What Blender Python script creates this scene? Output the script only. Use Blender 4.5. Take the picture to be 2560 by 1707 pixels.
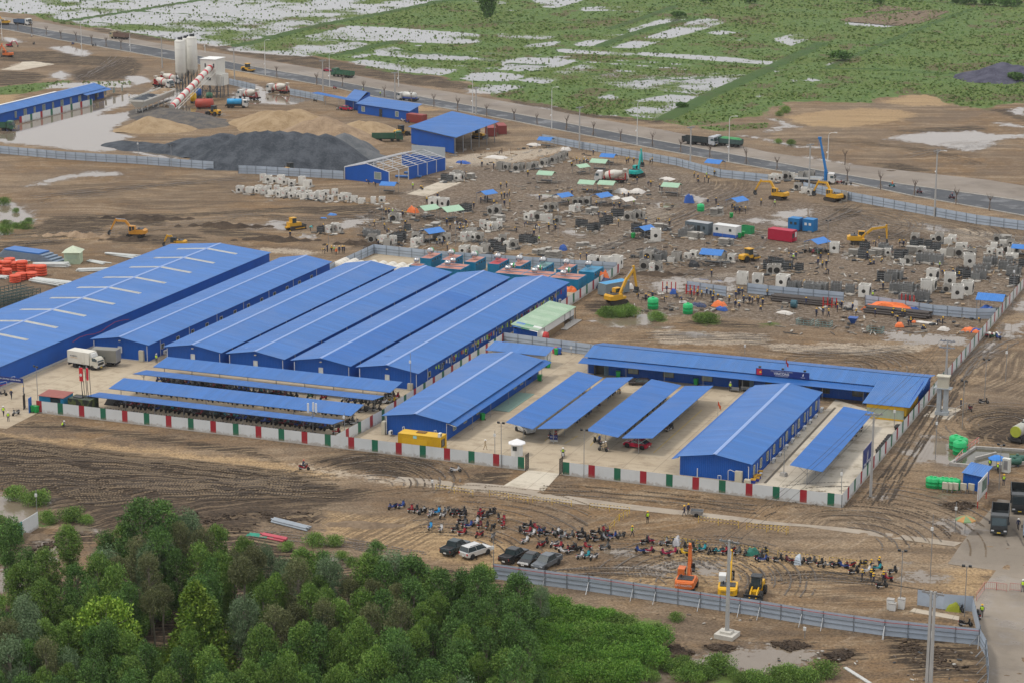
import bpy,math,random
import numpy as np
from mathutils import Vector,Matrix,noise as mnoise
R = math.radians
rnd = random.Random(11)
for o in list(bpy.data.objects): bpy.data.objects.remove(o)
SC = bpy.context.scene
COL = SC.collection
# camera
FPX,PITCH,YAW,CAMH = 5674.0,R(14.2924),R(-21.51),106.0      # focal length in px of a 2560 px wide frame
FWD = np.array([math.sin(YAW)*math.cos(PITCH),math.cos(YAW)*math.cos(PITCH),-math.sin(PITCH)])
RGT = np.array([math.cos(YAW),-math.sin(YAW),0.0])
UPV = np.cross(RGT,FWD)
_D = CAMH/math.tan(PITCH)
CAM = np.array([-_D*math.sin(YAW),-_D*math.cos(YAW),CAMH])
cd = bpy.data.cameras.new('camera'); cam = bpy.data.objects.new('camera',cd); COL.objects.link(cam)
cd.sensor_width = 36.0; cd.lens = FPX/2560*36.0; cd.clip_start = 1; cd.clip_end = 60000
cam.location = CAM
cam.rotation_euler = Matrix((RGT,UPV,-FWD)).transposed().to_euler()
SC.camera = cam
# sky,sun,exposure
SUN_EL,SUN_AZ = R(58),R(-60)
w = bpy.data.worlds.new('World'); SC.world = w; w.use_nodes = True
wn = w.node_tree.nodes; wl = w.node_tree.links
bg = wn['Background']
sky = wn.new('ShaderNodeTexSky'); sky.sky_type = 'NISHITA'; sky.sun_disc = False
sky.sun_elevation = SUN_EL; sky.sun_rotation = R(60); sky.air_density = 1.0; sky.dust_density = 4.0
hsv = wn.new('ShaderNodeHueSaturation'); hsv.inputs['Saturation'].default_value = 0.22
wl.new(sky.outputs[0],hsv.inputs['Color'])
cl = wn.new('ShaderNodeMixRGB'); cl.inputs[0].default_value = 0.72      # an overcast: the cloud layer evens the sky out
cl.inputs[2].default_value = (7.75,7.75,7.95,1)
wl.new(hsv.outputs[0],cl.inputs[1]); wl.new(cl.outputs[0],bg.inputs[0])
bg.inputs[1].default_value = 0.112
sd = bpy.data.lights.new('sun','SUN'); sd.energy = 1.5; sd.angle = R(12); sd.color = (1.0,0.95,0.87)
sun = bpy.data.objects.new('sun',sd); COL.objects.link(sun)
sun.rotation_euler = (R(90)-SUN_EL,0,R(-60))
vs = SC.view_settings; vs.view_transform = 'Standard'; vs.look = 'None'; vs.exposure = 0.24; vs.gamma = 1.0
SC.cycles.max_bounces = 5; SC.cycles.diffuse_bounces = 2; SC.cycles.glossy_bounces = 2
SC.cycles.transmission_bounces = 2; SC.cycles.volume_bounces = 0; SC.cycles.caustics_reflective = False
# surveying: picture grid -> ground
def G(u,v,z=0.0):
 d = FWD+RGT*((u-1280)/FPX)-UPV*((v-853.5)/FPX)
 return CAM+d*((z-CAMH)/d[2])
def T(t,x,y):
 i = ord(t)-97
 return 640*(i % 4)+x/3.647,(0,430,860,1277)[i//4]+y/3.647
def Q(t,x,y,z=0.0):
 return Vector(G(*T(t,x,y),z))
def Qs(t,pts,z=0.0):
 return [Q(t,x,y,z) for x,y in pts]
# materials
MATS = {}
class NT:
 """small helper around a node tree"""
 def __init__(s,mat):
  mat.use_nodes = True; s.t = mat.node_tree; s.n = s.t.nodes; s.l = s.t.links
  s.p = s.n['Principled BSDF']
 def new(s,typ,**kw):
  n = s.n.new(typ)
  for k,v in kw.items(): setattr(n,k,v)
  return n
 def link(s,a,b):
  if hasattr(a,'is_output'): s.l.new(a,b)
  else: b.default_value = a
 def coord(s,kind='Object'): return s.new('ShaderNodeTexCoord').outputs[kind]
 def geo(s): return s.new('ShaderNodeNewGeometry').outputs['Position']
 def mapping(s,v,scale=(1,1,1),rot=(0,0,0)):
  m = s.new('ShaderNodeMapping'); s.link(v,m.inputs[0])
  m.inputs['Scale'].default_value = scale; m.inputs['Rotation'].default_value = rot
  return m.outputs[0]
 def noise(s,v,scale,detail=3,rough=.55,dist=0.0,col=False):
  n = s.new('ShaderNodeTexNoise'); s.link(v,n.inputs['Vector'])
  n.inputs['Scale'].default_value = scale; n.inputs['Detail'].default_value = detail
  n.inputs['Roughness'].default_value = rough; n.inputs['Distortion'].default_value = dist
  return n.outputs['Color' if col else 'Fac']
 def m(s,op,a,b=0.0,c=0.0):
  n = s.new('ShaderNodeMath',operation=op)
  for i,x in enumerate((a,b,c)): s.link(x,n.inputs[i])
  return n.outputs[0]
 def rng(s,x,a,b,c=0.0,d=1.0,smooth=True):
  n = s.new('ShaderNodeMapRange',interpolation_type='SMOOTHSTEP' if smooth else 'LINEAR')
  for i,k in enumerate((x,a,b,c,d)): s.link(k,n.inputs[i])
  return n.outputs[0]
 def mix(s,f,a,b,mode='MIX'):
  n = s.new('ShaderNodeMixRGB',blend_type=mode)
  for i,x in enumerate((f,a,b)):
   if isinstance(x,tuple): x = (*x[:3],1)
   s.link(x,n.inputs[i])
  return n.outputs[0]
 def attr(s,name): return s.new('ShaderNodeAttribute',attribute_name=name).outputs['Fac']
 def bump(s,h,dist=.05,strength=1.0):
  n = s.new('ShaderNodeBump'); s.link(h,n.inputs['Height']); n.inputs['Distance'].default_value = dist
  n.inputs['Strength'].default_value = strength
  return n.outputs[0]
 def set(s,**kw):
  for k,v in kw.items():
   k = k.replace('_',' ')
   if isinstance(v,tuple): v = (*v[:3],1)
   s.link(v,s.p.inputs[k])
def M(name,col,rough=.6,metal=0.0,var=.12,scale=1.5,dirt=0.0,dirtcol=(.16,.12,.09),rand=0.0,spec=.4,alpha=None):
 """painted / worn surface: base colour, uneven tone, optional grime with a shape of its own"""
 if name in MATS: return MATS[name]
 m = bpy.data.materials.new(name); MATS[name] = m
 t = NT(m); g = t.geo()
 n = t.noise(g,scale,3,.6)
 k = t.rng(n,.25,.75,1-var,1+var,smooth=False)
 c = t.mix(1.0,tuple(col),k,'MULTIPLY')
 if rand:
  oi = t.new('ShaderNodeObjectInfo').outputs['Random']
  c = t.mix(1.0,c,t.rng(oi,0,1,1-rand,1+rand,smooth=False),'MULTIPLY')
 if dirt:
  dn = t.noise(t.mapping(g,(1,1,.35)),scale*1.7,4,.65)
  c = t.mix(t.m('MULTIPLY',t.rng(dn,.48,.72),dirt),c,tuple(dirtcol))
 t.set(Base_Color=c,Roughness=rough,Metallic=metal,Specular_IOR_Level=spec)
 m.diffuse_color = (*col,1)
 return m
# mesh builder
class B:
 def __init__(s): s.v = []; s.f = []; s.mi = []; s.k = 0
 def mat(s,k): s.k = k; return s
 def add(s,vs,fs):
  o = len(s.v); s.v += [tuple(v) for v in vs]
  for f in fs: s.f.append([i+o for i in f]); s.mi.append(s.k)
  return s
 def box(s,x0,x1,y0,y1,z0,z1):
  return s.add([(x,y,z) for z in (z0,z1) for y in (y0,y1) for x in (x0,x1)],
           [(0,2,3,1),(4,5,7,6),(0,1,5,4),(2,6,7,3),(0,4,6,2),(1,3,7,5)])
 def ob(s,c,sz,rz=0,rx=0,ry=0):
  m = Matrix.Translation(c) @ Matrix.Rotation(rz,4,'Z') @ Matrix.Rotation(ry,4,'Y') @ Matrix.Rotation(rx,4,'X')
  a,b,c2 = (x/2 for x in sz)
  return s.add([m @ Vector((x,y,z)) for z in (-c2,c2) for y in (-b,b) for x in (-a,a)],
           [(0,2,3,1),(4,5,7,6),(0,1,5,4),(2,6,7,3),(0,4,6,2),(1,3,7,5)])
 def tbox(s,lo,hi,z0,z1):
  """box with different rectangles (x0,x1,y0,y1) at bottom and top"""
  r = lambda q,z: [(q[0],q[2],z),(q[1],q[2],z),(q[1],q[3],z),(q[0],q[3],z)]
  return s.add(r(lo,z0)+r(hi,z1),[(3,2,1,0),(4,5,6,7),(0,1,5,4),(1,2,6,5),(2,3,7,6),(3,0,4,7)])
 def cyl(s,p,q,r0,r1=None,n=10,caps=True):
  p,q = Vector(p),Vector(q); r1 = r0 if r1 is None else r1
  z = (q-p).normalized() if (q-p).length > 1e-9 else Vector((0,0,1))
  x = z.orthogonal().normalized(); y = z.cross(x)
  vs = []
  for c,r in ((p,r0),(q,r1)):
   vs += [c+x*(r*math.cos(2*math.pi*i/n))+y*(r*math.sin(2*math.pi*i/n)) for i in range(n)]
  fs = [(i,(i+1) % n,n+(i+1) % n,n+i) for i in range(n)]
  if caps: fs += [tuple(range(n-1,-1,-1)),tuple(range(n,2*n))]
  return s.add(vs,fs)
 def lathe(s,prof,p=(0,0,0),ax=(0,0,1),n=12):
  """prof: (distance along axis, radius)"""
  z = Vector(ax).normalized(); x = z.orthogonal().normalized(); y = z.cross(x); p = Vector(p); vs = []
  for h,r in prof: vs += [p+z*h+x*(r*math.cos(2*math.pi*i/n))+y*(r*math.sin(2*math.pi*i/n)) for i in range(n)]
  fs = [(k*n+i,k*n+(i+1) % n,(k+1)*n+(i+1) % n,(k+1)*n+i) for k in range(len(prof)-1) for i in range(n)]
  fs += [tuple(range(n-1,-1,-1)),tuple(range((len(prof)-1)*n,len(prof)*n))]
  return s.add(vs,fs)
 def tube(s,pts,r,n=5):
  for a,b in zip(pts[:-1],pts[1:]): s.cyl(a,b,r,r,n)
  return s
 def sph(s,c,rx,ry=None,rz=None,n=10,m=6):
  ry = ry or rx; rz = rz or rx; vs = []
  for j in range(m+1):
   t = math.pi*j/m
   vs += [(c[0]+rx*math.sin(t)*math.cos(2*math.pi*i/n),c[1]+ry*math.sin(t)*math.sin(2*math.pi*i/n),c[2]-rz*math.cos(t)) for i in range(n)]
  return s.add(vs,[(j*n+i,j*n+(i+1) % n,(j+1)*n+(i+1) % n,(j+1)*n+i) for j in range(m) for i in range(n)])
 def ext(s,poly,y0,y1,plane='xz'):
  """extrude a polygon; plane xz: along y, xy: along z, yz: along x"""
  def pt(a,b,t): return {'xz': (a,t,b),'xy': (a,b,t),'yz': (t,a,b)}[plane]
  n = len(poly); vs = [pt(a,b,y0) for a,b in poly]+[pt(a,b,y1) for a,b in poly]
  return s.add(vs,[tuple(range(n)),tuple(range(2*n-1,n-1,-1))]+[(i,n+i,n+(i+1) % n,(i+1) % n) for i in range(n)])
 def corr(s,o,a,b,pitch=.3,depth=.04,thick=.03,flat=.55):
  """ribbed sheet: ribs run along a, repeat along b; o is a corner"""
  o,a,b = Vector(o),Vector(a),Vector(b); L = b.length; bn = b/L; nrm = a.cross(b).normalized()
  if nrm.z < -1e-4: nrm = -nrm
  n = max(1,round(L/pitch)); p = L/n; row = []
  for i in range(n):
   for f,h in ((0,0),(flat,0),(flat+.12,1),(.88,1)):
    row.append((i*p+f*p,h*depth))
  row.append((L,0)); k = len(row)
  vs = [o+bn*x+nrm*h for x,h in row]+[o+a+bn*x+nrm*h for x,h in row]
  fs = [(i,i+1,k+i+1,k+i) for i in range(k-1)]
  j = len(vs); vs += [o-nrm*thick,o+b-nrm*thick,o+a+b-nrm*thick,o+a-nrm*thick]
  fs += [(j,j+3,j+2,j+1),(0,k,j+3,j),(k-1,j+1,j+2,2*k-1)]
  return s.add(vs,fs)
 def mesh(s,name='m',smooth=False):
  me = bpy.data.meshes.new(name); me.from_pydata(s.v,[],s.f)
  if any(s.mi): me.polygons.foreach_set('material_index',s.mi)
  if smooth: me.polygons.foreach_set('use_smooth',[True]*len(s.f))
  me.update(); return me
def tag(o,label=None,cat=None,group=None,kind=None):
 for k,v in (('label',label),('category',cat),('group',group),('kind',kind)):
  if v: o[k] = v
 return o
def O(name,b,mats,parent=None,loc=None,rz=0.0,label=None,cat=None,group=None,kind=None,smooth=False):
 me = b.mesh(name,smooth) if isinstance(b,B) else b
 if not isinstance(mats,(list,tuple)): mats = [mats]
 if len(me.materials) == 0:
  for m in mats: me.materials.append(m)
 o = bpy.data.objects.new(name,me); COL.objects.link(o)
 if parent is not None: o.parent = parent
 if loc is not None: o.location = loc
 if rz: o.rotation_euler = (0,0,rz)
 if me.materials[0] != mats[0]:
  for i,m in enumerate(mats):
   o.material_slots[i].link = 'OBJECT'; o.material_slots[i].material = m
 return tag(o,label,cat,group,kind)
def E(name,loc=(0,0,0),rz=0.0,label=None,cat=None,group=None,sc=None):
 o = bpy.data.objects.new(name,None); COL.objects.link(o); o.location = loc; o.rotation_euler = (0,0,rz)
 o.empty_display_size = .2
 if sc: o.scale = (sc,sc,sc) if not isinstance(sc,tuple) else sc
 return tag(o,label,cat,group)
class Kit:
 """a thing built once, then placed many times: parts share their mesh data"""
 def __init__(s,name,cat): s.name,s.cat,s.parts = name,cat,[]
 def part(s,name,b,mats,under=None,smooth=False,label=None):
  me = b.mesh(name,smooth) if isinstance(b,B) else b
  if not isinstance(mats,(list,tuple)): mats = [mats]
  for m in mats: me.materials.append(m)
  s.parts.append((name,me,under,label)); return len(s.parts)-1
 def put(s,loc,rz=0.0,label=None,group=None,paint=None,sc=None,skip=(),name=None,tilt=None):
  r = E(name or s.name,loc,rz,label,s.cat,group,sc)
  if tilt: r.rotation_euler = (tilt[0],tilt[1],rz)
  made = []
  for nm,me,under,lb in s.parts:
   if nm in skip: made.append(None); continue
   o = bpy.data.objects.new(nm,me); COL.objects.link(o)
   o.parent = r if under is None else made[under]
   if lb: o['label'] = lb
   if paint and nm in paint:
    pm = paint[nm]
    if not isinstance(pm,(list,tuple)): pm = [pm]
    for i,m in enumerate(pm):
     o.material_slots[i].link = 'OBJECT'; o.material_slots[i].material = m
   made.append(o)
  return r
NUM = 'first second third fourth fifth sixth seventh eighth ninth tenth eleventh twelfth thirteenth fourteenth fifteenth sixteenth seventeenth eighteenth nineteenth'.split()
def nth(i):
 if i < 19: return NUM[i]
 n = i+1
 return '%d%s' % (n,{1: 'st',2: 'nd',3: 'rd'}.get(n % 10,'th') if n % 100 not in (11,12,13) else 'th')
def text(body,size,mat,parent,loc,rot,name='lettering',bold=False,align='CENTER',sx=1.0):
 c = bpy.data.curves.new(name,'FONT'); c.body = body; c.size = size; c.align_x = align; c.align_y = 'CENTER'
 c.extrude = .004; c.offset = .012*size if bold else 0
 t = bpy.data.objects.new(name,c); COL.objects.link(t)
 dg = bpy.context.evaluated_depsgraph_get(); me = bpy.data.meshes.new_from_object(t.evaluated_get(dg))
 bpy.data.objects.remove(t)
 me.materials.clear(); me.materials.append(mat)
 o = bpy.data.objects.new(name,me); COL.objects.link(o); o.parent = parent; o.location = loc; o.rotation_euler = rot; o.scale = (sx,1,1)
 return o
# the ground: one sheet to the horizon,finer where the site lies
def _poly(t,pts): return [G(*T(t,x,y))[:2] for x,y in pts]
def P(*seq):
 """polygon over several map squares: P('a', (x,y), ..., 'b', (x,y) ...)"""
 out = []; t = None
 for s in seq:
  if isinstance(s,str): t = s
  else: out.append(tuple(G(*T(t,*s))[:2]))
 return out
FIELD = [P('a',(-900,60),(0,92),(380,165),(560,205),(830,250),(1180,290),(1400,340),(1800,395),(2334,468),
        'b',(500,522),(820,572),(1200,650),(1650,702),(1970,778),(2120,860),'c',(0,905),(400,960),(640,1020),(900,1060),(1380,1102),(1600,1150),
        'd',(-60,1060),(20,985),(200,930),(900,940),(1250,860),(1500,852),(1620,900),(1680,960),(2000,995),(2334,930),(3200,900),(5200,400)) + [(3000.,9000.),(-9000.,9000.),(-6000,300)]]
WATER = [
      P('a',(-900,-900),(6000,-900),'b',(2600,-60),(1690,20),(1100,150),(820,200),(330,300),(0,375),'a',(2000,430),(1400,330),(830,240),(300,130),(-900,60)),
      P('b',(380,345),(720,268),(850,235),(1200,250),(1600,280),(2040,310),(2050,390),(1850,402),(1040,378),(700,362)),
      P('b',(-300,450),(0,410),(300,350),(640,370),(1030,397),(1000,440),(500,520),(200,503),(-200,470)),
      P('b',(1080,455),(1260,425),(1400,478),(2334,555),(2150,568),(1500,542),(1080,505)),
      P('b',(850,520),(1000,490),(1080,505),(900,535)),
      P('b',(830,572),(1000,543),(1300,590),(1860,640),(1700,692),(1250,645),(950,592)),
      P('b',(1870,722),(1950,670),(2200,658),(2500,690),(2300,745),(1950,738)),
      P('b',(1915,822),(2050,768),(2400,800),(2200,865),(1960,852)),
      P('c',(160,-10),(700,-10),(500,50),(400,76),(280,68)),P('b',(1900,20),(2200,5),(2334,30),(2200,45)),P('b',(2200,85),(2500,95),(2334,105)),
      P('c',(600,72),(900,55),(1210,85),(1200,112),(900,100),(640,105)),P('c',(1000,188),(1270,150),(1150,202),(990,198)),
      P('c',(-150,305),(0,312),(390,335),(380,352),(100,372),(-100,360)),P('c',(100,412),(430,375),(495,368),(350,422),(100,447)),
      P('c',(520,415),(850,320),(1090,312),(1050,270),(1420,160),(1560,182),(1640,182),(1300,252),(1050,332),(800,432)),
      P('c',(880,438),(1350,300),(1730,165),(1990,190),(1830,247),(1450,352),(1160,442)),
      P('c',(385,467),(430,443),(700,465),(1110,485),(1080,507),(800,502),(400,478)),
      P('c',(1110,502),(1170,475),(1400,488),(1900,518),(2334,553),(2500,575),(2334,592),(1900,562),(1500,532)),
      P('c',(-100,550),(130,524),(430,535),(610,555),(400,622),(250,652),(-100,640)),
      P('c',(40,742),(400,650),(640,588),(800,620),(1000,640),(1400,660),(2000,700),(2190,740),(2000,792),(1700,862),(1300,822),(1050,812),(720,752),(500,722),(300,767)),
      P('c',(740,892),(900,863),(1010,900),(800,927)),P('c',(1030,940),(1250,890),(1450,863),(1800,890),(1650,970),(1500,1030),(1330,1092),(1100,1062),(1010,1010),(1150,970)),
      P('c',(-100,770),(130,790),(60,812),(-100,800)),P('c',(1760,302),(1900,278),(2080,300),(1900,322)),P('c',(1990,387),(2130,343),(2110,367)),
      P('d',(-80,555),(220,565),(150,597),(20,607)),P('d',(650,207),(850,198),(1000,217),(1200,200),(1400,100),(1580,78),(1450,118),(1210,232),(1070,252),(800,237)),
      P('d',(295,732),(380,712),(490,737),(400,748)),P('d',(195,745),(230,725),(262,745),(230,755)),P('d',(40,362),(240,300),(340,290),(640,312),(400,352),(200,427)),
      P('d',(1080,1272),(1200,1238),(1450,1210),(1900,1198),(2060,1230),(2500,1230),(2334,1252),(2150,1267),(2050,1302),(2000,1347),(1850,1382),(1600,1342),(1300,1292)),
      P('d',(2060,1130),(2150,1120),(2334,1145),(2334,1165),(2150,1150)),P('d',(2200,1000),(2334,975),(2334,1060),(2250,1040)),P('c',(2060,1230),(2334,1270),(2200,1262)),P('c',(2210,880),(2290,850),(2270,900)),
      P('a',(60,1175),(420,1075),(760,985),(1000,905),(1180,850),(1300,880),(1170,960),(1000,1000),(880,1060),(1200,1020),(1180,1090),(1040,1160),(1000,1215),(1250,1235),(1060,1290),(1000,1330),(1080,1370),(860,1385),(300,1325),(-100,1290)),
      P('a',(1300,880),(1420,790),(1640,810),(1760,830),(1560,960),(1440,900)),P('a',(1600,960),(1850,1005),(2050,1050),(1900,1090),(1600,1010)),
      P('a',(2080,920),(2200,800),(2334,770),'b',(110,850),(330,880),(480,920),(300,960),(80,945),'a',(2250,960)),P('a',(440,430),(620,420),(840,480),(760,520),(560,480)),
      P('a',(440,690),(560,650),(640,690),(560,730)),P('a',(1140,700),(1300,690),(1380,740),(1250,780),(1150,740)),P('a',(380,810),(500,760),(1180,740),(1200,800),(900,800)),
      P('a',(1090,1340),(1250,1330),(1500,1400),(1740,1430),(1500,1460),(1250,1400)),P('e',(240,135),(480,60),(820,0),(1100,5),(1090,35),(700,50),(400,115)),
      P('e',(-40,260),(130,290),(260,360),(330,470),(120,470),(-40,420)),P('e',(-40,540),(80,560),(-40,620)),P('e',(2240,490),(2334,470),'f',(0,480),(60,520),'e',(2300,520)),P('a',(0,340),(130,350),(220,390),(60,385)),
      P('f',(60,500),(160,445),(280,450),(290,530),(160,520)),P('f',(380,560),(540,570),(540,605),(420,600)),P('f',(700,510),(840,430),(1000,395),(1050,430),(900,500),(760,530)),P('f',(420,150),(600,190),(480,200)),P('f',(70,235),(200,250),(120,262)),
      P('g',(1150,1290),(1270,1255),(1390,1290),(1260,1380),(960,1410),(820,1370),(740,1350),(960,1345)),P('g',(500,530),(780,520),(840,560),(640,580),(480,560)),P('g',(1260,1010),(1480,960),(1760,970),(2040,960),(2020,1080),(1960,1160),(1960,1010),(1600,990),(1560,1090),(1300,1090)),
      P('g',(180,210),(460,200),(440,235),(220,240)),P('g',(1320,280),(1480,290),(1460,325),(1340,320)),P('g',(1600,200),(1800,240),(1700,290),(1660,260)),P('g',(2080,440),(2240,420),(2330,440),(2230,470)),P('g',(1260,1410),(1400,1420),(1330,1435)),P('g',(1560,1470),(1740,1450),(1790,1490),(1640,1500)),
      P('h',(70,370),(360,340),(420,370),(300,420),(100,440)),P('h',(0,440),(180,460),(200,520),(60,490)),P('h',(670,740),(780,720),(1060,750),(1080,800),(760,800)),P('h',(700,1130),(870,1190),(830,1280),(690,1230)),P('h',(1060,1440),(1400,1470),(1800,1500),(1830,1568),(1280,1560),(1060,1510)),
      P('h',(1400,470),(1560,480),(1640,560),(1500,540)),P('h',(1000,780),(1100,740),(1200,770),(1100,830)),P('h',(600,60),(1000,110),(980,150),(700,120)),P('h',(2120,1400),(2334,1370),(2334,1450),(2180,1520)),P('h',(2230,1240),(2334,1180),(2334,1290)),
      P('l',(1960,0),(2080,-40),(2060,60),(1960,110)),P('l',(1380,870),(1560,830),(1660,900),(1680,1010),(1740,1060),(1620,1110),(1480,1060),(1350,1090),(1290,1010),(1200,975),(1330,960)),P('l',(980,1400),(1030,1370),(1090,1390),(1020,1420)),P('l',(1550,1370),(1640,1350),(1740,1380),(1600,1400)),
      P('p',(1530,100),(1640,75),(1800,70),(1900,140),(1860,210),(1700,190),(1600,140)),P('p',(1340,560),(1420,520),(1480,570),(1610,590),(1560,640),(1420,640),(1230,625)),P('p',(2030,1170),(2100,1140),(2150,1190),(2120,1230),(2060,1220)),P('p',(2090,1350),(2180,1310),(2220,1350),(2160,1390)),P('p',(2120,1420),(2170,1410),(2170,1440)),
      P('p',(1120,490),(1250,495),(1200,512)),P('o',(880,370),(1000,330),(1100,350),(1110,390),(960,400)),P('o',(1380,470),(1420,420),(1620,450),(1900,470),(1960,520),(1900,580),(1760,590),(1700,540),(1500,500),(1480,560),(1250,560),(1000,520),(1200,480)),
      P('o',(1180,1500),(1290,1400),(1420,1380),(1440,1460),(1420,1540),(1600,1600),(1150,1600)),P('o',(1640,1340),(1900,1280),(2334,1220),'p',(400,1290),(330,1440),'o',(2334,1500),(1900,1420)),P('m',(250,470),(400,260),(520,280),(480,400),(200,700),(-60,740),(-60,560)),P('m',(650,150),(760,130),(860,180),(740,190)),
      P('n',(660,400),(740,420),(720,500),(660,480)),P('i',(-60,1400),(60,1380),(200,1380),(380,1430),(430,1568),(200,1640),(-60,1640)),
]
WLINE = [(P('b',(1480,420),(1900,455),(2334,512)),1.6),(P('b',(1660,592),(2010,612)),1.8),(P('b',(2110,622),(2400,645)),2.2),(P('c',(0,488),(110,492)),1.5),
      (P('c',(230,506),(640,530),(1180,565)),1.6),(P('c',(600,560),(1100,596),(1620,640)),1.6),(P('c',(1230,566),(1640,597)),1.5),(P('c',(1750,666),(2110,692)),1.6),(P('c',(1930,622),(2400,655)),1.6),
      (P('c',(2100,200),(2400,218)),1.8),(P('d',(555,612),(575,588),(690,552),(800,520)),1.3),(P('d',(0,1200),(130,1162),(280,1155)),1.2),(P('d',(50,1085),(140,1112),(170,1160)),.9),(P('d',(0,1275),(260,1342),(500,1342)),1.0),
      (P('d',(330,1432),(600,1472),(900,1540),(990,1562)),1.0),(P('c',(0,962),(160,980),(320,1000)),1.5),(P('c',(410,968),(540,975),(660,1008)),1.2),(P('c',(1330,1192),(1450,1215)),.8),(P('c',(820,1050),(930,1055)),1.0)]
BUND = [(P('a',(560,205),(900,155),(1250,100),(1870,0),(2400,-90)),3.0),(P('a',(730,205),(1200,235),(1600,250)),1.4),(P('a',(1180,110),(1700,135),(2334,185),'b',(640,212)),1.3),
      (P('a',(2000,452),(2334,390),'b',(330,300),(640,225),(1050,150),(1200,120),(1690,20),(2300,-90)),3.2),(P('a',(760,10),(1200,45)),1.2),(P('a',(1650,288),(2334,330),'b',(130,340)),1.0),
      (P('b',(350,350),(980,386)),1.3),(P('b',(500,530),(850,492),(1050,432),(1300,380)),3.0),(P('b',(1360,0),(1690,18),(2100,10)),1.5),(P('b',(1250,458),(1500,500),(1900,520)),2.0),
      (P('c',(0,592),(290,602)),2.6),(P('c',(790,432),(1050,332),(1300,252),(1700,175)),2.6),(P('c',(720,690),(900,680)),2.2),(P('c',(1080,745),(1400,720)),1.8),(P('c',(1500,740),(1800,715)),2.0),(P('c',(1300,800),(1500,785)),1.6),(P('d',(550,625),(700,555),(1300,300),(1650,165),(1900,80)),1.6),(P('c',(1380,1100),(1800,880),(2334,640),'d',(500,400)),3.0),(P('c',(0,205),(600,220),(900,180)),2.0),(P('c',(900,270),(1250,150),(1500,60)),2.5),(P('d',(560,640),(1000,640),(1900,700)),2.0),(P('d',(900,20),(1600,30),(2400,75)),3.0),(P('c',(1400,20),(1900,100),(2334,120)),1.5)]
SAND = [P('d',(150,1062),(460,1015),(900,985),(1250,1010),(1370,1052),(1150,1112),(700,1167),(350,1150),(260,1120)),P('d',(1000,930),(1280,870),(1500,853),(1610,895),(1670,962),(1300,972)),
      P('i',(-60,790),(500,860),(1200,925),(2334,1045),'j',(500,1110),(900,1180),(700,1215),(0,1135),'i',(2000,1095),(1200,990),(700,940),(-60,835)),
      P('b',(560,860),(900,880),(1400,960),(1760,1000),(1500,1020),(900,920)),P('i',(-60,1400),(200,1370),(420,1440),(440,1600),(-60,1600)),
      P('n',(640,0),(1300,60),(2334,300),'o',(400,560),(900,640),(1500,300),(2334,330),'p',(600,420),(1180,480),(1100,620),'o',(2334,540),(1800,790),'n',(2334,560),(1600,420),(600,200)),
      P('a',(-60,860),(200,850),(100,960),(-60,960)),P('p',(1560,560),(1840,500),(2050,540),(1900,760),(1500,700)),P('h',(0,400),(160,390),(330,420),(180,450)),P('a',(2080,640),(2334,680),'b',(250,740),(100,745),'a',(2100,690)),P('e',(640,550),(860,590),(800,620),(500,620),(400,600))]
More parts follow.
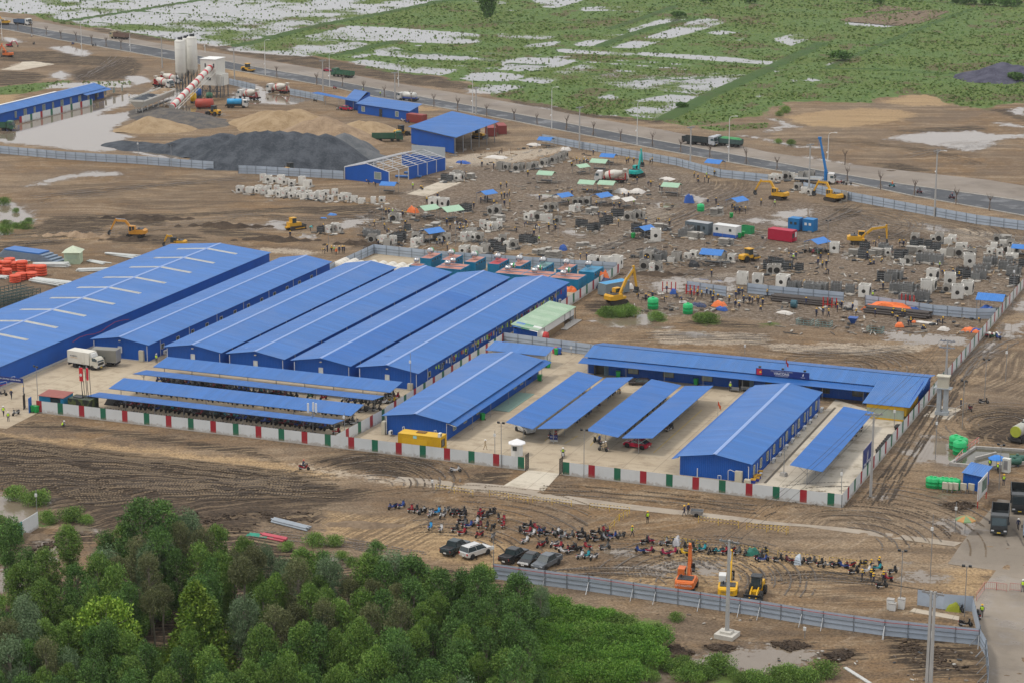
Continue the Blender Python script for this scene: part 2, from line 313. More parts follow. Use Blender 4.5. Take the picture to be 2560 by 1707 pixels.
DARK = [P('m',(-60,1000),(400,600),(700,700),(1500,250),(2300,200),'n',(300,320),(700,420),(1500,480),(2334,680),'o',(-100,1700),'m',(-60,1700)),
      P('a',(1750,398),(2334,468),'b',(500,525),(1000,603),(1650,702),(1970,778),(1900,822),(1400,770),(900,680),(300,580),(0,520),'a',(1900,440)),
      P('a',(830,255),(1180,292),(1500,345),(1700,390),(1300,360),(900,290)),P('a',(-60,480),(300,470),(500,470),(760,510),(1200,525),(1300,600),(1200,720),(700,735),(640,660),(1000,600),(500,590),(300,570),(0,560)),
      P('a',(480,700),(540,670),(580,700),(520,730)),P('a',(-60,650),(300,660),(440,700),(300,760),(-60,790)),P('a',(970,880),(1050,835),(1180,830),(1100,870),(1000,895)),
      P('c',(0,905),(400,962),(640,1022),(900,1062),(1380,1104),(1350,1130),(800,1080),(300,1010),(0,940)),P('e',(310,510),(480,412),(800,398),(1250,385),(1520,430),(1480,490),(1000,480),(900,560),(700,600),(100,605),(60,590),(300,540)),
      P('e',(1150,385),(1700,380),(2334,350),'f',(0,345),(400,320),(1100,300),(1130,360),(800,400),(300,370),(0,370),'e',(1900,395),(1500,420)),P('e',(1800,540),(1940,468),(2334,560),'f',(180,590),(400,635),(200,640),'e',(2334,620),(2000,580)),
      P('e',(1100,560),(1300,580),(1800,570),(1880,630),(1500,660),(1000,650)),P('e',(0,640),(180,630),(700,640),(300,680),(0,740)),P('f',(860,660),(920,635),(1060,680),(1240,690),(1150,710),(900,690)),P('f',(1500,90),(1560,50),(1680,70),(1560,120)),
      P('g',(1090,905),(1250,890),(1460,930),(1520,960),(1300,960),(1100,930)),P('g',(1540,930),(1740,930),(1760,960),(1600,955)),P('g',(1480,1360),(1900,1350),(2334,1410),(2100,1430),(1700,1390)),P('g',(200,400),(330,370),(600,400),(450,430)),
      P('g',(660,1180),(1050,1180),(1080,1250),(800,1290),(690,1240)),P('h',(560,330),(760,340),(860,400),(700,420),(500,560),(700,400),(620,350)),P('h',(900,560),(1100,540),(1500,600),(1300,640),(1000,620)),P('h',(940,1460),(1020,1450),(1020,1480)),
      P('i',(-60,830),(700,950),(1500,1060),(2334,1130),'j',(700,1300),(1100,1330),(900,1400),(500,1480),(100,1568),'i',(1600,1700),(700,1700),(430,1500),(380,1400),(0,1300)),P('i',(100,740),(300,700),(900,760),(1500,850),(2334,960),'j',(180,1060),(0,1000),'i',(1700,930),(900,800)),
      P('j',(540,1050),(650,1000),(900,985),(1300,1010),(1660,1080),(1500,1160),(1300,1210),(900,1140),(620,1090)),P('j',(1900,1240),(2100,1165),(2300,1180),(2250,1260),(2080,1310)),P('n',(0,0),(600,0),(560,100),(120,110),(0,60)),P('m',(1500,0),(2334,0),(2334,200),(2100,210)),
      P('m',(300,270),(600,150),(900,190),(1180,150),(1100,220),(700,290),(640,250),(330,330),(60,480),(-60,500)),P('o',(1390,1230),(1500,1210),(1700,1300),(1560,1370),(1370,1340)),P('o',(1720,1230),(1800,1200),(2100,1220),(2020,1300),(1850,1290)),P('p',(1110,1150),(1250,1130),(1850,1240),(1900,1500),(1400,1500),(1130,1350)),
      P('l',(1990,600),(2150,570),(2334,590),(2334,880),(2100,900),(1900,850),(1800,830),(1960,700)),P('l',(1580,1450),(1800,1430),(1900,1480),(1700,1540)),P('p',(430,1310),(560,1280),(780,1260),(860,1320),(600,1420)),P('p',(-60,1200),(300,1180),(400,1230),(200,1290)),P('d',(950,1490),(1200,1490),(1500,1560),(1100,1568)),P('d',(1050,1200),(1300,1180),(1900,1150),(2000,1190),(1500,1210)),P('d',(2000,990),(2334,1000),(2334,1110),(2180,1050))]
PALE = [P('f',(0,690),(330,700),(560,720),(480,760),(100,730)),P('b',(1560,1480),(2000,1400),(2334,1380),'c',(500,1330),(440,1380),(80,1480),'b',(2334,1500),(1800,1530)),P('a',(10,640),(180,570),(420,565),(520,585),(180,640)),
      P('j',(300,1100),(420,1090),(760,1150),(2000,1300),(2334,1340),'k',(600,1440),(300,1420),'j',(1400,1270),(700,1190)),P('g',(1260,300),(1160,450),(700,720),(760,770),(1100,560),(1500,380)),P('h',(1250,500),(1800,520),(2334,600),(1800,640)),
      P('f',(1380,190),(1700,90),(1880,100),(1560,225)),P('l',(0,0),(1500,0),(1400,60),(800,100),(0,50)),P('g',(1300,1430),(2334,1480),(2334,1568),(1300,1568)),P('g',(1500,960),(2050,920),(2030,990),(1600,1000))]
TRK = [P('i',(-60,880),(700,980),(2334,1150),'j',(900,1340),(1000,1420),(200,1600),'i',(1000,1700),(500,1500),(-60,1250)),P('j',(540,1050),(900,985),(1660,1080),(1900,1200),(1300,1220)),P('n',(640,0),(1700,60),(1600,330),(900,330)),P('o',(500,560),(1100,420),(1900,430),(2000,600),(1300,700),(600,640)),
      P('l',(0,20),(1300,20),(1450,200),(1200,260),(300,150)),P('l',(1640,320),(1900,60),(2334,60),(2334,500),(1900,400)),P('l',(1850,600),(2334,580),(2334,880),(1900,850)),P('e',(300,140),(1900,20),(2334,300),(1200,380)),P('g',(1300,60),(2250,100),(2100,260),(1300,500),(700,760),(1200,400),(1560,280)),P('h',(200,260),(900,300),(2300,560),(2334,640),(1400,600),(560,560),(860,400)),
      P('a',(640,600),(1150,560),(1150,720),(660,740)),P('p',(300,0),(1300,0),(1000,200),(300,130)),P('p',(0,500),(1100,620),(1000,900),(300,800)),P('g',(1300,1420),(2334,1440),(2334,1568),(900,1568))]
SCRUB = [P('o',(60,930),(300,870),(600,850),(1000,920),(1060,980),(1330,990),(1350,1140),(1300,1250),(1380,1370),(1160,1400),(1200,1600),(-300,1600),(-300,1000)),P('o',(1410,1400),(1620,1400),(1680,1500),(1500,1560)),P('o',(1690,1440),(1900,1400),(1950,1500),(2334,1530),(2400,1620),(1700,1620)),P('p',(-60,1530),(150,1450),(450,1530),(400,1620),(-60,1620)),
      P('g',(770,1290),(900,1250),(1060,1250),(1160,1310),(1050,1340),(850,1330)),P('g',(1270,1340),(1340,1320),(1430,1350),(1350,1370)),P('g',(1690,1360),(1760,1310),(1820,1350),(1900,1380),(1760,1390)),P('e',(-60,290),(110,270),(100,300),(-60,340)),P('e',(-60,460),(100,460),(300,510),(250,530),(-60,510)),P('e',(-60,560),(90,550),(40,580),(-60,580)),
      P('a',(-60,800),(400,755),(640,735),(650,770),(440,810),(200,860),(-60,870)),P('a',(740,745),(1200,740),(1200,770),(900,800),(760,790)),P('a',(380,170),(560,140),(700,180),(560,205)),P('h',(-60,1380),(80,1370),(100,1400),(-60,1420)),
      P('c',(1620,1160),(1900,1150),(2334,1120),(2334,1170),(1900,1200)),P('m',(-60,-20),(200,30),(340,60),(480,130),(350,150),(-60,320)),P('i',(-60,1500),(60,1480),(230,1560),(200,1600),(-60,1640)),P('e',(120,370),(170,360),(180,380),(120,385)),P('e',(0,420),(180,440),(180,460),(0,440))]
YARD = [P('f',(900,330),(1300,240),(1500,60),'b',(1800,1500),'c',(100,1480),(800,1480),(1500,1540),'g',(1900,130),'h',(0,250),(700,300),(1400,560),(2200,620),(2334,640),(2400,1050),(2080,1330),(1800,1480),(900,1470),'g',(2200,1330),(1200,1300),(1050,960),(400,700),'f',(1800,660),(1000,700))]
def sdf_many(polys,X,Y,lo=-7.0,hi=7.0,pad=8.0):
 """signed distance in metres to a union of outlines, positive inside"""
 best = np.full(X.shape,lo)
 for p in polys:
  p = np.array(p); mn,mx = p.min(0)-pad,p.max(0)+pad
  idx = np.where((X > mn[0]) & (X < mx[0]) & (Y > mn[1]) & (Y < mx[1]))[0]
  if not len(idx): continue
  x,y = X[idx],Y[idx]; d = np.full(x.shape,1e9); ins = np.zeros(x.shape,bool)
  for a,b in zip(p,np.roll(p,-1,0)):
   e = b-a; t = np.clip(((x-a[0])*e[0]+(y-a[1])*e[1])/(e@e+1e-12),0,1)
   d = np.minimum(d,(x-a[0]-t*e[0])**2+(y-a[1]-t*e[1])**2)
   if abs(e[1]) > 1e-9:
    c = (a[1] > y) != (b[1] > y)
    ins ^= c & (x < a[0]+(y-a[1])/e[1]*e[0])
  d = np.sqrt(d); s = np.clip(np.where(ins,d,-d),lo,hi)
  best[idx] = np.maximum(best[idx],s)
 return best
def sdf_lines(lines,X,Y,lo=-7.0,pad=8.0):
 best = np.full(X.shape,lo)
 for p,hw in lines:
  p = np.array(p); mn,mx = p.min(0)-pad,p.max(0)+pad
  idx = np.where((X > mn[0]) & (X < mx[0]) & (Y > mn[1]) & (Y < mx[1]))[0]
  if not len(idx): continue
  x,y = X[idx],Y[idx]; d = np.full(x.shape,1e9)
  for a,b in zip(p[:-1],p[1:]):
   e = b-a; t = np.clip(((x-a[0])*e[0]+(y-a[1])*e[1])/(e@e+1e-12),0,1)
   d = np.minimum(d,(x-a[0]-t*e[0])**2+(y-a[1]-t*e[1])**2)
  best[idx] = np.maximum(best[idx],np.clip(hw-np.sqrt(d),lo,7))
 return best
def masks(X,Y):
 m = {}
 m['field'] = sdf_many(FIELD,X,Y,-12,12,14)
 m['water'] = np.maximum(sdf_many(WATER,X,Y),sdf_lines(WLINE,X,Y))
 m['bund'] = sdf_lines(BUND,X,Y)
 m['sand'] = sdf_many(SAND,X,Y); m['dark'] = sdf_many(DARK,X,Y); m['pale'] = sdf_many(PALE,X,Y)
 m['yard'] = sdf_many(YARD,X,Y); m['trk'] = sdf_many(TRK,X,Y); m['scrub'] = sdf_many(SCRUB,X,Y)
 return m
_v = np.concatenate([[-500,-430,-350,-270,-200,-150,-110,-80],np.arange(-60,1780,4.6),[1850,1960,2150,2500,3200,4400]])
_u = np.concatenate([[-4200,-2600,-1500,-900,-550,-350,-220],np.arange(-140,2700,6.5),[2780,2910,3110,3460,4060,5160,6600]])
UU,VV = np.meshgrid(_u,_v)
_d = FWD[None,None]+RGT[None,None]*((UU-1280)/FPX)[...,None]-UPV[None,None]*((VV-853.5)/FPX)[...,None]
_p = CAM+_d*(-CAMH/_d[...,2:3])
GX,GY = _p[...,0].ravel(),_p[...,1].ravel()
GM = masks(GX,GY)
def vnoise(X,Y,s,seed=0):
 """cheap value noise"""
 x,y = X*s+seed*17.3,Y*s+seed*9.1
 xi,yi = np.floor(x).astype(np.int64),np.floor(y).astype(np.int64); fx,fy = x-xi,y-yi
 fx,fy = fx*fx*(3-2*fx),fy*fy*(3-2*fy)
 def h(a,b):
  n = np.sin(a*127.1+b*311.7+seed*74.7)*43758.5453
  return n-np.floor(n)
 return (h(xi,yi)*(1-fx)+h(xi+1,yi)*fx)*(1-fy)+(h(xi,yi+1)*(1-fx)+h(xi+1,yi+1)*fx)*fy
_rough = .10*(vnoise(GX,GY,.35,1)-.5)+.06*(vnoise(GX,GY,.9,2)-.5)
_flat = np.clip(-GM['water']/1.5,0,1)
GZ = _rough*_flat+np.clip((GM['dark']+.5)/2.5,0,1)*(vnoise(GX,GY,.3,3)*.55+vnoise(GX,GY,1.1,4)*.08-.25)*_flat
GZ += np.clip((GM['bund']+1)/2,0,1)*.5
_yd = (GX > -100) & (GX < 82.5) & (GY > -76) & (GY < 62)               # under buildings and yard: level
GZ[_yd] = -.06
GZ = np.minimum(GZ,.55)-.02
nv,nu = VV.shape
_i = np.arange(nv*nu).reshape(nv,nu)
faces = np.stack([_i[:-1,:-1],_i[1:,:-1],_i[1:,1:],_i[:-1,1:]],-1).reshape(-1,4)
gme = bpy.data.meshes.new('ground')
gme.vertices.add(nv*nu); gme.vertices.foreach_set('co',np.stack([GX,GY,GZ],1).astype(np.float32).ravel())
gme.loops.add(faces.size); gme.loops.foreach_set('vertex_index',faces.astype(np.int32).ravel())
gme.polygons.add(len(faces)); gme.polygons.foreach_set('loop_start',np.arange(0,faces.size,4,dtype=np.int32))
gme.polygons.foreach_set('loop_total',np.full(len(faces),4,np.int32)); gme.polygons.foreach_set('use_smooth',np.ones(len(faces),bool))
gme.update(calc_edges=True)
for k,a in GM.items():
 at = gme.attributes.new(k,'FLOAT','POINT'); at.data.foreach_set('value',a.astype(np.float32))
def fbm(X,Y,s,o=4,seed=0,g=.55):
 r = np.zeros_like(X); a = 1.0; tot = 0
 for i in range(o): r += a*vnoise(X,Y,s*2.03**i,seed+i*3); tot += a; a *= g
 return r/tot
def put_attr(name,a):
 if a.ndim == 1: at = gme.attributes.new(name,'FLOAT','POINT'); at.data.foreach_set('value',a.astype(np.float32))
 else: at = gme.attributes.new(name,'FLOAT_VECTOR','POINT'); at.data.foreach_set('vector',a.astype(np.float32).ravel())
put_attr('nb',fbm(GX,GY,.04,4,5)); put_attr('nw',fbm(GX,GY,.055,4,13)); put_attr('nk',fbm(GX,GY,.085,4,31))
WX,WY = GX+16*(fbm(GX,GY,.03,2,21)-.5),GY+16*(fbm(GX,GY,.03,2,23)-.5)
def along(ang,X=WX,Y=WY): c,s_ = math.cos(ang),math.sin(ang); return np.stack([(X*c+Y*s_)*.055,-X*s_+Y*c,0*X],1)
put_attr('c1',along(R(19))); put_attr('c2',along(R(68)))
C3 = along(R(27))
def swirl(poly,cen,k=.06):
 i = np.where(sdf_many([poly],GX,GY) > -3)[0]; c = np.array(cen)[:2]
 dx,dy = WX[i]-c[0],WY[i]-c[1]; r = np.hypot(dx,dy)
 C3[i] = np.stack([np.arctan2(dy,dx)*r*k,r,0*r],1)
def straight(poly,p,q):
 i = np.where(sdf_many([poly],GX,GY) > -3)[0]; C3[i] = along(math.atan2(q[1]-p[1],q[0]-p[0]))[i]
straight(TRK[0],Q('i',600,1330),Q('i',1700,1190))
swirl(TRK[1],Q('j',1000,1450)); swirl(TRK[3],Q('o',1750,700)); swirl(TRK[6],Q('l',2150,740)); swirl(TRK[11],Q('p',700,260)); swirl(TRK[4],Q('l',900,330)); swirl(TRK[9],Q('h',300,700))
straight(TRK[5],Q('l',1700,330),Q('l',2000,40)); straight(TRK[8],Q('g',700,740),Q('g',1500,380)); straight(TRK[10],Q('a',700,720),Q('a',1100,560)); straight(TRK[2],Q('n',700,300),Q('n',1300,30))
put_attr('c3',C3)
def ground_material():
 m = bpy.data.materials.new('site_ground'); t = NT(m); g = t.geo()
 av = lambda n: t.new('ShaderNodeAttribute',attribute_name=n).outputs['Vector']
 n_big,nw,nk = t.attr('nb'),t.attr('nw'),t.attr('nk'); n_mid = t.noise(g,.30,5,.68)
 n_fine = t.noise(g,1.1,4,.68); n_vf = t.noise(g,2.7,3,.7)
 s1 = t.noise(av('c1'),1.0,4,.64); s2 = t.noise(av('c2'),.9,3,.6); s3 = t.noise(av('c3'),1.5,3,.6)
 mu = lambda a,b: t.m('MULTIPLY',a,b)
 ad = lambda a,b: t.m('ADD',a,b)
 inv = lambda a: t.m('SUBTRACT',1.0,a)
 fld = t.rng(ad(t.attr('field'),mu(t.m('SUBTRACT',nk,.5),12.0)),-.5,.6)
 fine0 = t.m('SUBTRACT',n_fine,.5); mid0 = t.m('SUBTRACT',n_mid,.5); st0 = t.m('SUBTRACT',s1,.5)
 edge = ad(ad(mu(mid0,9.0),mu(fine0,4.5)),mu(st0,4.0))
 mud = t.mix(t.rng(n_big,.35,.65),(.182,.116,.061),(.222,.158,.098))
 mud = t.mix(mu(t.rng(n_mid,.50,.66),.55),mud,(.29,.225,.152)); mud = t.mix(mu(t.rng(n_mid,.45,.34),.5),mud,(.10,.070,.045))
 mud = t.mix(mu(t.rng(s1,.52,.66),.55),mud,(.120,.084,.054))
 mud = t.mix(mu(t.rng(s2,.57,.70),.35),mud,(.34,.275,.20))
 mud = t.mix(mu(t.rng(nw,.5,.62),.35),mud,(.155,.118,.085))
 s4 = t.noise(av('c1'),.27,4,.62); mud = t.mix(mu(t.rng(s4,.50,.60),.5),mud,(.095,.068,.045)); mud = t.mix(mu(t.rng(s4,.46,.36),.45),mud,(.30,.232,.155)); mud = t.mix(mu(t.rng(nk,.52,.60),.4),mud,(.12,.09,.065))
 sandm = t.rng(ad(t.attr('sand'),edge),-1.6,2.0)
 sandc = t.mix(t.rng(s1,.35,.68),(.385,.27,.145),(.255,.17,.09))
 mud = t.mix(mu(sandm,.85),mud,sandc)
 palem = t.rng(ad(t.attr('pale'),edge),-1.0,1.4)
 mud = t.mix(mu(palem,.8),mud,t.mix(n_fine,(.30,.245,.185),(.46,.40,.32)))
 dk = t.rng(ad(t.attr('dark'),mu(edge,.8)),-1.2,.6)
 yd = t.rng(ad(t.attr('yard'),mu(edge,1.5)),-4,4); mud = t.mix(mu(yd,.62),mud,t.mix(t.rng(n_fine,.38,.62),(.062,.048,.037),(.185,.152,.122)))
 darkc = t.mix(t.rng(n_fine,.3,.7),(.026,.019,.0135),(.080,.056,.036))
 darkc = t.mix(mu(t.rng(s3,.53,.57),.9),darkc,(.215,.158,.098))
 mud = t.mix(dk,mud,darkc)
 trk = t.rng(t.attr('trk'),-2.0,2.0)
 lines = t.rng(s3,.47,.55)
 mud = t.mix(mu(mu(trk,lines),.6),mud,(.075,.053,.036))
 mud = t.mix(mu(mu(mu(trk,t.rng(s3,.43,.36)),.5),inv(dk)),mud,(.31,.24,.155))
 mud = t.mix(1.0,mud,t.rng(n_vf,.34,.66,.62,1.40,smooth=False),'MULTIPLY')
 mud = t.mix(mu(t.rng(n_fine,.42,.35),.5),mud,(.06,.042,.029)); mud = t.mix(mu(mu(t.rng(n_fine,.60,.68),.35),inv(dk)),mud,(.33,.26,.18))
 gr = t.mix(t.rng(n_mid,.3,.7),(.066,.122,.034),(.118,.172,.046))
 gr = t.mix(t.rng(nw,.42,.62),gr,(.105,.145,.036))
 gr = t.mix(mu(t.rng(s1,.52,.66),.55),gr,(.036,.066,.02))
 gr = t.mix(mu(t.rng(n_fine,.52,.75),.6),gr,(.125,.165,.048))
 gr = t.mix(mu(t.rng(nk,.58,.68),.65),gr,(.11,.072,.045))
 gr = t.mix(mu(t.rng(ad(t.attr('bund'),mu(edge,.4)),-.6,.6),.7),gr,(.032,.075,.018))
 gr = t.mix(1.0,gr,t.rng(n_vf,.2,.8,.75,1.25,smooth=False),'MULTIPLY')
 scr = t.rng(ad(t.attr('scrub'),mu(edge,.7)),-.4,.5)
 base = t.mix(t.m('MAXIMUM',fld,scr),mud,gr)
 wedge = mu(ad(ad(ad(mu(mid0,8.0),mu(fine0,4.6)),mu(st0,4.0)),mu(t.m('SUBTRACT',n_vf,.5),3.2)),t.mix(fld,(1.2,1.2,1.2),(.66,.66,.66)))
 weed = mu(t.rng(ad(ad(mu(nw,.50),mu(n_fine,.34)),mu(s1,.22)),.555,.585),fld)
 lvl = ad(t.attr('water'),wedge)
 wat = mu(t.rng(lvl,-.12,.25),inv(weed))
 wat = mu(wat,inv(t.rng(ad(t.attr('bund'),mu(edge,.3)),-.3,.3)))
 rim = mu(t.rng(lvl,-2.2,.1),inv(fld))
 base = t.mix(mu(rim,.55),base,t.mix(.55,base,(.085,.065,.045)))
 watc = t.mix(fld,t.mix(n_mid,(.15,.115,.08),(.22,.18,.135)),(.15,.15,.145))
 col = t.mix(wat,base,watc)
 rough = ad(mu(inv(wat),t.m('SUBTRACT',.88,ad(mu(rim,.4),mu(yd,t.rng(n_fine,.5,.62,0,.35))))),.05)
 hgt = ad(mu(n_fine,.8),ad(mu(s1,.9),mu(mu(s3,trk),.9)))
 t.set(Base_Color=col,Roughness=rough,Specular_IOR_Level=ad(.2,mu(wat,.3)),Normal=t.bump(hgt,.20,t.m('SUBTRACT',1.0,wat) if False else .85))
 bn = [n for n in t.n if n.type == 'BUMP'][0]; t.l.new(mu(inv(wat),.85),bn.inputs['Strength'])
 return m
gme.materials.append(ground_material())
ground = bpy.data.objects.new('ground',gme); COL.objects.link(ground); tag(ground,kind='structure')
def sheet(name,poly,z,mat,kind='structure',label=None,parent=None):
 b = B(); n = len(poly); b.add([(p[0],p[1],z) for p in poly]+[(p[0],p[1],z-.12) for p in poly],
        [tuple(range(n))]+[(i,n+i,n+(i+1) % n,(i+1) % n) for i in range(n)])
 o = O(name,b,mat,kind=kind)
 if label: o['label'] = label
 return o
def area2(p): return sum(p[i][0]*p[(i+1) % len(p)][1]-p[(i+1) % len(p)][0]*p[i][1] for i in range(len(p)))
def ccw(p): return p if area2(p) > 0 else p[::-1]
def concrete(name,a,b,stain,wet=.0,s=.35,joint=0):
 m = bpy.data.materials.new(name); t = NT(m); g = t.geo()
 n1 = t.noise(g,.06,4,.6); n2 = t.noise(g,s,5,.65); n3 = t.noise(g,4,3,.6)
 c = t.mix(t.rng(n1,.35,.65),a,b)
 c = t.mix(t.m('MULTIPLY',t.rng(n2,.48,.7),.7),c,stain)
 c = t.mix(t.m('MULTIPLY',t.rng(t.noise(t.mapping(g,(.12,.9,1),(0,0,R(20))),.8,4,.6),.55,.75),.35),c,stain)
 c = t.mix(1.0,c,t.rng(n3,.2,.8,.92,1.08,smooth=False),'MULTIPLY')
 if joint:
  sp = t.new('ShaderNodeSeparateXYZ'); t.link(g,sp.inputs[0])
  for k in (0,1):
   fr = t.m('FRACT',t.m('DIVIDE',sp.outputs[k],joint)); c = t.mix(t.m('MULTIPLY',t.m('LESS_THAN',fr,.022),.38),c,(.10,.08,.06))
 pud = t.rng(t.m('ADD',t.m('MULTIPLY',n2,.6),t.m('MULTIPLY',n1,.4)),.5,.6) if wet else 0.0
 r = t.m('SUBTRACT',.82,t.m('MULTIPLY',pud,wet)) if wet else .82
 t.set(Base_Color=c,Roughness=r,Specular_IOR_Level=.3,Normal=t.bump(n2,.03,.5))
 return m
CONC = concrete('yard_concrete',(.44,.37,.27),(.375,.305,.215),(.25,.195,.135),0,.35,5.0)
CONC2 = concrete('yard_concrete_pale',(.52,.47,.38),(.45,.39,.31),(.20,.165,.11),0,.3,5.0)
ROADC = concrete('site_road_concrete',(.36,.31,.25),(.31,.26,.20),(.21,.165,.125),.35)
WETR = concrete('wet_road_concrete',(.20,.17,.135),(.265,.225,.18),(.14,.115,.09),.55,.2)
sheet('concrete_yard',ccw([(-71,-74),(54,-74),(66.5,-74),(66.5,-24),(50,-15.5),(21,-15.5),(21,-5),(-.5,-2),(-1,62),(-57,62),(-57,39),(-69,39),(-71,38)]),.03,CONC)
sheet('concrete_yard',ccw([(66.5,-74),(81,-74),(81,-26),(66.5,-17)]),.034,CONC2)
sheet('concrete_ramp',ccw([(31.9,-74),(37,-74),(37.8,-82.9),(31.2,-82.6)]),.034,CONC2)
sheet('concrete_yard',ccw([tuple(Q('i',x,y)[:2]) for x,y in ((-200,560),(-200,745),(60,770),(340,625),(300,500))]+[(-71,-60),(-74,-72)][:0]),.026,CONC)
# shared surface materials
def roofmat(name,col,ax):
 """painted roof sheet: tone shifts from sheet to sheet, runs of dirt down the slope, dull worn patches"""
 m = bpy.data.materials.new(name); t = NT(m); g = t.geo(); sc = (.10,1.0,.1) if ax == 'y' else (1.0,.10,.1)
 st = t.noise(t.mapping(g,sc),1.7,3,.7); sp = t.new('ShaderNodeSeparateXYZ'); t.link(g,sp.inputs[0]); q = sp.outputs[1 if ax == 'y' else 0]
 wn_ = t.new('ShaderNodeTexWhiteNoise',noise_dimensions='1D'); t.link(t.m('FLOOR',t.m('DIVIDE',q,1.07)),wn_.inputs['W'])
 c = t.mix(1.0,tuple(col),t.rng(wn_.outputs['Value'],0,1,.93,1.06,smooth=False),'MULTIPLY')
 c = t.mix(t.m('MULTIPLY',t.rng(st,.48,.68),.55),c,tuple(x*.7+.05 for x in col)); c = t.mix(t.m('MULTIPLY',t.rng(t.noise(g,.09,4,.65),  .48,.66),.55),c,tuple(x*.82+.045 for x in col))
 c = t.mix(t.m('MULTIPLY',t.m('LESS_THAN',t.m('FRACT',t.m('DIVIDE',q,1.07)),.07),.12),c,tuple(x*.6 for x in col))
 t.set(Base_Color=c,Roughness=t.rng(st,.3,.7,.42,.62,smooth=False),Specular_IOR_Level=.4); MATS[name] = m; return m
ROOF = roofmat('blue_roof_sheet',(.044,.162,.44),'y'); ROOFX = roofmat('blue_roof_sheet_cross',(.046,.164,.43),'x'); ROOF2 = roofmat('blue_roof_sheet_deep',(.022,.130,.41),'y')
ROOF3 = roofmat('blue_roof_sheet_shed',(.056,.180,.47),'x'); ROOF4 = roofmat('blue_roof_car_shed',(.046,.168,.46),'y')
WALLB = M('blue_wall_cladding',(.002,.085,.40),.5,.0,.10,.3,dirt=.12,dirtcol=(.03,.08,.2))
CAP = M('ridge_flashing',(.20,.31,.58),.45,.0,.06)
SKYL = M('skylight_sheet',(.74,.74,.70),.5,.0,.08,1)
WHITE = M('white_paint',(.62,.63,.62),.5,.0,.06,.8,dirt=.12,dirtcol=(.4,.36,.3))
WHITEP = M('white_panel',(.60,.63,.64),.45,.0,.05,.4,dirt=.2,dirtcol=(.42,.41,.38))
REDP = M('red_panel',(.33,.018,.030),.5,.0,.08,.6,dirt=.1)
GREENP = M('green_panel',(.012,.135,.075),.5,.0,.08,.6,dirt=.1)
GALV = M('galvanised_sheet',(.40,.47,.56),.5,.1,.12,.35,dirt=.2,dirtcol=(.30,.32,.34))
GALVD = M('galvanised_rail',(.20,.23,.26),.5,.5,.1)
STEEL = M('steel_tube',(.32,.33,.34),.45,.6,.1)
DARKST = M('dark_steel',(.05,.055,.06),.5,.4,.15)
BLACK = M('black_rubber',(.018,.018,.018),.8,.0,.2)
GLASS = M('dark_glass',(.035,.05,.055),.12,.0,.1,spec=.6)
GLASSP = M('pale_glass',(.22,.27,.25),.15,.0,.1,spec=.6)
FRAMEM = M('bronze_frame',(.07,.065,.05),.5,.2)
CREAM = M('cream_frame',(.5,.47,.36),.5)
BEIGE = M('beige_cabinet',(.48,.45,.36),.5,.0,.06)
DOORG = M('grey_door',(.17,.25,.31),.5)
CONCG = M('grey_concrete',(.37,.355,.33),.85,.0,.12,1.2,dirt=.35,dirtcol=(.22,.19,.15))
BRIGHTG = M('bin_green',(.012,.34,.075),.45,.0,.08)
YEL = M('machine_yellow',(.62,.33,.018),.45,.0,.08,1,dirt=.2)
ORANGE = M('orange_plastic',(.72,.125,.03),.5,.0,.1)
REDT = M('red_paint',(.45,.022,.02),.45,.0,.08)
WOOD = M('timber',(.30,.21,.13),.8,.0,.2,2)
NAVY = M('navy_sign',(.012,.03,.17),.5,.0,.04)
def roof_slope(b,lo0,lo1,hi1,hi0,pitch=.3,depth=.045):
 """ribbed sheet from the eave edge lo0-lo1 up to hi0-hi1 (ribs run down the slope)"""
 lo0,lo1,hi1,hi0 = (Vector(p) for p in (lo0,lo1,hi1,hi0))
 b.corr(lo0,hi0-lo0,lo1-lo0,pitch,depth)
def window(par,c,along,nrm,w=1.5,h=1.2,frame=CREAM,glass=GLASSP,panes=2,name='window'):
 """window on a wall: frame bars proud of the wall, panes as sub-parts"""
 c,a,n = Vector(c),Vector(along),Vector(nrm); rz = math.atan2(a.y,a.x)
 b = B(); t = .07; q = c+n*.04
 for s in (-1,1):
  b.ob(q+a*(s*(w/2-t/2)),(t,.1,h),rz); b.ob(q+Vector((0,0,s*(h/2-t/2))),(w,.1,t),rz)
 o = O(name,b,frame,par)
 pw = (w-2*t)/panes
 for i in range(panes):
  O('pane',B().ob(c+n*.03+a*((i-(panes-1)/2)*pw),(pw-.05,.03,h-2*t),rz),glass,o)
 return o
def door(par,c,along,nrm,w=1.0,h=2.1,mat=DOORG):
 c,a,n = Vector(c),Vector(along),Vector(nrm); rz = math.atan2(a.y,a.x)
 o = O('door',B().ob(c+n*.05+Vector((0,0,h/2)),(w,.08,h),rz),mat,par)
 O('handle',B().ob(c+n*.12+a*(w*.36)+Vector((0,0,1.05)),(.06,.08,.2),rz),STEEL,o)
 return o
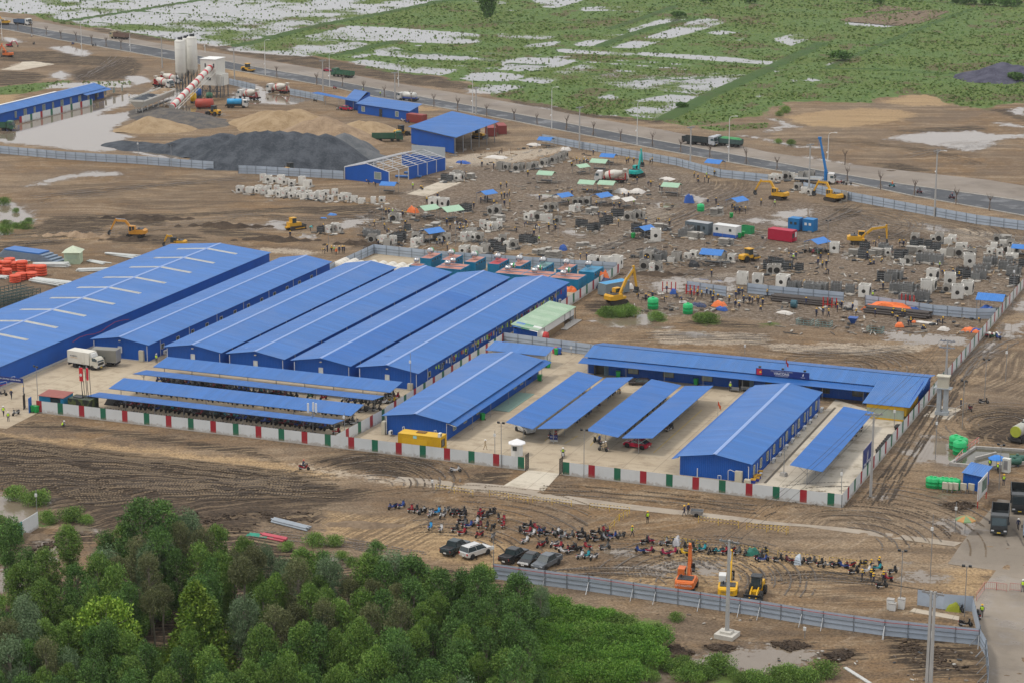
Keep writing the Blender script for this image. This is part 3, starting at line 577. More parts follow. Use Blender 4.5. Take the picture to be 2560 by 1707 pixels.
def wall(par,p,q,z0,z1,mat=WALLB,gable=None,pitch=.3,z1b=None):
 """ribbed wall from p to q; gable: apex height above the middle"""
 b = B(); p,q = Vector((*p,z0)),Vector((*q,z0)); d = q-p; n = Vector((d.y,-d.x,0)).normalized(); L = d.length; dn = d/L
 k = max(1,round(L/pitch)); row = []
 for i in range(k):
  for f,h in ((0,0),(.55,0),(.67,1),(.88,1)): row.append(((i+f)*L/k,h*.035))
 row.append((L,0)); m = len(row)
 def top(x):
  if gable: return z1+(gable-z1)*(1-abs(2*x/L-1))
  return z1+((z1b if z1b else z1)-z1)*x/L
 vs = [p+dn*x+n*h for x,h in row]+[Vector((*(p+dn*x+n*h)[:2],top(x))) for x,h in row]
 b.add(vs,[(i,i+1,m+i+1,m+i) for i in range(m-1)])
 vs2 = [p-n*.08+dn*x for x in (0,L/2,L)]+[Vector((*(p-n*.08+dn*x)[:2],top(x))) for x in (0,L/2,L)]
 b.add(vs2,[(0,3,4,1),(1,4,5,2)])
 return O('wall',b,mat,par)
def ac_unit(par,x,y,z,dx,s=1.0):
 o = O('air_conditioner',B().box(x,x+dx*.38,y-.42*s,y+.42*s,z,z+.62*s) if dx > 0 else B().box(x+dx*.38,x,y-.42*s,y+.42*s,z,z+.62*s),WHITE,par)
 O('grille',B().cyl((x+dx*.385,y,z+.31*s),(x+dx*.41,y,z+.31*s),.24*s,n=10),DARKST,o)
def downpipe(par,x,y,z,dx):
 O('downpipe',B().tube([(x-dx*.25,y,z),(x+dx*.16,y,z-.12),(x+dx*.16,y,.15)],.055,6),WHITE,par)
def long_house(name,label,x0,x1,y0,y1,ze=3.15,zr=4.1,ov=.5,gov=.5,roof=ROOF,group=None,capw=.30,cat='building',pitch=.32,near=True):
 """gabled house with its ridge along Y"""
 r = E(name,((x0+x1)/2,y0,0),0,label,cat,group); r.location = (0,0,0)
 xm = (x0+x1)/2; sl = (zr-ze)/((x1-x0)/2+ov)
 wz = ze+sl*ov-.06
 wall(r,(x0,y0),(x1,y0),0,wz,gable=zr-.06); wall(r,(x1,y1),(x0,y1),0,wz,gable=zr-.06)
 wall(r,(x1,y0),(x1,y1),0,wz); wall(r,(x0,y1),(x0,y0),0,wz)
 a,c = y0-gov,y1+gov
 for s,xe in ((-1,x0-ov),(1,x1+ov)):
  b = B(); roof_slope(b,(xe,a,ze),(xe,c,ze),(xm,c,zr),(xm,a,zr),pitch)
  O('roof',b,roof,r)
 b = B()
 for s in (-1,1):
  b.add([(xm,a-.02,zr+.09),(xm,c+.02,zr+.09),(xm+s*capw,c+.02,zr+.07-sl*capw),(xm+s*capw,a-.02,zr+.07-sl*capw)],[(0,1,2,3)] if s > 0 else [(3,2,1,0)])
 O('ridge_cap',b,CAP,r)
 return r
# the warehouse
wh = long_house('warehouse','largest blue gabled warehouse with pale cross-shaped skylight strips, at the left edge',-95.6,-71.6,-84,39,3.75,4.85,.35,.3,capw=.35,cat='warehouse',pitch=.45)
for i in range(11):
 y = 33.2-i*10.05+(i % 3)*.2
 for s in (-1,1):
  x0,x1 = (-83.6-.35,-83.6-7.2) if s < 0 else (-83.6+.35,-83.6+7.2)
  z = lambda x: 4.85-1.1*abs(x+83.6)/12.35+.065
  O('skylight',B().add([(x0,y-.5,z(x0)),(x1,y-.5,z(x1)),(x1,y+.5,z(x1)),(x0,y+.5,z(x0)),
             (x0,y-.5,z(x0)-.06),(x1,y-.5,z(x1)-.06),(x1,y+.5,z(x1)-.06),(x0,y+.5,z(x0)-.06)],
             [(0,1,2,3),(3,2,1,0),(0,4,5,1),(1,5,6,2),(2,6,7,3),(3,7,4,0)]),SKYL,wh)
O('plinth',B().box(-71.5,-70.9,-80,38,0,.25),CONCG,wh)
O('hose',B().tube([(-71.2,-40+i*2.5,2.7+.35*math.sin(i*1.3)) for i in range(9)],.05),M('red_hose',(.35,.05,.04),.6),wh)
# five dormitories
MILD = M('pale_scratch',(.25,.38,.66),.5)
for i,(x0,x1,tx) in enumerate([(-67.9,-56.4,'nearest the warehouse'),(-52.5,-41.4,'second from the warehouse'),(-39.7,-28.7,'middle one of five'),
              (-26.7,-15.7,'with one darker patch of newer sheets on its roof'),(-13.9,-2.7,'with laundry under its eave, farthest from the warehouse')]):
 d = long_house('dormitory','long blue gabled dormitory, '+tx,x0,x1,-38.2,37.4,3.2,4.15,.45,.45,group='row of blue dormitories')
 xm = (x0+x1)/2
 window(d,(xm-.1,-38.25,1.75),(1,0,0),(0,-1,0),.85,1.2,WHITE,WHITEP,1,'notice_board')
 O('lamp',B().box(xm-.2,xm+.15,-38.6,-38.3,3.35,3.5),BEIGE,d)
 O('electric_cabinet',B().box(x1-1.6,x1-.7,-38.9,-38.35,.1,2.1 if i == 0 else 1.3),BEIGE,d)
 if i: O('electric_cabinet',B().box(x0+.3,x0+1.2,-38.9,-38.35,.05,1.1),BEIGE,d)
 downpipe(d,x1-.05,-38.45,3.0,0.01)
 O('downpipe',B().tube([(x0+.3,-38.5,3.0),(x0+.3,-38.5,.2)],.07,6),WHITE,d)
 O('wall_foot',B().box(x0-.1,x1+.1,-38.6,-38.3,0,.12),CONCG,d)
 for k in range(7):
  y = -34+k*10.8
  downpipe(d,x1,y,3.1,1)
  ac_unit(d,x1+.35,y+1.0,.35,1)
 if i == 3:
  b = B(); roof_slope(b,(x1+.45,-38.6,3.2+.035),(x1+.45,18,3.2+.035),(xm+.3,18,4.12+.035),(xm+.3,-38.6,4.12+.035),.32)
  O('roof_patch',b,ROOF2,d)
 if i in (0,4):
  for k in range(12):
   y = -33+k*5.6
   window(d,(x1+.02,y,1.7),(0,1,0),(1,0,0),1.1,1.0,CREAM,GLASS,2)
 for k in range(6 if i > 1 else 2):
  y = rnd.uniform(-36,20); xx = xm-rnd.uniform(1.2,5)
  z = 3.2+.95*(1-(xm-xx)/((x1-x0)/2+.45))
  O('roof_scratch',B().add([(xx-rnd.uniform(.6,1.6),y,z-.12),(xx,y,z+.075),(xx,y+.14,z+.075),(xx-.8,y+.14,z-.1)],[(0,1,2,3)]),MILD,d)
lau = [M('laundry_%d' % k,c,.9) for k,c in enumerate([(.03,.035,.05),(.25,.03,.05),(.10,.14,.2),(.35,.25,.12),(.42,.42,.4),(.05,.12,.09),(.03,.03,.03),(.3,.45,.05)])]
for k in range(58):
 y = -31+k*1.13+rnd.uniform(-.3,.3); h = rnd.uniform(.5,1.0); z = 2.75
 O('garment',B().add([(-2.1,y-.25,z),(-2.1,y+.25,z),(-2.05,y+.2,z-h),(-2.1,y,z-h*.9),(-2.15,y-.2,z-h),(-2.16,y-.25,z),(-2.16,y+.25,z)],[(0,1,2,3,4),(5,4,3,2,6)]),
       rnd.choice(lau),label='garment on the line under the last dormitory eave, %s from the near end' % nth(k),cat='garment',group='laundry under the last dormitory eave')
O('clothes_line',B().cyl((-2.13,-32,2.76),(-2.13,36,2.76),.015,n=4),STEEL,label='clothes line strung along the last dormitory eave',cat='line')
# office blocks of the compound
of1 = long_house('office_block','blue office block with verandah roof beside the yellow container',3.4,13.9,-64.2,-22.4,3.2,4.1,.7,.5,cat='building')
b = B(); roof_slope(b,(15.7,-64,2.55),(15.7,-20.6,2.55),(14.3,-20.6,2.95),(14.3,-64,2.95),.3); O('verandah_roof',b,ROOF2,of1)
for y in (-63,-58.5,-53,-29): window(of1,(13.97,y+2,1.6),(0,1,0),(1,0,0),1.3,1.3)
for y in (-34,-31,-27): window(of1,(13.97,y,1.6),(0,1,0),(1,0,0),1.3,1.3)
for y in (-57,-49,-41,-33,-25): O('post',B().cyl((15.5,y,0),(15.5,y,2.6),.05,n=6),STEEL,of1)
O('porch',B().box(14.1,17.2,-45,-33,.02,.12),M('porch_tiles',(.22,.33,.27),.4),of1)
O('downpipe',B().tube([(3.5,-64.6,3.1),(3.5,-64.6,.2)],.06,6),WHITE,of1)
for x in (6.3,11.9): O('downpipe',B().tube([(x,-64.4,.2),(x,-64.5,1.6),(x+.35,-64.5,1.7),(x+.35,-64.5,.4)],.06,6),WHITE,of1)
ac_unit(of1,4.2,-65.0,.3,1); O('electric_cabinet',B().box(2.7,3.3,-64.9,-63.9,0,2.2),BEIGE,of1)
for a,c in (((14.4,-64.1,2.6),(15.6,-64,2.5)),): O('pipe',B().tube([(14,-64.3,.2),(14.05,-64.4,3.0),(15.6,-64.4,2.6)],.04),WHITE,of1)
of3 = long_house('office_block','blue office block with a row of cream windows and air conditioners, beside the far corner',54.4,65.6,-67.6,-24.6,3.1,4.05,.35,.5,roof=ROOF,cat='building')
b = B(); roof_slope(b,(53.2,-24,2.6),(53.2,-68.2,2.6),(54.3,-68.2,2.95),(54.3,-24,2.95),.3); O('side_roof',b,ROOF2,of3)
for k in range(11):
 y = -66+k*3.85
 window(of3,(65.67,y,1.65),(0,1,0),(1,0,0),1.1 if k % 4 else .9,1.5)
 if k not in (1,): ac_unit(of3,66.1,y+1.7,.15,1,1.15 if k % 3 else .9)
 if k % 2 == 0: O('downpipe',B().tube([(65.95,y+.95,2.5),(65.95,y+.95,.3)],.05,6),WHITE,of3)
O('downpipe',B().tube([(65.3,-68.1,2.7),(65.4,-68.05,2.6),(65.4,-68.05,.3)],.06,6),WHITE,of3)
O('downpipe',B().tube([(57.3,-68,.1),(57.3,-68,1.5)],.08,6),WHITE,of3)
O('electric_cabinet',B().box(63.4,64.5,-68.6,-68,0,1.9),BEIGE,of3); O('electric_cabinet',B().box(65.0,65.9,-69.2,-68.4,0,.9),BEIGE,of3)
O('pipe',B().tube([(62.2,-68,.2),(62.2,-68.1,1.7),(62.5,-68.1,1.9),(63.4,-68.1,1.6)],.05),WHITE,of3)
O('pipe',B().tube([(60.6,-68,.1),(60.6,-68.1,.8),(61.1,-68.1,.8),(61.1,-68.1,.1)],.05),WHITE,of3)
O('drain',B().box(67.5,67.9,-67,-22,.035,.045),M('drain_grate',(.10,.085,.065),.8),of3)
O('walkway',B().box(65.7,67.4,-67,-24.4,.035,.1),CONC2,of3)
of2 = E('office_block',(0,0,0),0,'long blue main office with name board on its roof, running across the yard','building')
ze,zr = 3.0,3.9
wall(of2,(21,-16.2),(80.6,-16.2),0,2.9); wall(of2,(80.6,-6.2),(21,-6.2),0,2.9)
wall(of2,(21,-6.2),(21,-16.2),0,2.9,gable=3.8); wall(of2,(80.6,-16.2),(80.6,-6.2),0,2.9,gable=3.8)
b = B(); roof_slope(b,(20.3,-16.5,ze),(81.4,-16.5,ze),(81.4,-11.3,zr),(20.3,-11.3,zr),.3); O('roof',b,ROOFX,of2)
b = B(); roof_slope(b,(81.4,-5.9,ze),(20.3,-5.9,ze),(20.3,-11.2,zr+.05),(81.4,-11.2,zr+.05),.3); O('roof',b,ROOFX,of2)
b = B(); roof_slope(b,(20.1,-19.0,2.45),(73.2,-19.0,2.45),(73.2,-16.4,2.8),(20.1,-16.4,2.8),.3); O('verandah_roof',b,ROOF2,of2)
b = B(); roof_slope(b,(73.3,-26.6,2.62),(81.3,-26.6,2.62),(81.3,-14.5,3.42),(73.3,-14.5,3.42),.3); O('wing_roof',b,ROOFX,of2)
O('wing_wall',B().ext([(-26,2.66),(-26,2.4),(-6.2,2.4),(-6.2,3.0),(-11.3,3.8)],80.7,80.78,'yz'),WALLB,of2)
for x,w in ((29.6,2.0),(36.2,2.0),(43.3,2.0),(57.5,2.0),(61.5,1.4),(64.5,1.6),(70.2,1.9)): window(of2,(x,-16.28,1.45),(1,0,0),(0,-1,0),w,1.45,FRAMEM,GLASSP if x < 44 else GLASS)
for x in (54.4,72.3): door(of2,(x,-16.28,0),(1,0,0),(0,-1,0),1.1,2.1,FRAMEM)
for x in (23.6,50.4):
 O('doorway',B().box(x-1.0,x+1.0,-16.33,-16.26,0,2.2),DARKST,of2)
 for s in (-1,1): O('door_leaf',B().ob((x+s*1.1,-16.75,1.1),(.08,1.0,2.15),s*-.5),DOORG if s > 0 else FRAMEM,of2)
for k in range(8): O('post',B().cyl((22+k*7.1,-18.8,0),(22+k*7.1,-18.8,2.45),.045,n=6),STEEL,of2)
sg = E('name_board',(0,0,0),0,'dark blue company name board standing on the main office roof','sign')
O('board',B().box(52.2,61.7,-16.75,-16.62,2.95,4.15),NAVY,sg)
O('emblem',B().box(52.35,53.3,-16.78,-16.75,3.02,4.08),M('sign_red',(.5,.02,.05),.5),sg)
O('emblem_flame',B().add([(52.95,-16.8,3.3),(53.3,-16.8,3.5),(53.1,-16.8,3.6),(53.25,-16.8,3.85),(52.8,-16.8,3.6)],[(0,1,2,3,4)]),M('sign_yellow',(.8,.45,.05),.5),sg)
LET = M('white_letters',(.72,.72,.72),.6)
FR = (R(90),0,0)
text('VINCONS',.62,LET,sg,(56.8,-16.79,3.50),FR,bold=True)
text('CÔNG TY CỔ PHẦN ĐẦU TƯ XÂY DỰNG',.21,LET,sg,(56.8,-16.79,3.93),FR)
text('BAN ĐIỀU HÀNH DỰ ÁN',.20,LET,sg,(56.8,-16.79,3.12),FR)
O('emblem',B().add([(60.5,-16.8,3.45),(60.7,-16.8,3.5),(60.75,-16.8,4.0),(60.55,-16.8,3.75)],[(0,1,2,3)]),LET,sg)
text('VINHOMES',.17,LET,sg,(60.6,-16.79,3.2),FR)
for x in (52.9,57,60.9): O('floodlight',B().box(x-.2,x+.2,-16.9,-16.5,4.3,4.55).cyl((x,-16.68,4.15),(x,-16.68,4.3),.03,n=5),DARKST,sg)
for x in (52.4,61.5): O('prop',B().cyl((x,-16.6,3.1),(x,-15.7,3.2),.03,n=5),STEEL,sg)
def flag(loc,h,name='flag',label='',mat=REDT,w=1.0,hh=.7,pole=STEEL):
 f = E(name,loc,rnd.uniform(-.4,.4),label,'flag')
 O('flagpole',B().cyl((0,0,0),(0,0,h),.03,.02,6),pole,f)
 b = B(); n = 5
 vs = [(w*i/n*.5,.12*math.sin(i*1.5),h-.05-hh*j-w*i/n*.8) for j in (0,1) for i in range(n+1)]
 b.add(vs,[(i,i+1,n+2+i,n+1+i) for i in range(n)]); O('cloth',b,mat,f)
flag((57.2,-15.6,3.0),3.0,label='small red flag on a pole above the name board')
flag((51.5,-37.5,0),3.6,label='orange red flag in the yard beside the office block',mat=ORANGE)
kb = E('kitchen_block',(0,0,0),0,'low white-walled block with flat blue roof behind the office block','building')
for p,q in (((2.4,-15.8),(12.6,-15.8)),((12.6,-15.8),(12.6,-12.6)),((12.6,-12.6),(2.4,-12.6)),((2.4,-12.6),(2.4,-15.8))): wall(kb,p,q,0,2.6,WHITE)
b = B(); roof_slope(b,(1.4,-16.9,2.55),(13.2,-16.9,2.55),(13.2,-12.2,3.1),(1.4,-12.2,3.1),.3); O('roof',b,ROOF3,kb)
door(kb,(8.5,-15.88,0),(1,0,0),(0,-1,0),1.2,2.0,DARKST); door(kb,(12.68,-14.2,0),(0,1,0),(1,0,0),1,2.0,WHITE)
GRN = M('pale_green_sheet',(.30,.43,.31),.5,.0,.10,.3,dirt=.25,dirtcol=(.42,.5,.4))
gs = E('canteen_shed',(0,0,0),0,'white long shed with pale green patched roof beside the dormitories','shed')
b = B(); roof_slope(b,(5.3,0,2.5),(5.3,20.9,2.5),(-.3,20.9,3.25),(-.3,0,3.25),.3); O('roof',b,GRN,gs)
for k in range(9):
 y = .2+k*2.3; b = B(); dz = .05+.02*(k % 2); roof_slope(b,(4.9,y,2.53+dz),(4.9,y+1.9,2.53+dz),(.5,y+1.9,3.1+dz),(.5,y,3.1+dz),.3)
 if k % 2: O('roof_patch',b,M('pale_green_sheet_b',(.36,.48,.36),.5),gs)
for (x0,x1,m) in ((.2,1.9,ROOF3),(1.9,3.6,M('mid_green_sheet',(.09,.27,.15),.5)),(3.6,5.3,WHITE)):
 b = B(); z = lambda x: 3.25-(x+.3)/5.6*.75+.1; b.add([(x0,-.4,z(x0)-.25),(x1,-.4,z(x1)-.25),(x1,2.4,z(x1)),(x0,2.4,z(x0))],[(0,1,2,3)]); O('roof_patch',b,m,gs)
wall(gs,(.2,.3),(5,.3),0,2.5,WALLB); wall(gs,(5,.3),(5,20.6),.95,2.45,WHITE,pitch=.6); wall(gs,(5,20.6),(.2,20.6),0,2.6,WHITE); wall(gs,(.2,20.6),(.2,.3),0,3.1,WHITE)
O('wire_cage',B().box(5.02,5.4,4,14,0,.95),M('rusty_mesh',(.17,.115,.06),.9,.0,.4,6),gs)
for y in (3.2,14.5,17.5,20.5): O('post',B().cyl((5.3,y,0),(5.3,y,2.4),.06,n=6),DARKST,gs)
O('plinth',B().box(4.9,6.6,12,20.7,0,.1),CONCG,gs)
# open sheds: motorbike sheds across,car sheds lengthways
def shed_x(label,x0,x1,ya,za,yb,zb,yp):
 """single-pitch shed along X; posts at yp"""
 s = E('bike_shed',(0,0,0),0,label,'shed','motorbike sheds')
 b = B(); lo,hi = ((ya,za),(yb,zb)) if za < zb else ((yb,zb),(ya,za))
 roof_slope(b,(x0,lo[0],lo[1]),(x1,lo[0],lo[1]),(x1,hi[0],hi[1]),(x0,hi[0],hi[1]),.26,.05); O('roof',b,ROOF3,s)
 n = 9
 for k in range(n):
  x = x0+.8+(x1-x0-1.6)*k/(n-1); zp = za+(zb-za)*(yp-ya)/(yb-ya)
  O('post',B().cyl((x,yp,0),(x,yp,zp-.05),.06,n=6).tube([(x,yp,zp-1.0),(x,ya+(yb-ya)*.2,za+(zb-za)*.2-.06)],.035,5).tube([(x,yp,zp-1.0),(x,ya+(yb-ya)*.85,za+(zb-za)*.85-.06)],.035,5),STEEL,s)
 O('purlin',B().cyl((x0,ya+.1,za-.06),(x1,ya+.1,za-.06),.04,n=5).cyl((x0,yb-.1,zb-.06),(x1,yb-.1,zb-.06),.04,n=5),STEEL,s)
shed_x('blue motorbike shed roof next to the dormitories',-49.3,-3.1,-48.6,2.3,-43.5,2.9,-46)
shed_x('narrow-looking blue motorbike shed roof, second from the dormitories',-49.4,-3.2,-55.4,2.75,-50.9,2.3,-53)
shed_x('wide blue motorbike shed roof, second from the painted fence',-49.1,-3.2,-63.9,2.3,-58.9,2.9,-61.2)
shed_x('narrow-looking blue motorbike shed roof nearest the painted fence',-49.3,-3.2,-70.8,2.75,-66.6,2.3,-68.6)
def shed_y(label,x0,z0,x1,z1,y0,y1,xp):
 s = E('car_shed',(0,0,0),0,label,'shed','car sheds')
 b = B()
 if z0 < z1: roof_slope(b,(x0,y1,z0),(x0,y0,z0),(x1,y0,z1),(x1,y1,z1),.26,.05)
 else: roof_slope(b,(x1,y0,z1),(x1,y1,z1),(x0,y1,z0),(x0,y0,z0),.26,.05)
 O('roof',b,ROOF4,s)
 for k in range(7):
  y = y0+.9+(y1-y0-1.8)*k/6; zp = z0+(z1-z0)*(xp-x0)/(x1-x0)
  O('post',B().cyl((xp,y,0),(xp,y,zp-.05),.06,n=6).tube([(xp,y,zp-1.2),(x0+(x1-x0)*.15,y,z0+(z1-z0)*.15-.06)],.035,5).tube([(xp,y,zp-1.2),(x0+(x1-x0)*.85,y,z0+(z1-z0)*.85-.06)],.035,5),STEEL,s)
shed_y('blue car shed roof nearest the first office block',22.9,3.2,27.6,2.55,-60.9,-27,25.6)
shed_y('blue car shed roof paired with the one nearest the first office block',28.2,2.55,33.2,3.15,-60.4,-26.8,30.6)
shed_y('blue car shed roof left of the red car',36.4,3.1,41.8,2.55,-60.2,-26.8,39.4)
shed_y('blue car shed roof over the red car',42.5,2.55,47.6,3.1,-60.4,-26.9,45)
shed_y('blue single shed roof in the corner behind the tall blue banner',71.3,3.1,76.4,2.6,-66.2,-31.5,73.8)
# painted panel fence
for _m in (WHITEP,REDP,GREENP):
 t = NT(_m); bc = t.p.inputs['Base Color']; src = bc.links[0].from_socket; g = t.geo(); sp = t.new('ShaderNodeSeparateXYZ'); t.link(g,sp.inputs[0])
 k_ = t.m('MULTIPLY',t.rng(t.m('ADD',sp.outputs[2],t.m('MULTIPLY',t.m('SUBTRACT',t.noise(g,1.6,3,.7),.5),1.6)),.55,.0),.6); t.link(t.mix(k_,src,(.24,.18,.125)),bc)
FW = B().corr((0,0,.05),(0,0,1.95),(3.1,0,0),.22,.025,.03).mesh('panel'); FC = B().corr((0,0,.05),(0,0,1.97),(1.05,0,0),.5,.02,.035).mesh('panel')
def painted_fence(name,label,p,q,start=1,first=True,h=1.0,wl=3.1,cl=1.05):
 p,q = Vector((*p,0)),Vector((*q,0)); d = q-p; L = d.length; d /= L; rz = math.atan2(d.y,d.x)
 r = E(name,p,rz,label,'fence'); x = 0; k = start; wh = not first
 while x < L-.3:
  w = min(wl if wh else cl,L-x)
  me = FW if wh else FC
  o = O('panel',me,WHITEP,r,(x,0,0)); o.scale = (w/(3.1 if wh else 1.05),1,h)
  if not wh:
   o.material_slots[0].link = 'OBJECT'; o.material_slots[0].material = REDP if k % 2 else GREENP; k += 1
   o['label'] = 'red panel' if k % 2 == 0 else 'dark green panel'
  x += w; wh = not wh
 O('kerb',B().box(0,L,-.12,.12,-.1,.06),CONCG,r)
 for k in range(int(L/4.15)+1): O('post',B().box(k*4.15-.05,k*4.15+.05,.03,.12,0,1.9*h),GALVD,r)
 return r
f1 = painted_fence('panel_fence','white panel fence with red and green bars in front of the motorbike sheds',(-57.0,-74),(31.4,-74))
f2 = painted_fence('panel_fence','white panel fence with red and green bars from gate to corner, beside the office block',(37.6,-74),(81.2,-74),start=0)
f3 = painted_fence('panel_fence','receding white panel fence with red and green bars along the side road',(81.3,-73.9),(81.7,3),start=1,first=False)
f4 = painted_fence('panel_fence','far receding white panel fence with red and green bars behind the main office',(81.9,3.2),(82.6,84),start=1,first=False)
f5 = painted_fence('panel_fence','inner white panel fence with red and green bars between sheds and office block',(-1.2,-73.6),(-.3,-56),start=1,first=False)
f6 = painted_fence('panel_fence','inner white panel fence with red and green bars along the last dormitory',(-.6,-55.8),(-.9,-2),start=1,first=False)
f7 = painted_fence('panel_fence','white panel fence with red and green bars beside the blue toilet containers',(.2,26),(-.4,64),start=1,first=False)
# grey ribbed fences
SHEETM = B().corr((0,0,.1),(0,0,2.0),(1.06,0,0),.27,.03,.02).mesh('sheet')
def grey_fence(label,pts,h=2.1,brace=0,rail=1,zf=0.0):
 """ribbed metal sheets on posts and rails; pts: world polyline"""
 r = E('sheet_fence',(0,0,0),0,label,'fence')
 for a,c in zip(pts[:-1],pts[1:]):
  a,c = Vector((a[0],a[1],zf)),Vector((c[0],c[1],zf)); d = c-a; L = d.length; d /= L; rz = math.atan2(d.y,d.x)
  n = max(1,round(L/1.05)); k = h/2.1
  for i in range(n):
   o = O('sheet',SHEETM,GALV,r,a+d*(L*i/n),rz); o.scale = (L/n/1.06,1,k)
  nv2 = Vector((d.y,-d.x,0)); m = max(1,round(L/3.2))
  for i in range(m+1):
   q = a+d*(L*i/m)-nv2*.0+nv2*.07*rail
   O('post',B().ob(q+Vector((0,0,h/2)),(.07,.07,h),rz),GALVD,r)
   if brace and i % brace == 0: O('brace',B().cyl(q+nv2*.05+Vector((0,0,h*.62)),q+nv2*1.15,.045,n=6),STEEL,r)
  for z in (.35,.62): O('rail',B().ob((a+c)/2+nv2*.075*rail+Vector((0,0,h*z)),(L,.04,.06),rz),GALVD,r)
 return r
gv = lambda t,*p: [tuple(Q(t,x,y)[:2]) for x,y in p]
nf = grey_fence('near grey ribbed metal fence with slanting braces below the parked machines',gv('n',(2165,622))+gv('o',(300,683),(700,735),(1310,825),(1715,885),(2260,965))+gv('p',(500,1062),(1060,1140),(1920,1225)),2.25,2)
O('cable',B().tube([Vector((*p,2.0-.08*(i % 2)))-Vector((0,.15,0)) for i,p in enumerate(gv('n',(2165,622))+gv('o',(300,683),(700,735),(1310,825),(1715,885),(2260,965))+gv('p',(500,1062),(1060,1140),(1920,1225)))],.04),M('red_hose',(.35,.05,.04)),nf)
grey_fence('grey ribbed metal fence returning along the wide wet road at the corner',gv('p',(1925,1225),(1985,1330),(2005,1568),(1990,1720)),2.25,1)
grey_fence('short grey ribbed fence bay beside the covered motorbike',gv('p',(1360,860),(1600,900),(1860,920))+gv('p',(1925,1190)),2.2,0,-1)
grey_fence('grey ribbed metal fence behind the dormitories and white tanks',[(-57.5,38.5),(-57.5,62),(-41.5,60.6),(-1,63.8)],2.2)
grey_fence('grey ribbed metal fence between kitchen block and main office',[(-.8,-2.2),(20.4,-4.8)],2.2)
grey_fence('long grey ribbed fence along the far side of the batching plant',gv('a',(-120,1395),(0,1405),(600,1460),(1250,1500),(1950,1553)),2.3)
grey_fence('grey ribbed fence between the gravel heap and the unfinished building',gv('e',(2175,20))+gv('f',(0,25),(800,72)),2.3)
grey_fence('long grey ribbed fence between the casting yard and the asphalt road',gv('c',(275,1295),(640,1365),(1000,1425),(1500,1515))+gv('g',(1900,55),(2334,100)),2.2)
grey_fence('grey ribbed fence along the asphalt road right of the crane truck',gv('h',(320,175),(760,270),(1350,380),(1900,480),(2400,545)),2.3)
grey_fence('short free-standing grey ribbed fence behind the workers sorting materials',gv('g',(1595,1090),(1955,1140)),2.2)
grey_fence('grey ribbed fence behind the dark pipe stack',gv('g',(2145,1110),(2334,1130))+gv('h',(690,1195)),2.2)
grey_fence('grey ribbed fence behind the tarpaulin covered pipes',gv('h',(885,1220),(1500,1310),(1900,1345),(2075,1345)),2.2)
grey_fence('grey ribbed fence beside the mixing tower',gv('a',(2090,775),(2330,830)),2.2)
grey_fence('grey ribbed fence running from mixer truck to the far blue office',gv('b',(310,870),(500,905),(620,930)),2.2)
# people
SKIN = M('skin',(.30,.17,.11),.7); NAVYC = M('navy_workwear',(.022,.03,.075),.9,.0,.15,3,rand=.35); TRO = M('dark_trousers',(.03,.032,.045),.9,.0,.15,3,rand=.4)
BOOT = M('boots',(.03,.025,.02),.8); HELY = M('yellow_helmet',(.80,.46,.012),.35); HELW = M('white_helmet',(.75,.75,.74),.35); HIVIS = M('hivis_vest',(.52,.78,.04),.8)
HELR = M('red_helmet',(.55,.05,.03),.35); CYANS = M('cyan_shirt',(.05,.45,.5),.9); TANS = M('sand_uniform',(.45,.36,.24),.9); ORS = M('orange_shirt',(.75,.16,.03),.9); GREYS = M('grey_shirt',(.25,.25,.26),.9); HELB = M('blue_helmet',(.03,.12,.5),.4)
def skin_mesh(joints,bones,rad,name):
 """grow one continuous body from a skeleton with the skin modifier"""
 names = list(joints); me = bpy.data.meshes.new(name)
 me.from_pydata([joints[k] for k in names],[(names.index(a),names.index(b)) for a,b in bones],[])
 o = bpy.data.objects.new(name,me); COL.objects.link(o)
 md = o.modifiers.new('skin','SKIN'); md.use_smooth_shade = True
 sv = me.skin_vertices[0].data
 for i,k in enumerate(names): r = rad[k]; sv[i].radius = r if isinstance(r,tuple) else (r,r); sv[i].use_root = (k == 'hip')
 ss = o.modifiers.new('ss','SUBSURF'); ss.levels = 1; ss.render_levels = 1
 dg = bpy.context.evaluated_depsgraph_get(); out = bpy.data.meshes.new_from_object(o.evaluated_get(dg))
 bpy.data.objects.remove(o); return out
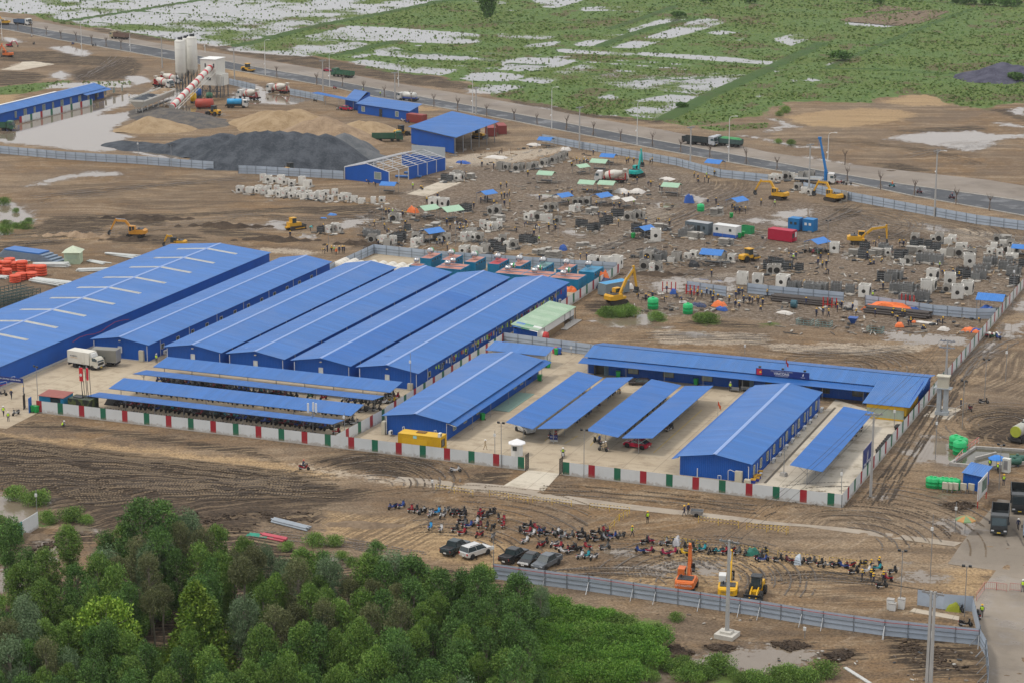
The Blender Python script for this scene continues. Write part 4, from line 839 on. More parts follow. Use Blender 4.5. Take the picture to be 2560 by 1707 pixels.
def person_mesh(pose):
 j = dict(hip=(0,0,.93),waist=(.01,0,1.08),chest=(.01,0,1.32),neck=(.01,0,1.48),head0=(.02,0,1.56),head1=(.03,0,1.70))
 L = dict(hipl=(0,.10,.90),kneel=(.03,.11,.49),ankl=(-.01,.12,.09),toel=(.15,.13,.04),hipr=(0,-.10,.90),kneer=(.03,-.11,.49),ankr=(-.01,-.12,.09),toer=(.15,-.13,.04),
         shl=(0,.19,1.42),ell=(-.03,.26,1.14),hal=(.07,.25,.88),fil=(.10,.24,.78),shr=(0,-.19,1.42),elr=(-.03,-.26,1.14),har=(.07,-.25,.88),fir=(.10,-.24,.78))
 j.update(L)
 if pose == 'walk': j.update(kneel=(.18,.11,.52),ankl=(.22,.12,.12),toel=(.37,.13,.08),kneer=(-.06,-.11,.5),ankr=(-.30,-.12,.16),toer=(-.18,-.13,.04),ell=(-.16,.25,1.18),hal=(-.05,.24,.94),fil=(-.01,.23,.85),elr=(.1,-.25,1.16),har=(.3,-.22,1.0),fir=(.38,-.2,.95))
 if pose == 'work': j.update(ell=(.12,.25,1.18),hal=(.38,.16,1.12),fil=(.47,.13,1.1),elr=(.12,-.25,1.18),har=(.40,-.14,1.15),fir=(.49,-.12,1.14),head0=(.05,0,1.55),head1=(.09,0,1.69))
 if pose == 'bend':
  j.update(hip=(-.1,0,.9),hipl=(-.1,.1,.88),hipr=(-.1,-.1,.88),waist=(.03,0,1.0),chest=(.26,0,1.08),neck=(.42,0,1.12),head0=(.5,0,1.12),head1=(.62,0,1.13),shl=(.36,.19,1.08),ell=(.42,.24,.8),hal=(.5,.2,.55),fil=(.54,.18,.46),shr=(.36,-.19,1.08),elr=(.42,-.24,.8),har=(.52,-.18,.55),fir=(.56,-.16,.46))
 if pose == 'squat':
  j.update(hip=(-.15,0,.32),hipl=(-.13,.11,.32),hipr=(-.13,-.11,.32),kneel=(.27,.17,.50),ankl=(.05,.16,.09),toel=(.22,.17,.04),kneer=(.27,-.17,.50),ankr=(.05,-.16,.09),toer=(.22,-.17,.04),waist=(-.1,0,.47),chest=(.04,0,.70),neck=(.13,0,.86),head0=(.17,0,.93),head1=(.22,0,1.06),shl=(.1,.19,.80),ell=(.26,.25,.58),hal=(.44,.16,.48),fil=(.52,.13,.45),shr=(.1,-.19,.80),elr=(.26,-.25,.58),har=(.44,-.16,.48),fir=(.52,-.13,.45))
 if pose == 'ride':
  j.update(hip=(-.2,0,.82),hipl=(-.18,.11,.81),hipr=(-.18,-.11,.81),kneel=(.2,.22,.72),ankl=(.12,.22,.30),toel=(.27,.23,.26),kneer=(.2,-.22,.72),ankr=(.12,-.22,.30),toer=(.27,-.23,.26),waist=(-.2,0,.98),chest=(-.13,0,1.2),neck=(-.09,0,1.37),head0=(-.07,0,1.45),head1=(-.05,0,1.58),shl=(-.1,.19,1.31),ell=(.1,.28,1.1),hal=(.36,.27,1.02),fil=(.43,.25,1.0),shr=(-.1,-.19,1.31),elr=(.1,-.28,1.1),har=(.36,-.27,1.02),fir=(.43,-.25,1.0))
 bones = [('hip','waist'),('waist','chest'),('chest','neck'),('neck','head0'),('head0','head1')]
 for s in 'lr': bones += [('hip','hip'+s),('hip'+s,'knee'+s),('knee'+s,'ank'+s),('ank'+s,'toe'+s),('chest','sh'+s),('sh'+s,'el'+s),('el'+s,'ha'+s),('ha'+s,'fi'+s)]
 rad = dict(hip=(.14,.11),waist=(.14,.11),chest=(.17,.12),neck=.06,head0=.085,head1=.095)
 for s in 'lr': rad.update({'hip'+s: .095,'knee'+s: .065,'ank'+s: .05,'toe'+s: .045,'sh'+s: .07,'el'+s: .05,'ha'+s: .042,'fi'+s: .032})
 me = skin_mesh(j,bones,rad,'body')
 kind = {}
 for a,b in bones:
  k = 1
  if b in ('head0','head1') or b[:2] == 'fi': k = 0
  elif b[:3] in ('hip','kne','ank'): k = 2
  elif b[:3] == 'toe': k = 3
  kind[(a,b)] = k
 mi = []
 for p in me.polygons:
  c = p.center; bd = 9; bk = 1
  for (a,b),k in kind.items():
   A,Bv = Vector(j[a]),Vector(j[b]); e = Bv-A; t_ = max(0,min(1,(c-A).dot(e)/e.length_squared)); d = (c-A-e*t_).length-(.04 if k == 1 else 0)
   if d < bd: bd,bk = d,k
  mi.append(bk)
 me.polygons.foreach_set('material_index',mi)
 return me,j
PK = {}
for pose in ('stand','walk','work','bend','squat','ride'):
 me,j = person_mesh(pose); k = Kit('person','person')
 k.part('body',me,[SKIN,NAVYC,TRO,BOOT])
 h0,h1 = Vector(j['head0']),Vector(j['head1']); d = (h1-h0).normalized(); c = h1-d*.02
 b = B(); b.lathe([(0,.17),(.012,.175),(.02,.125),(.07,.115),(.115,.075),(.13,.0)],c,d,10)
 k.part('helmet',b,HELY,smooth=False)
 w_,n_ = Vector(j['waist']),Vector(j['neck']); d = (n_-w_).normalized(); b = B(); pr = [(-.06,.175),(.1,.19),(.28,.205),(.37,.15)]
 side = Vector((0,1,0)); fr = d.cross(side); vs_ = []
 for hh,r in pr:
  for i in range(10): a = 2*math.pi*i/10; vs_.append(w_+d*hh+side*(r*1.12*math.cos(a))+fr*(r*.80*math.sin(a)))
 b.add(vs_,[(q*10+i,q*10+(i+1) % 10,(q+1)*10+(i+1) % 10,(q+1)*10+i) for q in range(3) for i in range(10)])
 k.part('vest',b,HIVIS,smooth=True); PK[pose] = k
 b = B(); vs_ = []
 for hh,r in ((.22,.205),(.33,.20),(.40,.13)):
  for i in range(10): a = 2*math.pi*i/10; vs_.append(w_+d*hh+side*(r*1.12*math.cos(a))+fr*(r*.82*math.sin(a)))
 b.add(vs_,[(q*10+i,q*10+(i+1) % 10,(q+1)*10+(i+1) % 10,(q+1)*10+i) for q in range(2) for i in range(10)])
 k.part('yoke',b,M('yellow_yoke',(.62,.40,.02),.9),smooth=True)
def person(p,rz,pose='stand',kind='navy',label='',group=None):
 """kind: navy (yellow helmet), vest (hi-vis, white helmet), vesty (hi-vis, yellow helmet) ..."""
 sk,paint = ['vest','yoke'],{}
 if kind == 'navyy': sk = ['vest']
 if kind == 'vest': sk = ['yoke']; paint = {'helmet': HELW,'body': [SKIN,GREYS,TRO,BOOT]}
 if kind == 'vesty': sk = ['yoke']
 if kind == 'cyan': paint = {'body': [SKIN,CYANS,TRO,BOOT],'helmet': M('black_hair',(.01,.01,.01))}
 if kind == 'tan': paint = {'body': [SKIN,TANS,TANS,BOOT],'helmet': HELW}
 if kind == 'orange': paint = {'body': [SKIN,ORS,TRO,BOOT]}
 if kind == 'white': paint = {'helmet': HELW}
 if kind == 'red': paint = {'helmet': HELR}
 if kind == 'dark': paint = {'helmet': M('black_hair',(.01,.01,.01)),'body': [SKIN,TRO,TRO,BOOT]}
 q = Vector((p[0],p[1],p[2] if len(p) > 2 else 0))
 return PK[pose].put(q,rz,label,group,paint,rnd.uniform(.96,1.05),sk)
# motorbikes
def wheel_b(r,w,rim=.6,n=14,ax=(0,1,0),c=(0,0,0)):
 a = Vector(ax); c = Vector(c)-a*(w/2)
 b = B(); b.lathe([(0,r*rim),(0,r*.93),(w*.25,r),(w*.75,r),(w,r*.93),(w,r*rim)],c,ax,n)
 b.mat(1).lathe([(w*.1,r*.15),(w*.12,r*rim),(w*.88,r*rim),(w*.9,r*.15)],c,ax,n); b.mat(0)
 return b
RIM = M('rim_grey',(.28,.28,.28),.4,.6); CHROME = M('chrome',(.5,.5,.5),.25,.8); SEATM = M('black_seat',(.012,.012,.013),.6)
MBCOL = {n: M('bike_'+n,c,.3,.0,.08,3,spec=.5) for n,c in dict(black=(.012,.012,.014),red=(.30,.010,.022),blue=(.02,.06,.25),white=(.6,.6,.6),grey=(.10,.105,.11),cyan=(.02,.30,.36),sky=(.03,.33,.68),maroon=(.13,.012,.02),yellow=(.65,.42,.01),green=(.03,.12,.06),silver=(.3,.31,.32),pink=(.34,.014,.07)).items()}
MB = Kit('motorbike','motorbike')
b = B(); b.ext([(.52,.95),(.62,.80),(.42,.45),(.30,.30),(-.25,.30),(-.35,.42),(-.80,.62),(-.86,.74),(-.40,.66),(-.10,.52),(.22,.50),(.36,.72),(.42,.97)],-.11,.11)
b.ext([(.88,.62),(.62,.60),(.40,.50),(.66,.66)],-.07,.07); b.ob((.40,0,.62),(.10,.40,.55),0,0,.35); b.ob((-.84,0,.62),(.08,.18,.22))
_bodyp = MB.part('body',b,MBCOL['black'])
MB.part('tail_lamp',B().ob((-.90,0,.68),(.05,.16,.09)),M('tail_red',(.5,.02,.02),.4),_bodyp)
MB.part('number_plate',B().ob((-.93,0,.50),(.02,.2,.14)),WHITE,_bodyp)
MB.part('seat',B().ext([(-.10,.66),(-.05,.73),(-.40,.77),(-.72,.84),(-.80,.78),(-.40,.68)],-.13,.13),SEATM)
fw_ = wheel_b(.28,.085); fw_.v = [(x+.66,y,z+.28) for x,y,z in fw_.v]; MB.part('wheel',fw_,[BLACK,RIM])
fw_ = wheel_b(.28,.10); fw_.v = [(x-.60,y,z+.28) for x,y,z in fw_.v]; MB.part('wheel',fw_,[BLACK,RIM])
MB.part('fork',B().tube([(.66,.07,.28),(.45,.07,.92)],.025,5).tube([(.66,-.07,.28),(.45,-.07,.92)],.025,5),CHROME)
hb = MB.part('handlebar',B().tube([(.30,.36,1.02),(.42,.16,1.0),(.44,-.16,1.0),(.30,-.36,1.02)],.025,5).ob((.52,0,.98),(.14,.22,.16)),DARKST)
for s in (-1,1): MB.part('mirror',B().tube([(.36,s*.28,1.02),(.32,s*.36,1.2)],.01,4).ob((.32,s*.36,1.22),(.03,.13,.08)),DARKST,hb)
MB.part('exhaust',B().cyl((.0,-.15,.26),(-.75,-.17,.36),.045,.06,7),CHROME)
def bike_lite(col):
 """the same motorbike in one mesh, for the far or half-hidden ones"""
 b = B()
 for nm,me,u,l in MB.parts:
  if nm in ('number_plate','tail_lamp','fork','exhaust'): continue
  k = {'body': 0,'seat': 1,'wheel': 2,'handlebar': 1,'mirror': 1}[nm]; b.mat(k)
  b.add([v.co[:] for v in me.vertices],[tuple(p.vertices) for p in me.polygons])
 me = b.mesh('motorbike')
 for m in (col,SEATM,BLACK): me.materials.append(m)
 return me
MBL = {n: bike_lite(m) for n,m in MBCOL.items()}
def bike(p,rz,col='black',label='',group=None,lite=False,rider=None):
 if lite:
  o = bpy.data.objects.new('motorbike',MBL[col]); COL.objects.link(o); o.location = (p[0],p[1],p[2] if len(p) > 2 else .03); o.rotation_euler = (rnd.uniform(-.12,-.04),0,rz)
  return tag(o,label,'motorbike',group)
 return MB.put((p[0],p[1],.0),rz,label,group,{'body': MBCOL[col]},None,tilt=(rnd.uniform(-.13,-.05),0))
# cars
def car_kit(name,L,W,H,kind,cat='car'):
 """body from a side outline, glasshouse narrower above, wheels in dark arches; x forward, z up"""
 k = Kit(name,cat); h2 = W/2; s = L/4.8
 if kind == 'pickup': prof = [(2.42,.50),(2.45,.72),(2.30,.98),(1.25,1.08),(-2.40,1.08),(-2.45,.95),(-2.45,.50),(-2.3,.38),(2.3,.36)]
 elif kind == 'suv': prof = [(2.42,.50),(2.45,.75),(2.25,1.02),(1.15,1.12),(-2.30,1.12),(-2.42,.95),(-2.40,.50),(-2.3,.36),(2.3,.34)]
 else: prof = [(2.38,.42),(2.42,.62),(2.15,.82),(1.15,.98),(-2.15,1.0),(-2.38,.88),(-2.38,.45),(-2.25,.30),(2.25,.28)]
 prof = [(x*s,z) for x,z in prof]; zb = max(z for x,z in prof)
 b = B(); n = len(prof); vs_ = []
 for y,ins in ((-h2,0.0),(-h2+.12,1),(h2-.12,1),(h2,0)):
  for x,z in prof: vs_.append((x*(1 if ins else .975),y,z if ins else (z-.06 if z > .6 else z+.05)))
 fs = [tuple(range(n)),tuple(range(4*n-1,3*n-1,-1))]
 for q in range(3): fs += [(q*n+i,(q+1)*n+i,(q+1)*n+(i+1) % n,q*n+(i+1) % n) for i in range(n)]
 b.add(vs_,fs)
 cabs = {'pickup': ((1.25*s,-.95*s),(.55*s,-.80*s)),'suv': ((1.2*s,-2.32*s),(.45*s,-2.05*s)),'car': ((1.2*s,-2.0*s),(.25*s,-1.25*s))}[kind]
 bi = k.part('body',b,WHITE)
 (a0,a1),(t0,t1) = cabs
 k.part('glass',B().tbox((a1,a0,-h2+.06,h2-.06),(t1,t0,-h2+.22,h2-.22),zb-.02,H-.05),GLASS)
 rf = B().tbox((t1-.05,t0+.06,-h2+.20,h2-.20),(t1+.05,t0-.1,-h2+.28,h2-.28),H-.06,H)
 for y in (-1,1):
  for f in (0,.5,1):
   xb,xt = a1+(a0-a1)*f,t1+(t0-t1)*f
   rf.add([(xb-.05,y*(h2-.05),zb-.02),(xb+.05,y*(h2-.05),zb-.02),(xt+.05,y*(h2-.205),H-.04),(xt-.05,y*(h2-.205),H-.04)],[(0,1,2,3),(3,2,1,0)])
 k.part('roof',rf,WHITE)
 if kind == 'pickup':
  k.part('bed',B().box(-2.35*s,-1.0*s,-h2+.14,h2-.14,1.05,1.09),M('bed_liner',(.02,.02,.022),.8),bi)
  k.part('bed_rail',B().box(-2.4*s,-1.0*s,-h2+.02,-h2+.14,1.07,1.17).box(-2.4*s,-1.0*s,h2-.14,h2-.02,1.07,1.17).box(-2.42*s,-2.30*s,-h2+.02,h2-.02,1.07,1.17),WHITE,bi)
 if kind == 'suv': k.part('roof_rail',B().box(-1.7*s,.2*s,-h2+.26,-h2+.30,H,H+.05).box(-1.7*s,.2*s,h2-.30,h2-.26,H,H+.05),DARKST)
 for x in (1.5*s,-1.48*s):
  for y in (-1,1):
   wb = wheel_b(.36,.24,.62,14,c=(x,y*(h2-.10),.36)); wi = k.part('wheel',wb,[BLACK,RIM])
   k.part('wheel_arch',B().cyl((x,y*(h2-.02),.38),(x,y*(h2+.005),.38),.44,n=14),BLACK,bi)
 for y in (-1,1):
  k.part('headlight',B().ob((2.36*s,y*(h2-.24),.78 if kind != 'car' else .66),(.10,.36,.16)),M('lamp_glass',(.6,.62,.65),.15),bi)
  k.part('tail_light',B().ob((-2.40*s,y*(h2-.16),.86 if kind != 'car' else .78),(.09,.20,.26)),M('tail_red',(.5,.02,.02),.4),bi)
  k.part('mirror',B().ob(((a0-.25),y*(h2+.08),zb+.1),(.12,.2,.14)),DARKST,bi)
 k.part('number_plate',B().ob((-2.46*s,0,.55),(.03,.45,.18)).ob((2.45*s,0,.48),(.03,.45,.16)),WHITE,bi)
 return k
PICK = car_kit('pickup_truck',5.2,1.86,1.80,'pickup','pickup'); SUVK = car_kit('parked_car',4.75,1.86,1.82,'suv'); CARK = car_kit('parked_car',4.3,1.78,1.50,'car'); EVK = car_kit('parked_car',3.9,1.75,1.62,'suv')
def carpaint(n,c): m = M('paint_'+n,c,.22,.1,.04,2,spec=.6); return {'body': m,'roof': m,'bed_rail': m}
# lorries
WINDS = M('windscreen',(.05,.085,.10),.08,spec=.7); CHAS = M('chassis',(.03,.03,.032),.7); DRUMW = M('drum_white',(.58,.56,.50),.5,.0,.06,1,dirt=.3,dirtcol=(.35,.31,.26))
def lorry(k,L,cabm,axles,cabx,W=2.45,cabh=2.9):
 """chassis, wheels and a forward cab; x forward, cab front at L/2"""
 k.part('chassis',B().box(-L/2,L/2-.3,-.45,.45,.62,.92).box(-L/2,-L/2+.15,-1.1,1.1,.45,.95),CHAS)
 f = L/2; c = cabx
 b = B().ext([(f,.55),(f+.04,1.3),(f-.10,1.75),(f-.38,cabh-.15),(f-.55,cabh),(f-c,cabh),(f-c,.8),(f-.5,.55)],-W/2+.05,W/2-.05)
 ci = k.part('cab',b,cabm)
 k.part('windscreen',B().add([(f+.03,-W/2+.2,1.62),(f+.03,W/2-.2,1.62),(f-.33,W/2-.25,cabh-.28),(f-.33,-W/2+.25,cabh-.28)],[(0,1,2,3),(3,2,1,0)]),WINDS,ci)
 for y in (-1,1):
  k.part('side_window',B().ob((f-.75,y*(W/2-.04),2.05),(.85,.03,.62)),WINDS,ci)
  k.part('mirror',B().ob((f-.05,y*(W/2+.14),2.0),(.10,.18,.45)),DARKST,ci)
  k.part('headlight',B().ob((f+.01,y*(W/2-.35),.85),(.08,.4,.2)),M('lamp_glass',(.6,.62,.65),.15),ci)
 k.part('bumper',B().box(f-.1,f+.08,-W/2+.05,W/2-.05,.42,.72),DARKST,ci); k.part('grille',B().box(f+.02,f+.06,-.8,.8,1.0,1.45),DARKST,ci); k.part('number_plate',B().box(f+.08,f+.1,-.25,.25,.5,.65),M('plate_yellow',(.7,.5,.05),.5),ci)
 for x in axles:
  for y in (-1,1): k.part('wheel',wheel_b(.5,.34 if x > 0 else .6,.55,14,c=(x,y*(W/2-.22 if x > 0 else W/2-.35),.5)),[BLACK,RIM])
 return ci
def mixer_kit():
 k = Kit('mixer_truck','truck'); L = 8.6; lorry(k,L,M('cab_white',(.6,.6,.58),.35,.0,.05,1,dirt=.15),(2.9,-1.6,-2.95),1.9)
 z = 2.15; d = k.part('drum',B().lathe([(0,.35),(.35,.95),(1.7,1.2),(2.7,1.18),(4.6,.62),(4.9,.58)],(1.75,0,1.62),(-1,0,.22),16),DRUMW,smooth=True)
 ax = Vector((-1,0,.22)).normalized(); p0 = Vector((1.75,0,1.62))
 k.part('drum_stripe',B().lathe([(1.35,1.155),(1.36,1.19),(1.72,1.225),(1.74,1.20)],p0,ax,16),M('stripe_red',(.48,.03,.04),.4),d)
 k.part('hopper',B().tbox((-4.0,-3.3,-.3,.3),(-4.2,-3.1,-.6,.6),2.9,3.6),DRUMW); k.part('chute',B().ob((-4.25,0,1.9),(.35,.5,1.6),0,0,.35),DRUMW)
 k.part('frame',B().box(-3.9,-3.7,-.8,.8,.9,2.6).box(1.7,1.95,-.7,.7,.9,1.7),REDT); k.part('mudguard',B().box(-3.6,-1.0,-1.2,-1.1,1.0,1.12).box(-3.6,-1.0,1.1,1.2,1.0,1.12),REDT)
 k.part('ladder',B().tube([(-4.2,.7,.8),(-4.1,.7,3.2)],.03,4).tube([(-4.2,.95,.8),(-4.1,.95,3.2)],.03,4),STEEL)
 return k
MIX = mixer_kit()
def dump_kit(name,bodym,cabm,L=8.8,load=None,cat='truck',h=1.25):
 k = Kit(name,cat); lorry(k,L,cabm,(3.0,1.3,-2.0,-3.3),1.95); x0,x1 = -L/2-.1,L/2-2.2
 b = B().box(x0,x1,-1.2,1.2,.95,1.05)
 bi = k.part('dump_body',b,bodym)
 for y in (-1,1):
  k.part('side_board',B().ob(((x0+x1)/2,y*1.2,1.05+h/2),(x1-x0,.07,h)),bodym,bi)
  for i in range(6): k.part('stiffener',B().box(x0+.3+i*(x1-x0-.6)/5-.05,x0+.3+i*(x1-x0-.6)/5+.05,y*1.24-.04,y*1.24+.04,1.0,1.05+h),bodym,bi)
 k.part('head_board',B().box(x1-.04,x1+.06,-1.2,1.2,1.05,1.25+h),bodym,bi); k.part('tail_board',B().box(x0-.06,x0+.04,-1.2,1.2,1.05,.95+h),bodym,bi)
 k.part('canopy_guard',B().box(x1,x1+.7,-1.2,1.2,1.2+h,1.28+h),bodym,bi)
 if load: k.part('load',B().tbox((x0+.1,x1-.1,-1.15,1.15),(x0+1,x1-1,-.5,.5),h*.75+1.05,h+1.45),load)
 return k
def tank_kit(name,tankm,endm=None):
 k = Kit(name,'truck'); lorry(k,7.2,M('cab_white',(.6,.6,.58),.35),(2.2,-1.3,-2.5),1.7,2.3,2.6)
 n = 14; b = B().lathe([(0,.7),(.12,.98),(4.5,.98),(4.62,.7)],(1.6,0,1.95),(-1,0,0),14); k.part('tank',b,tankm,smooth=True)
 k.part('saddle',B().box(-3.1,1.5,-.9,.9,.92,1.25),endm or tankm); k.part('manhole',B().cyl((-.6,0,2.85),(-.6,0,3.05),.25,n=8),DARKST); k.part('hose',B().tube([(-3.1,.4,1.5),(-3.5,.5,.7),(-3.2,.9,.5)],.07),BLACK)
 return k
def box_kit(name,boxm,cabm,reefer):
 k = Kit(name,'truck'); lorry(k,6.6,cabm,(2.1,-1.9),1.7,2.15,2.3)
 bi = k.part('box_body',B().box(-3.4,1.5,-1.12,1.12,.95,3.15),boxm)
 if reefer: k.part('cooling_unit',B().tbox((1.5,2.1,-.8,.8),(1.5,1.95,-.7,.7),2.35,3.0),WHITE,bi)
 k.part('side_door',B().box(-.4,.5,-1.16,-1.12,1.2,2.9),boxm,bi); k.part('edge_trim',B().box(-3.42,1.52,-1.15,1.15,.90,.97).box(-3.43,-3.40,-1.13,1.13,.95,3.16),STEEL,bi)
 return k
# earth movers
TRACKM = M('track_steel',(.05,.042,.035),.8,.2,.25,4)
def excavator_kit(name,paint,wheeled=False,boom=((.4,1.5),(2.3,4.2),(5.2,4.0)),stick=(6.6,1.6),bucket=(6.2,.5),cabm=None,scale=1.0,housez=1.0,swing=0.0,rear_dark=False):
 """house, cab, two-piece boom, stick and bucket; x is where the undercarriage points, the house is swung"""
 k = Kit(name,'excavator'); S = Matrix.Rotation(swing,4,'Z')
 def sw(b): b.v = [tuple(S @ Vector(v)) for v in b.v]; return b
 if wheeled:
  k.part('chassis',B().box(-1.5,1.5,-.7,.7,.6,1.0).box(-2.0,-1.6,-1.2,1.2,.3,.9),CHAS)
  for x in (-1.35,1.35):
   for y in (-1,1): k.part('wheel',wheel_b(.55,.5,.5,14,c=(x,y*1.0,.55)),[BLACK,RIM])
 else:
  for y in (-1,1):
   b = B().ext([(-1.9,.25),(-1.6,.0),(1.6,.0),(1.9,.25),(1.9,.55),(1.6,.85),(-1.6,.85),(-1.9,.55)],y*1.15-.3,y*1.15+.3); ti = k.part('track',b,TRACKM)
   b = B()
   for i in range(15): b.box(-1.75+i*.25-.05,-1.75+i*.25+.05,y*1.15-.32,y*1.15+.32,-.03,.0).box(-1.6+i*.228-.05,-1.6+i*.228+.05,y*1.15-.32,y*1.15+.32,.85,.89)
   k.part('grouser',b,TRACKM,ti); k.part('roller',B().cyl((-1.5,y*1.15-.33,.43),(-1.5,y*1.15+.33,.43),.3,n=10).cyl((1.5,y*1.15-.33,.43),(1.5,y*1.15+.33,.43),.3,n=10),CHAS,ti)
  k.part('car_body',B().box(-.8,.8,-.9,.9,.35,.95),CHAS)
 z = housez
 h = k.part('house',sw(B().ext([(-2.3,z+.1),(-2.35,z+.9),(-2.0,z+1.05),(.3,z+1.0),(.3,z+.5),(1.2,z+.45),(1.2,z),(-1.9,z)],-1.25,1.25)),paint)
 k.part('counterweight',sw(B().ext([(-2.75,-.9),(-2.75,.9),(-2.3,1.26),(-1.8,1.26),(-1.8,-1.26),(-2.3,-1.26)],z+.08,z+.85,'xy')),paint,h)
 k.part('engine_cover',sw(B().box(-2.0,-.4,-1.0,1.0,z+1.03,z+1.15).box(-1.2,-1.0,.5,.7,z+1.15,z+1.5)),DARKST,h)
 cb = k.part('cab',sw(B().box(-.25,1.25,.35,1.25,z+.45,z+.75).box(-.25,1.2,.33,1.27,z+1.78,z+1.9).box(-.27,-.12,.35,1.25,z+.7,z+1.8).box(1.12,1.22,.35,.43,z+.7,z+1.8).box(1.12,1.22,1.17,1.25,z+.7,z+1.8).box(.4,.5,1.2,1.27,z+.7,z+1.8)),cabm or paint)
 k.part('glass',sw(B().box(-.15,1.15,.38,1.22,z+.74,z+1.79)),GLASS,cb)
 y0,y1 = -.35,.0
 def arm(pts,w0,w1,ya,yb):
  b = B(); n = len(pts); up,dn = [],[]
  for i,p in enumerate(pts):
   a = Vector(pts[max(0,i-1)]); c = Vector(pts[min(n-1,i+1)]); d = (c-a).normalized(); q = Vector((-d.y,d.x)); w_ = w0+(w1-w0)*i/(n-1)
   if 0 < i < n-1: w_ *= 1.25
   up.append(tuple(Vector(p)+q*w_/2)); dn.append(tuple(Vector(p)-q*w_/2))
  for i in range(n-1): b.ext([up[i],up[i+1],dn[i+1],dn[i]],ya,yb)
  return b
 bm = k.part('boom',sw(arm([(x,q) for x,q in boom],.5,.38,-.32,.08)),paint)
 k.part('ram',sw(B().cyl((boom[0][0]+.7,-.42,boom[0][1]-.1),((boom[0][0]+boom[1][0])/2,-.42,(boom[0][1]+boom[1][1])/2+.25),.07,n=6).cyl((boom[1][0],-.12,boom[1][1]+.4),(boom[2][0]-.1,-.12,boom[2][1]+.45),.07,n=6)),CHROME,bm)
 sx,sz = boom[2]; st = k.part('stick',sw(arm([(sx-(stick[0]-sx)*.18,sz-(stick[1]-sz)*.18),((sx*2+stick[0])/3,(sz*2+stick[1])/3),stick],.42,.26,-.28,.04)),paint)
 bx,bz = bucket; tx,tz = stick
 d = Vector((bx-tx,bz-tz)).normalized(); q = Vector((-d.y,d.x)); P2 = lambda a,c: (tx+d.x*a+q.x*c,tz+d.y*a+q.y*c)
 k.part('bucket',sw(B().ext([P2(0,-.12),P2(0,.25),P2(.55,.62),P2(1.05,.55),P2(1.25,.2),P2(1.0,.05),P2(.7,.25),P2(.4,.05)],-.62,.38)),DARKST,st)
 return k
def loader_kit(name,paint,bucket_up=0.0):
 k = Kit(name,'loader')
 for x in (-1.35,1.35):
  for y in (-1,1): k.part('wheel',wheel_b(.68,.5,.5,14,c=(x,y*.95,.68)),[BLACK,M('hub_yellow',(.5,.3,.03),.5)])
 h = k.part('engine_hood',B().ext([(-2.5,.8),(-2.5,1.6),(-2.3,1.85),(-.6,1.95),(-.6,.7),(-1.0,.55),(-1.9,.55)],-.75,.75),paint)
 k.part('rear_grille',B().box(-2.54,-2.5,-.55,.55,.9,1.5),DARKST,h); k.part('front_frame',B().box(-.6,1.5,-.45,.45,.65,1.25),paint)
 c = k.part('cab',B().box(-.75,.65,-.7,.7,1.25,1.5).box(-.8,.72,-.75,.75,2.95,3.1).box(-.75,-.65,-.7,.7,1.5,2.95),DARKST); k.part('glass',B().tbox((-.66,.62,-.68,.68),(-.66,.55,-.64,.64),1.5,2.95),GLASS,c)
 for y in (-1,1):
  k.part('lift_arm',B().tube([(.3,y*.45,1.6),(1.7,y*.45,1.25),(2.5,y*.45,.55+bucket_up)],.13,5),paint)
 k.part('bucket',B().ext([(2.4,.1+bucket_up),(3.3,.05+bucket_up),(3.3,.1+bucket_up),(2.6,.3+bucket_up),(2.45,.7+bucket_up),(2.6,1.1+bucket_up),(2.5,1.12+bucket_up),(2.3,.7+bucket_up)],-1.3,1.3),DARKST)
 k.part('exhaust',B().cyl((-1.6,.35,1.8),(-1.6,.35,2.5),.06,n=6),BLACK)
 return k
def dozer_kit(name,paint):
 k = Kit(name,'bulldozer')
 for y in (-1,1):
  ti = k.part('track',B().ext([(-1.8,.3),(-1.5,0),(1.4,0),(1.7,.3),(1.4,.75),(-1.4,.95),(-1.8,.7)],y*1.0-.3,y*1.0+.3),TRACKM)
  b = B()
  for i in range(12): b.ob((-1.45+i*.26,y*1.0,.9-.012*i),(.08,.64,.1))
  k.part('grouser',b,TRACKM,ti)
 k.part('hood',B().ext([(.1,.7),(.1,1.75),(1.6,1.6),(1.7,1.4),(1.7,.7)],-.6,.6),paint); k.part('rear_body',B().box(-1.7,.1,-.75,.75,.6,1.6),paint)
 c = k.part('cab',B().box(-1.0,.3,-.68,.68,2.75,2.88).box(-1.0,-.9,-.65,.65,1.6,2.8).box(-1.7,-.95,-.7,.7,1.6,1.85),paint); k.part('glass',B().box(-.9,.22,-.62,.62,1.6,2.75),GLASS,c)
 k.part('blade',B().ext([(2.3,.0),(2.45,.05),(2.3,.55),(2.45,1.15),(2.35,1.15),(2.15,.55)],-1.55,1.55),DARKST); k.part('push_arm',B().box(-.5,2.2,-1.36,-1.28,.3,.5).box(-.5,2.2,1.28,1.36,.3,.5),paint); k.part('ripper',B().box(-2.4,-1.7,-.5,.5,.6,.9),paint)
 return k
def roller_kit(name,paint):
 k = Kit(name,'roller')
 k.part('drum',B().cyl((1.5,-1.05,.75),(1.5,1.05,.75),.75,n=18),M('drum_steel',(.16,.15,.14),.4,.6))
 k.part('drum_frame',B().box(.5,2.4,-1.2,-1.08,.6,.95).box(.5,2.4,1.08,1.2,.6,.95).box(2.3,2.45,-1.2,1.2,.6,.95),paint)
 for y in (-1,1): k.part('wheel',wheel_b(.72,.5,.5,14,c=(-1.4,y*.8,.72)),[BLACK,RIM])
 k.part('hood',B().ext([(-2.5,.7),(-2.5,1.5),(-2.2,1.7),(-.7,1.75),(-.7,.7)],-.75,.75),paint)
 c = k.part('cab',B().box(-.8,.7,-.85,.85,2.75,2.92).box(-.75,.6,-.75,.75,.8,1.5),paint); k.part('glass',B().box(-.68,.55,-.72,.72,1.5,2.76),GLASS,c)
 return k
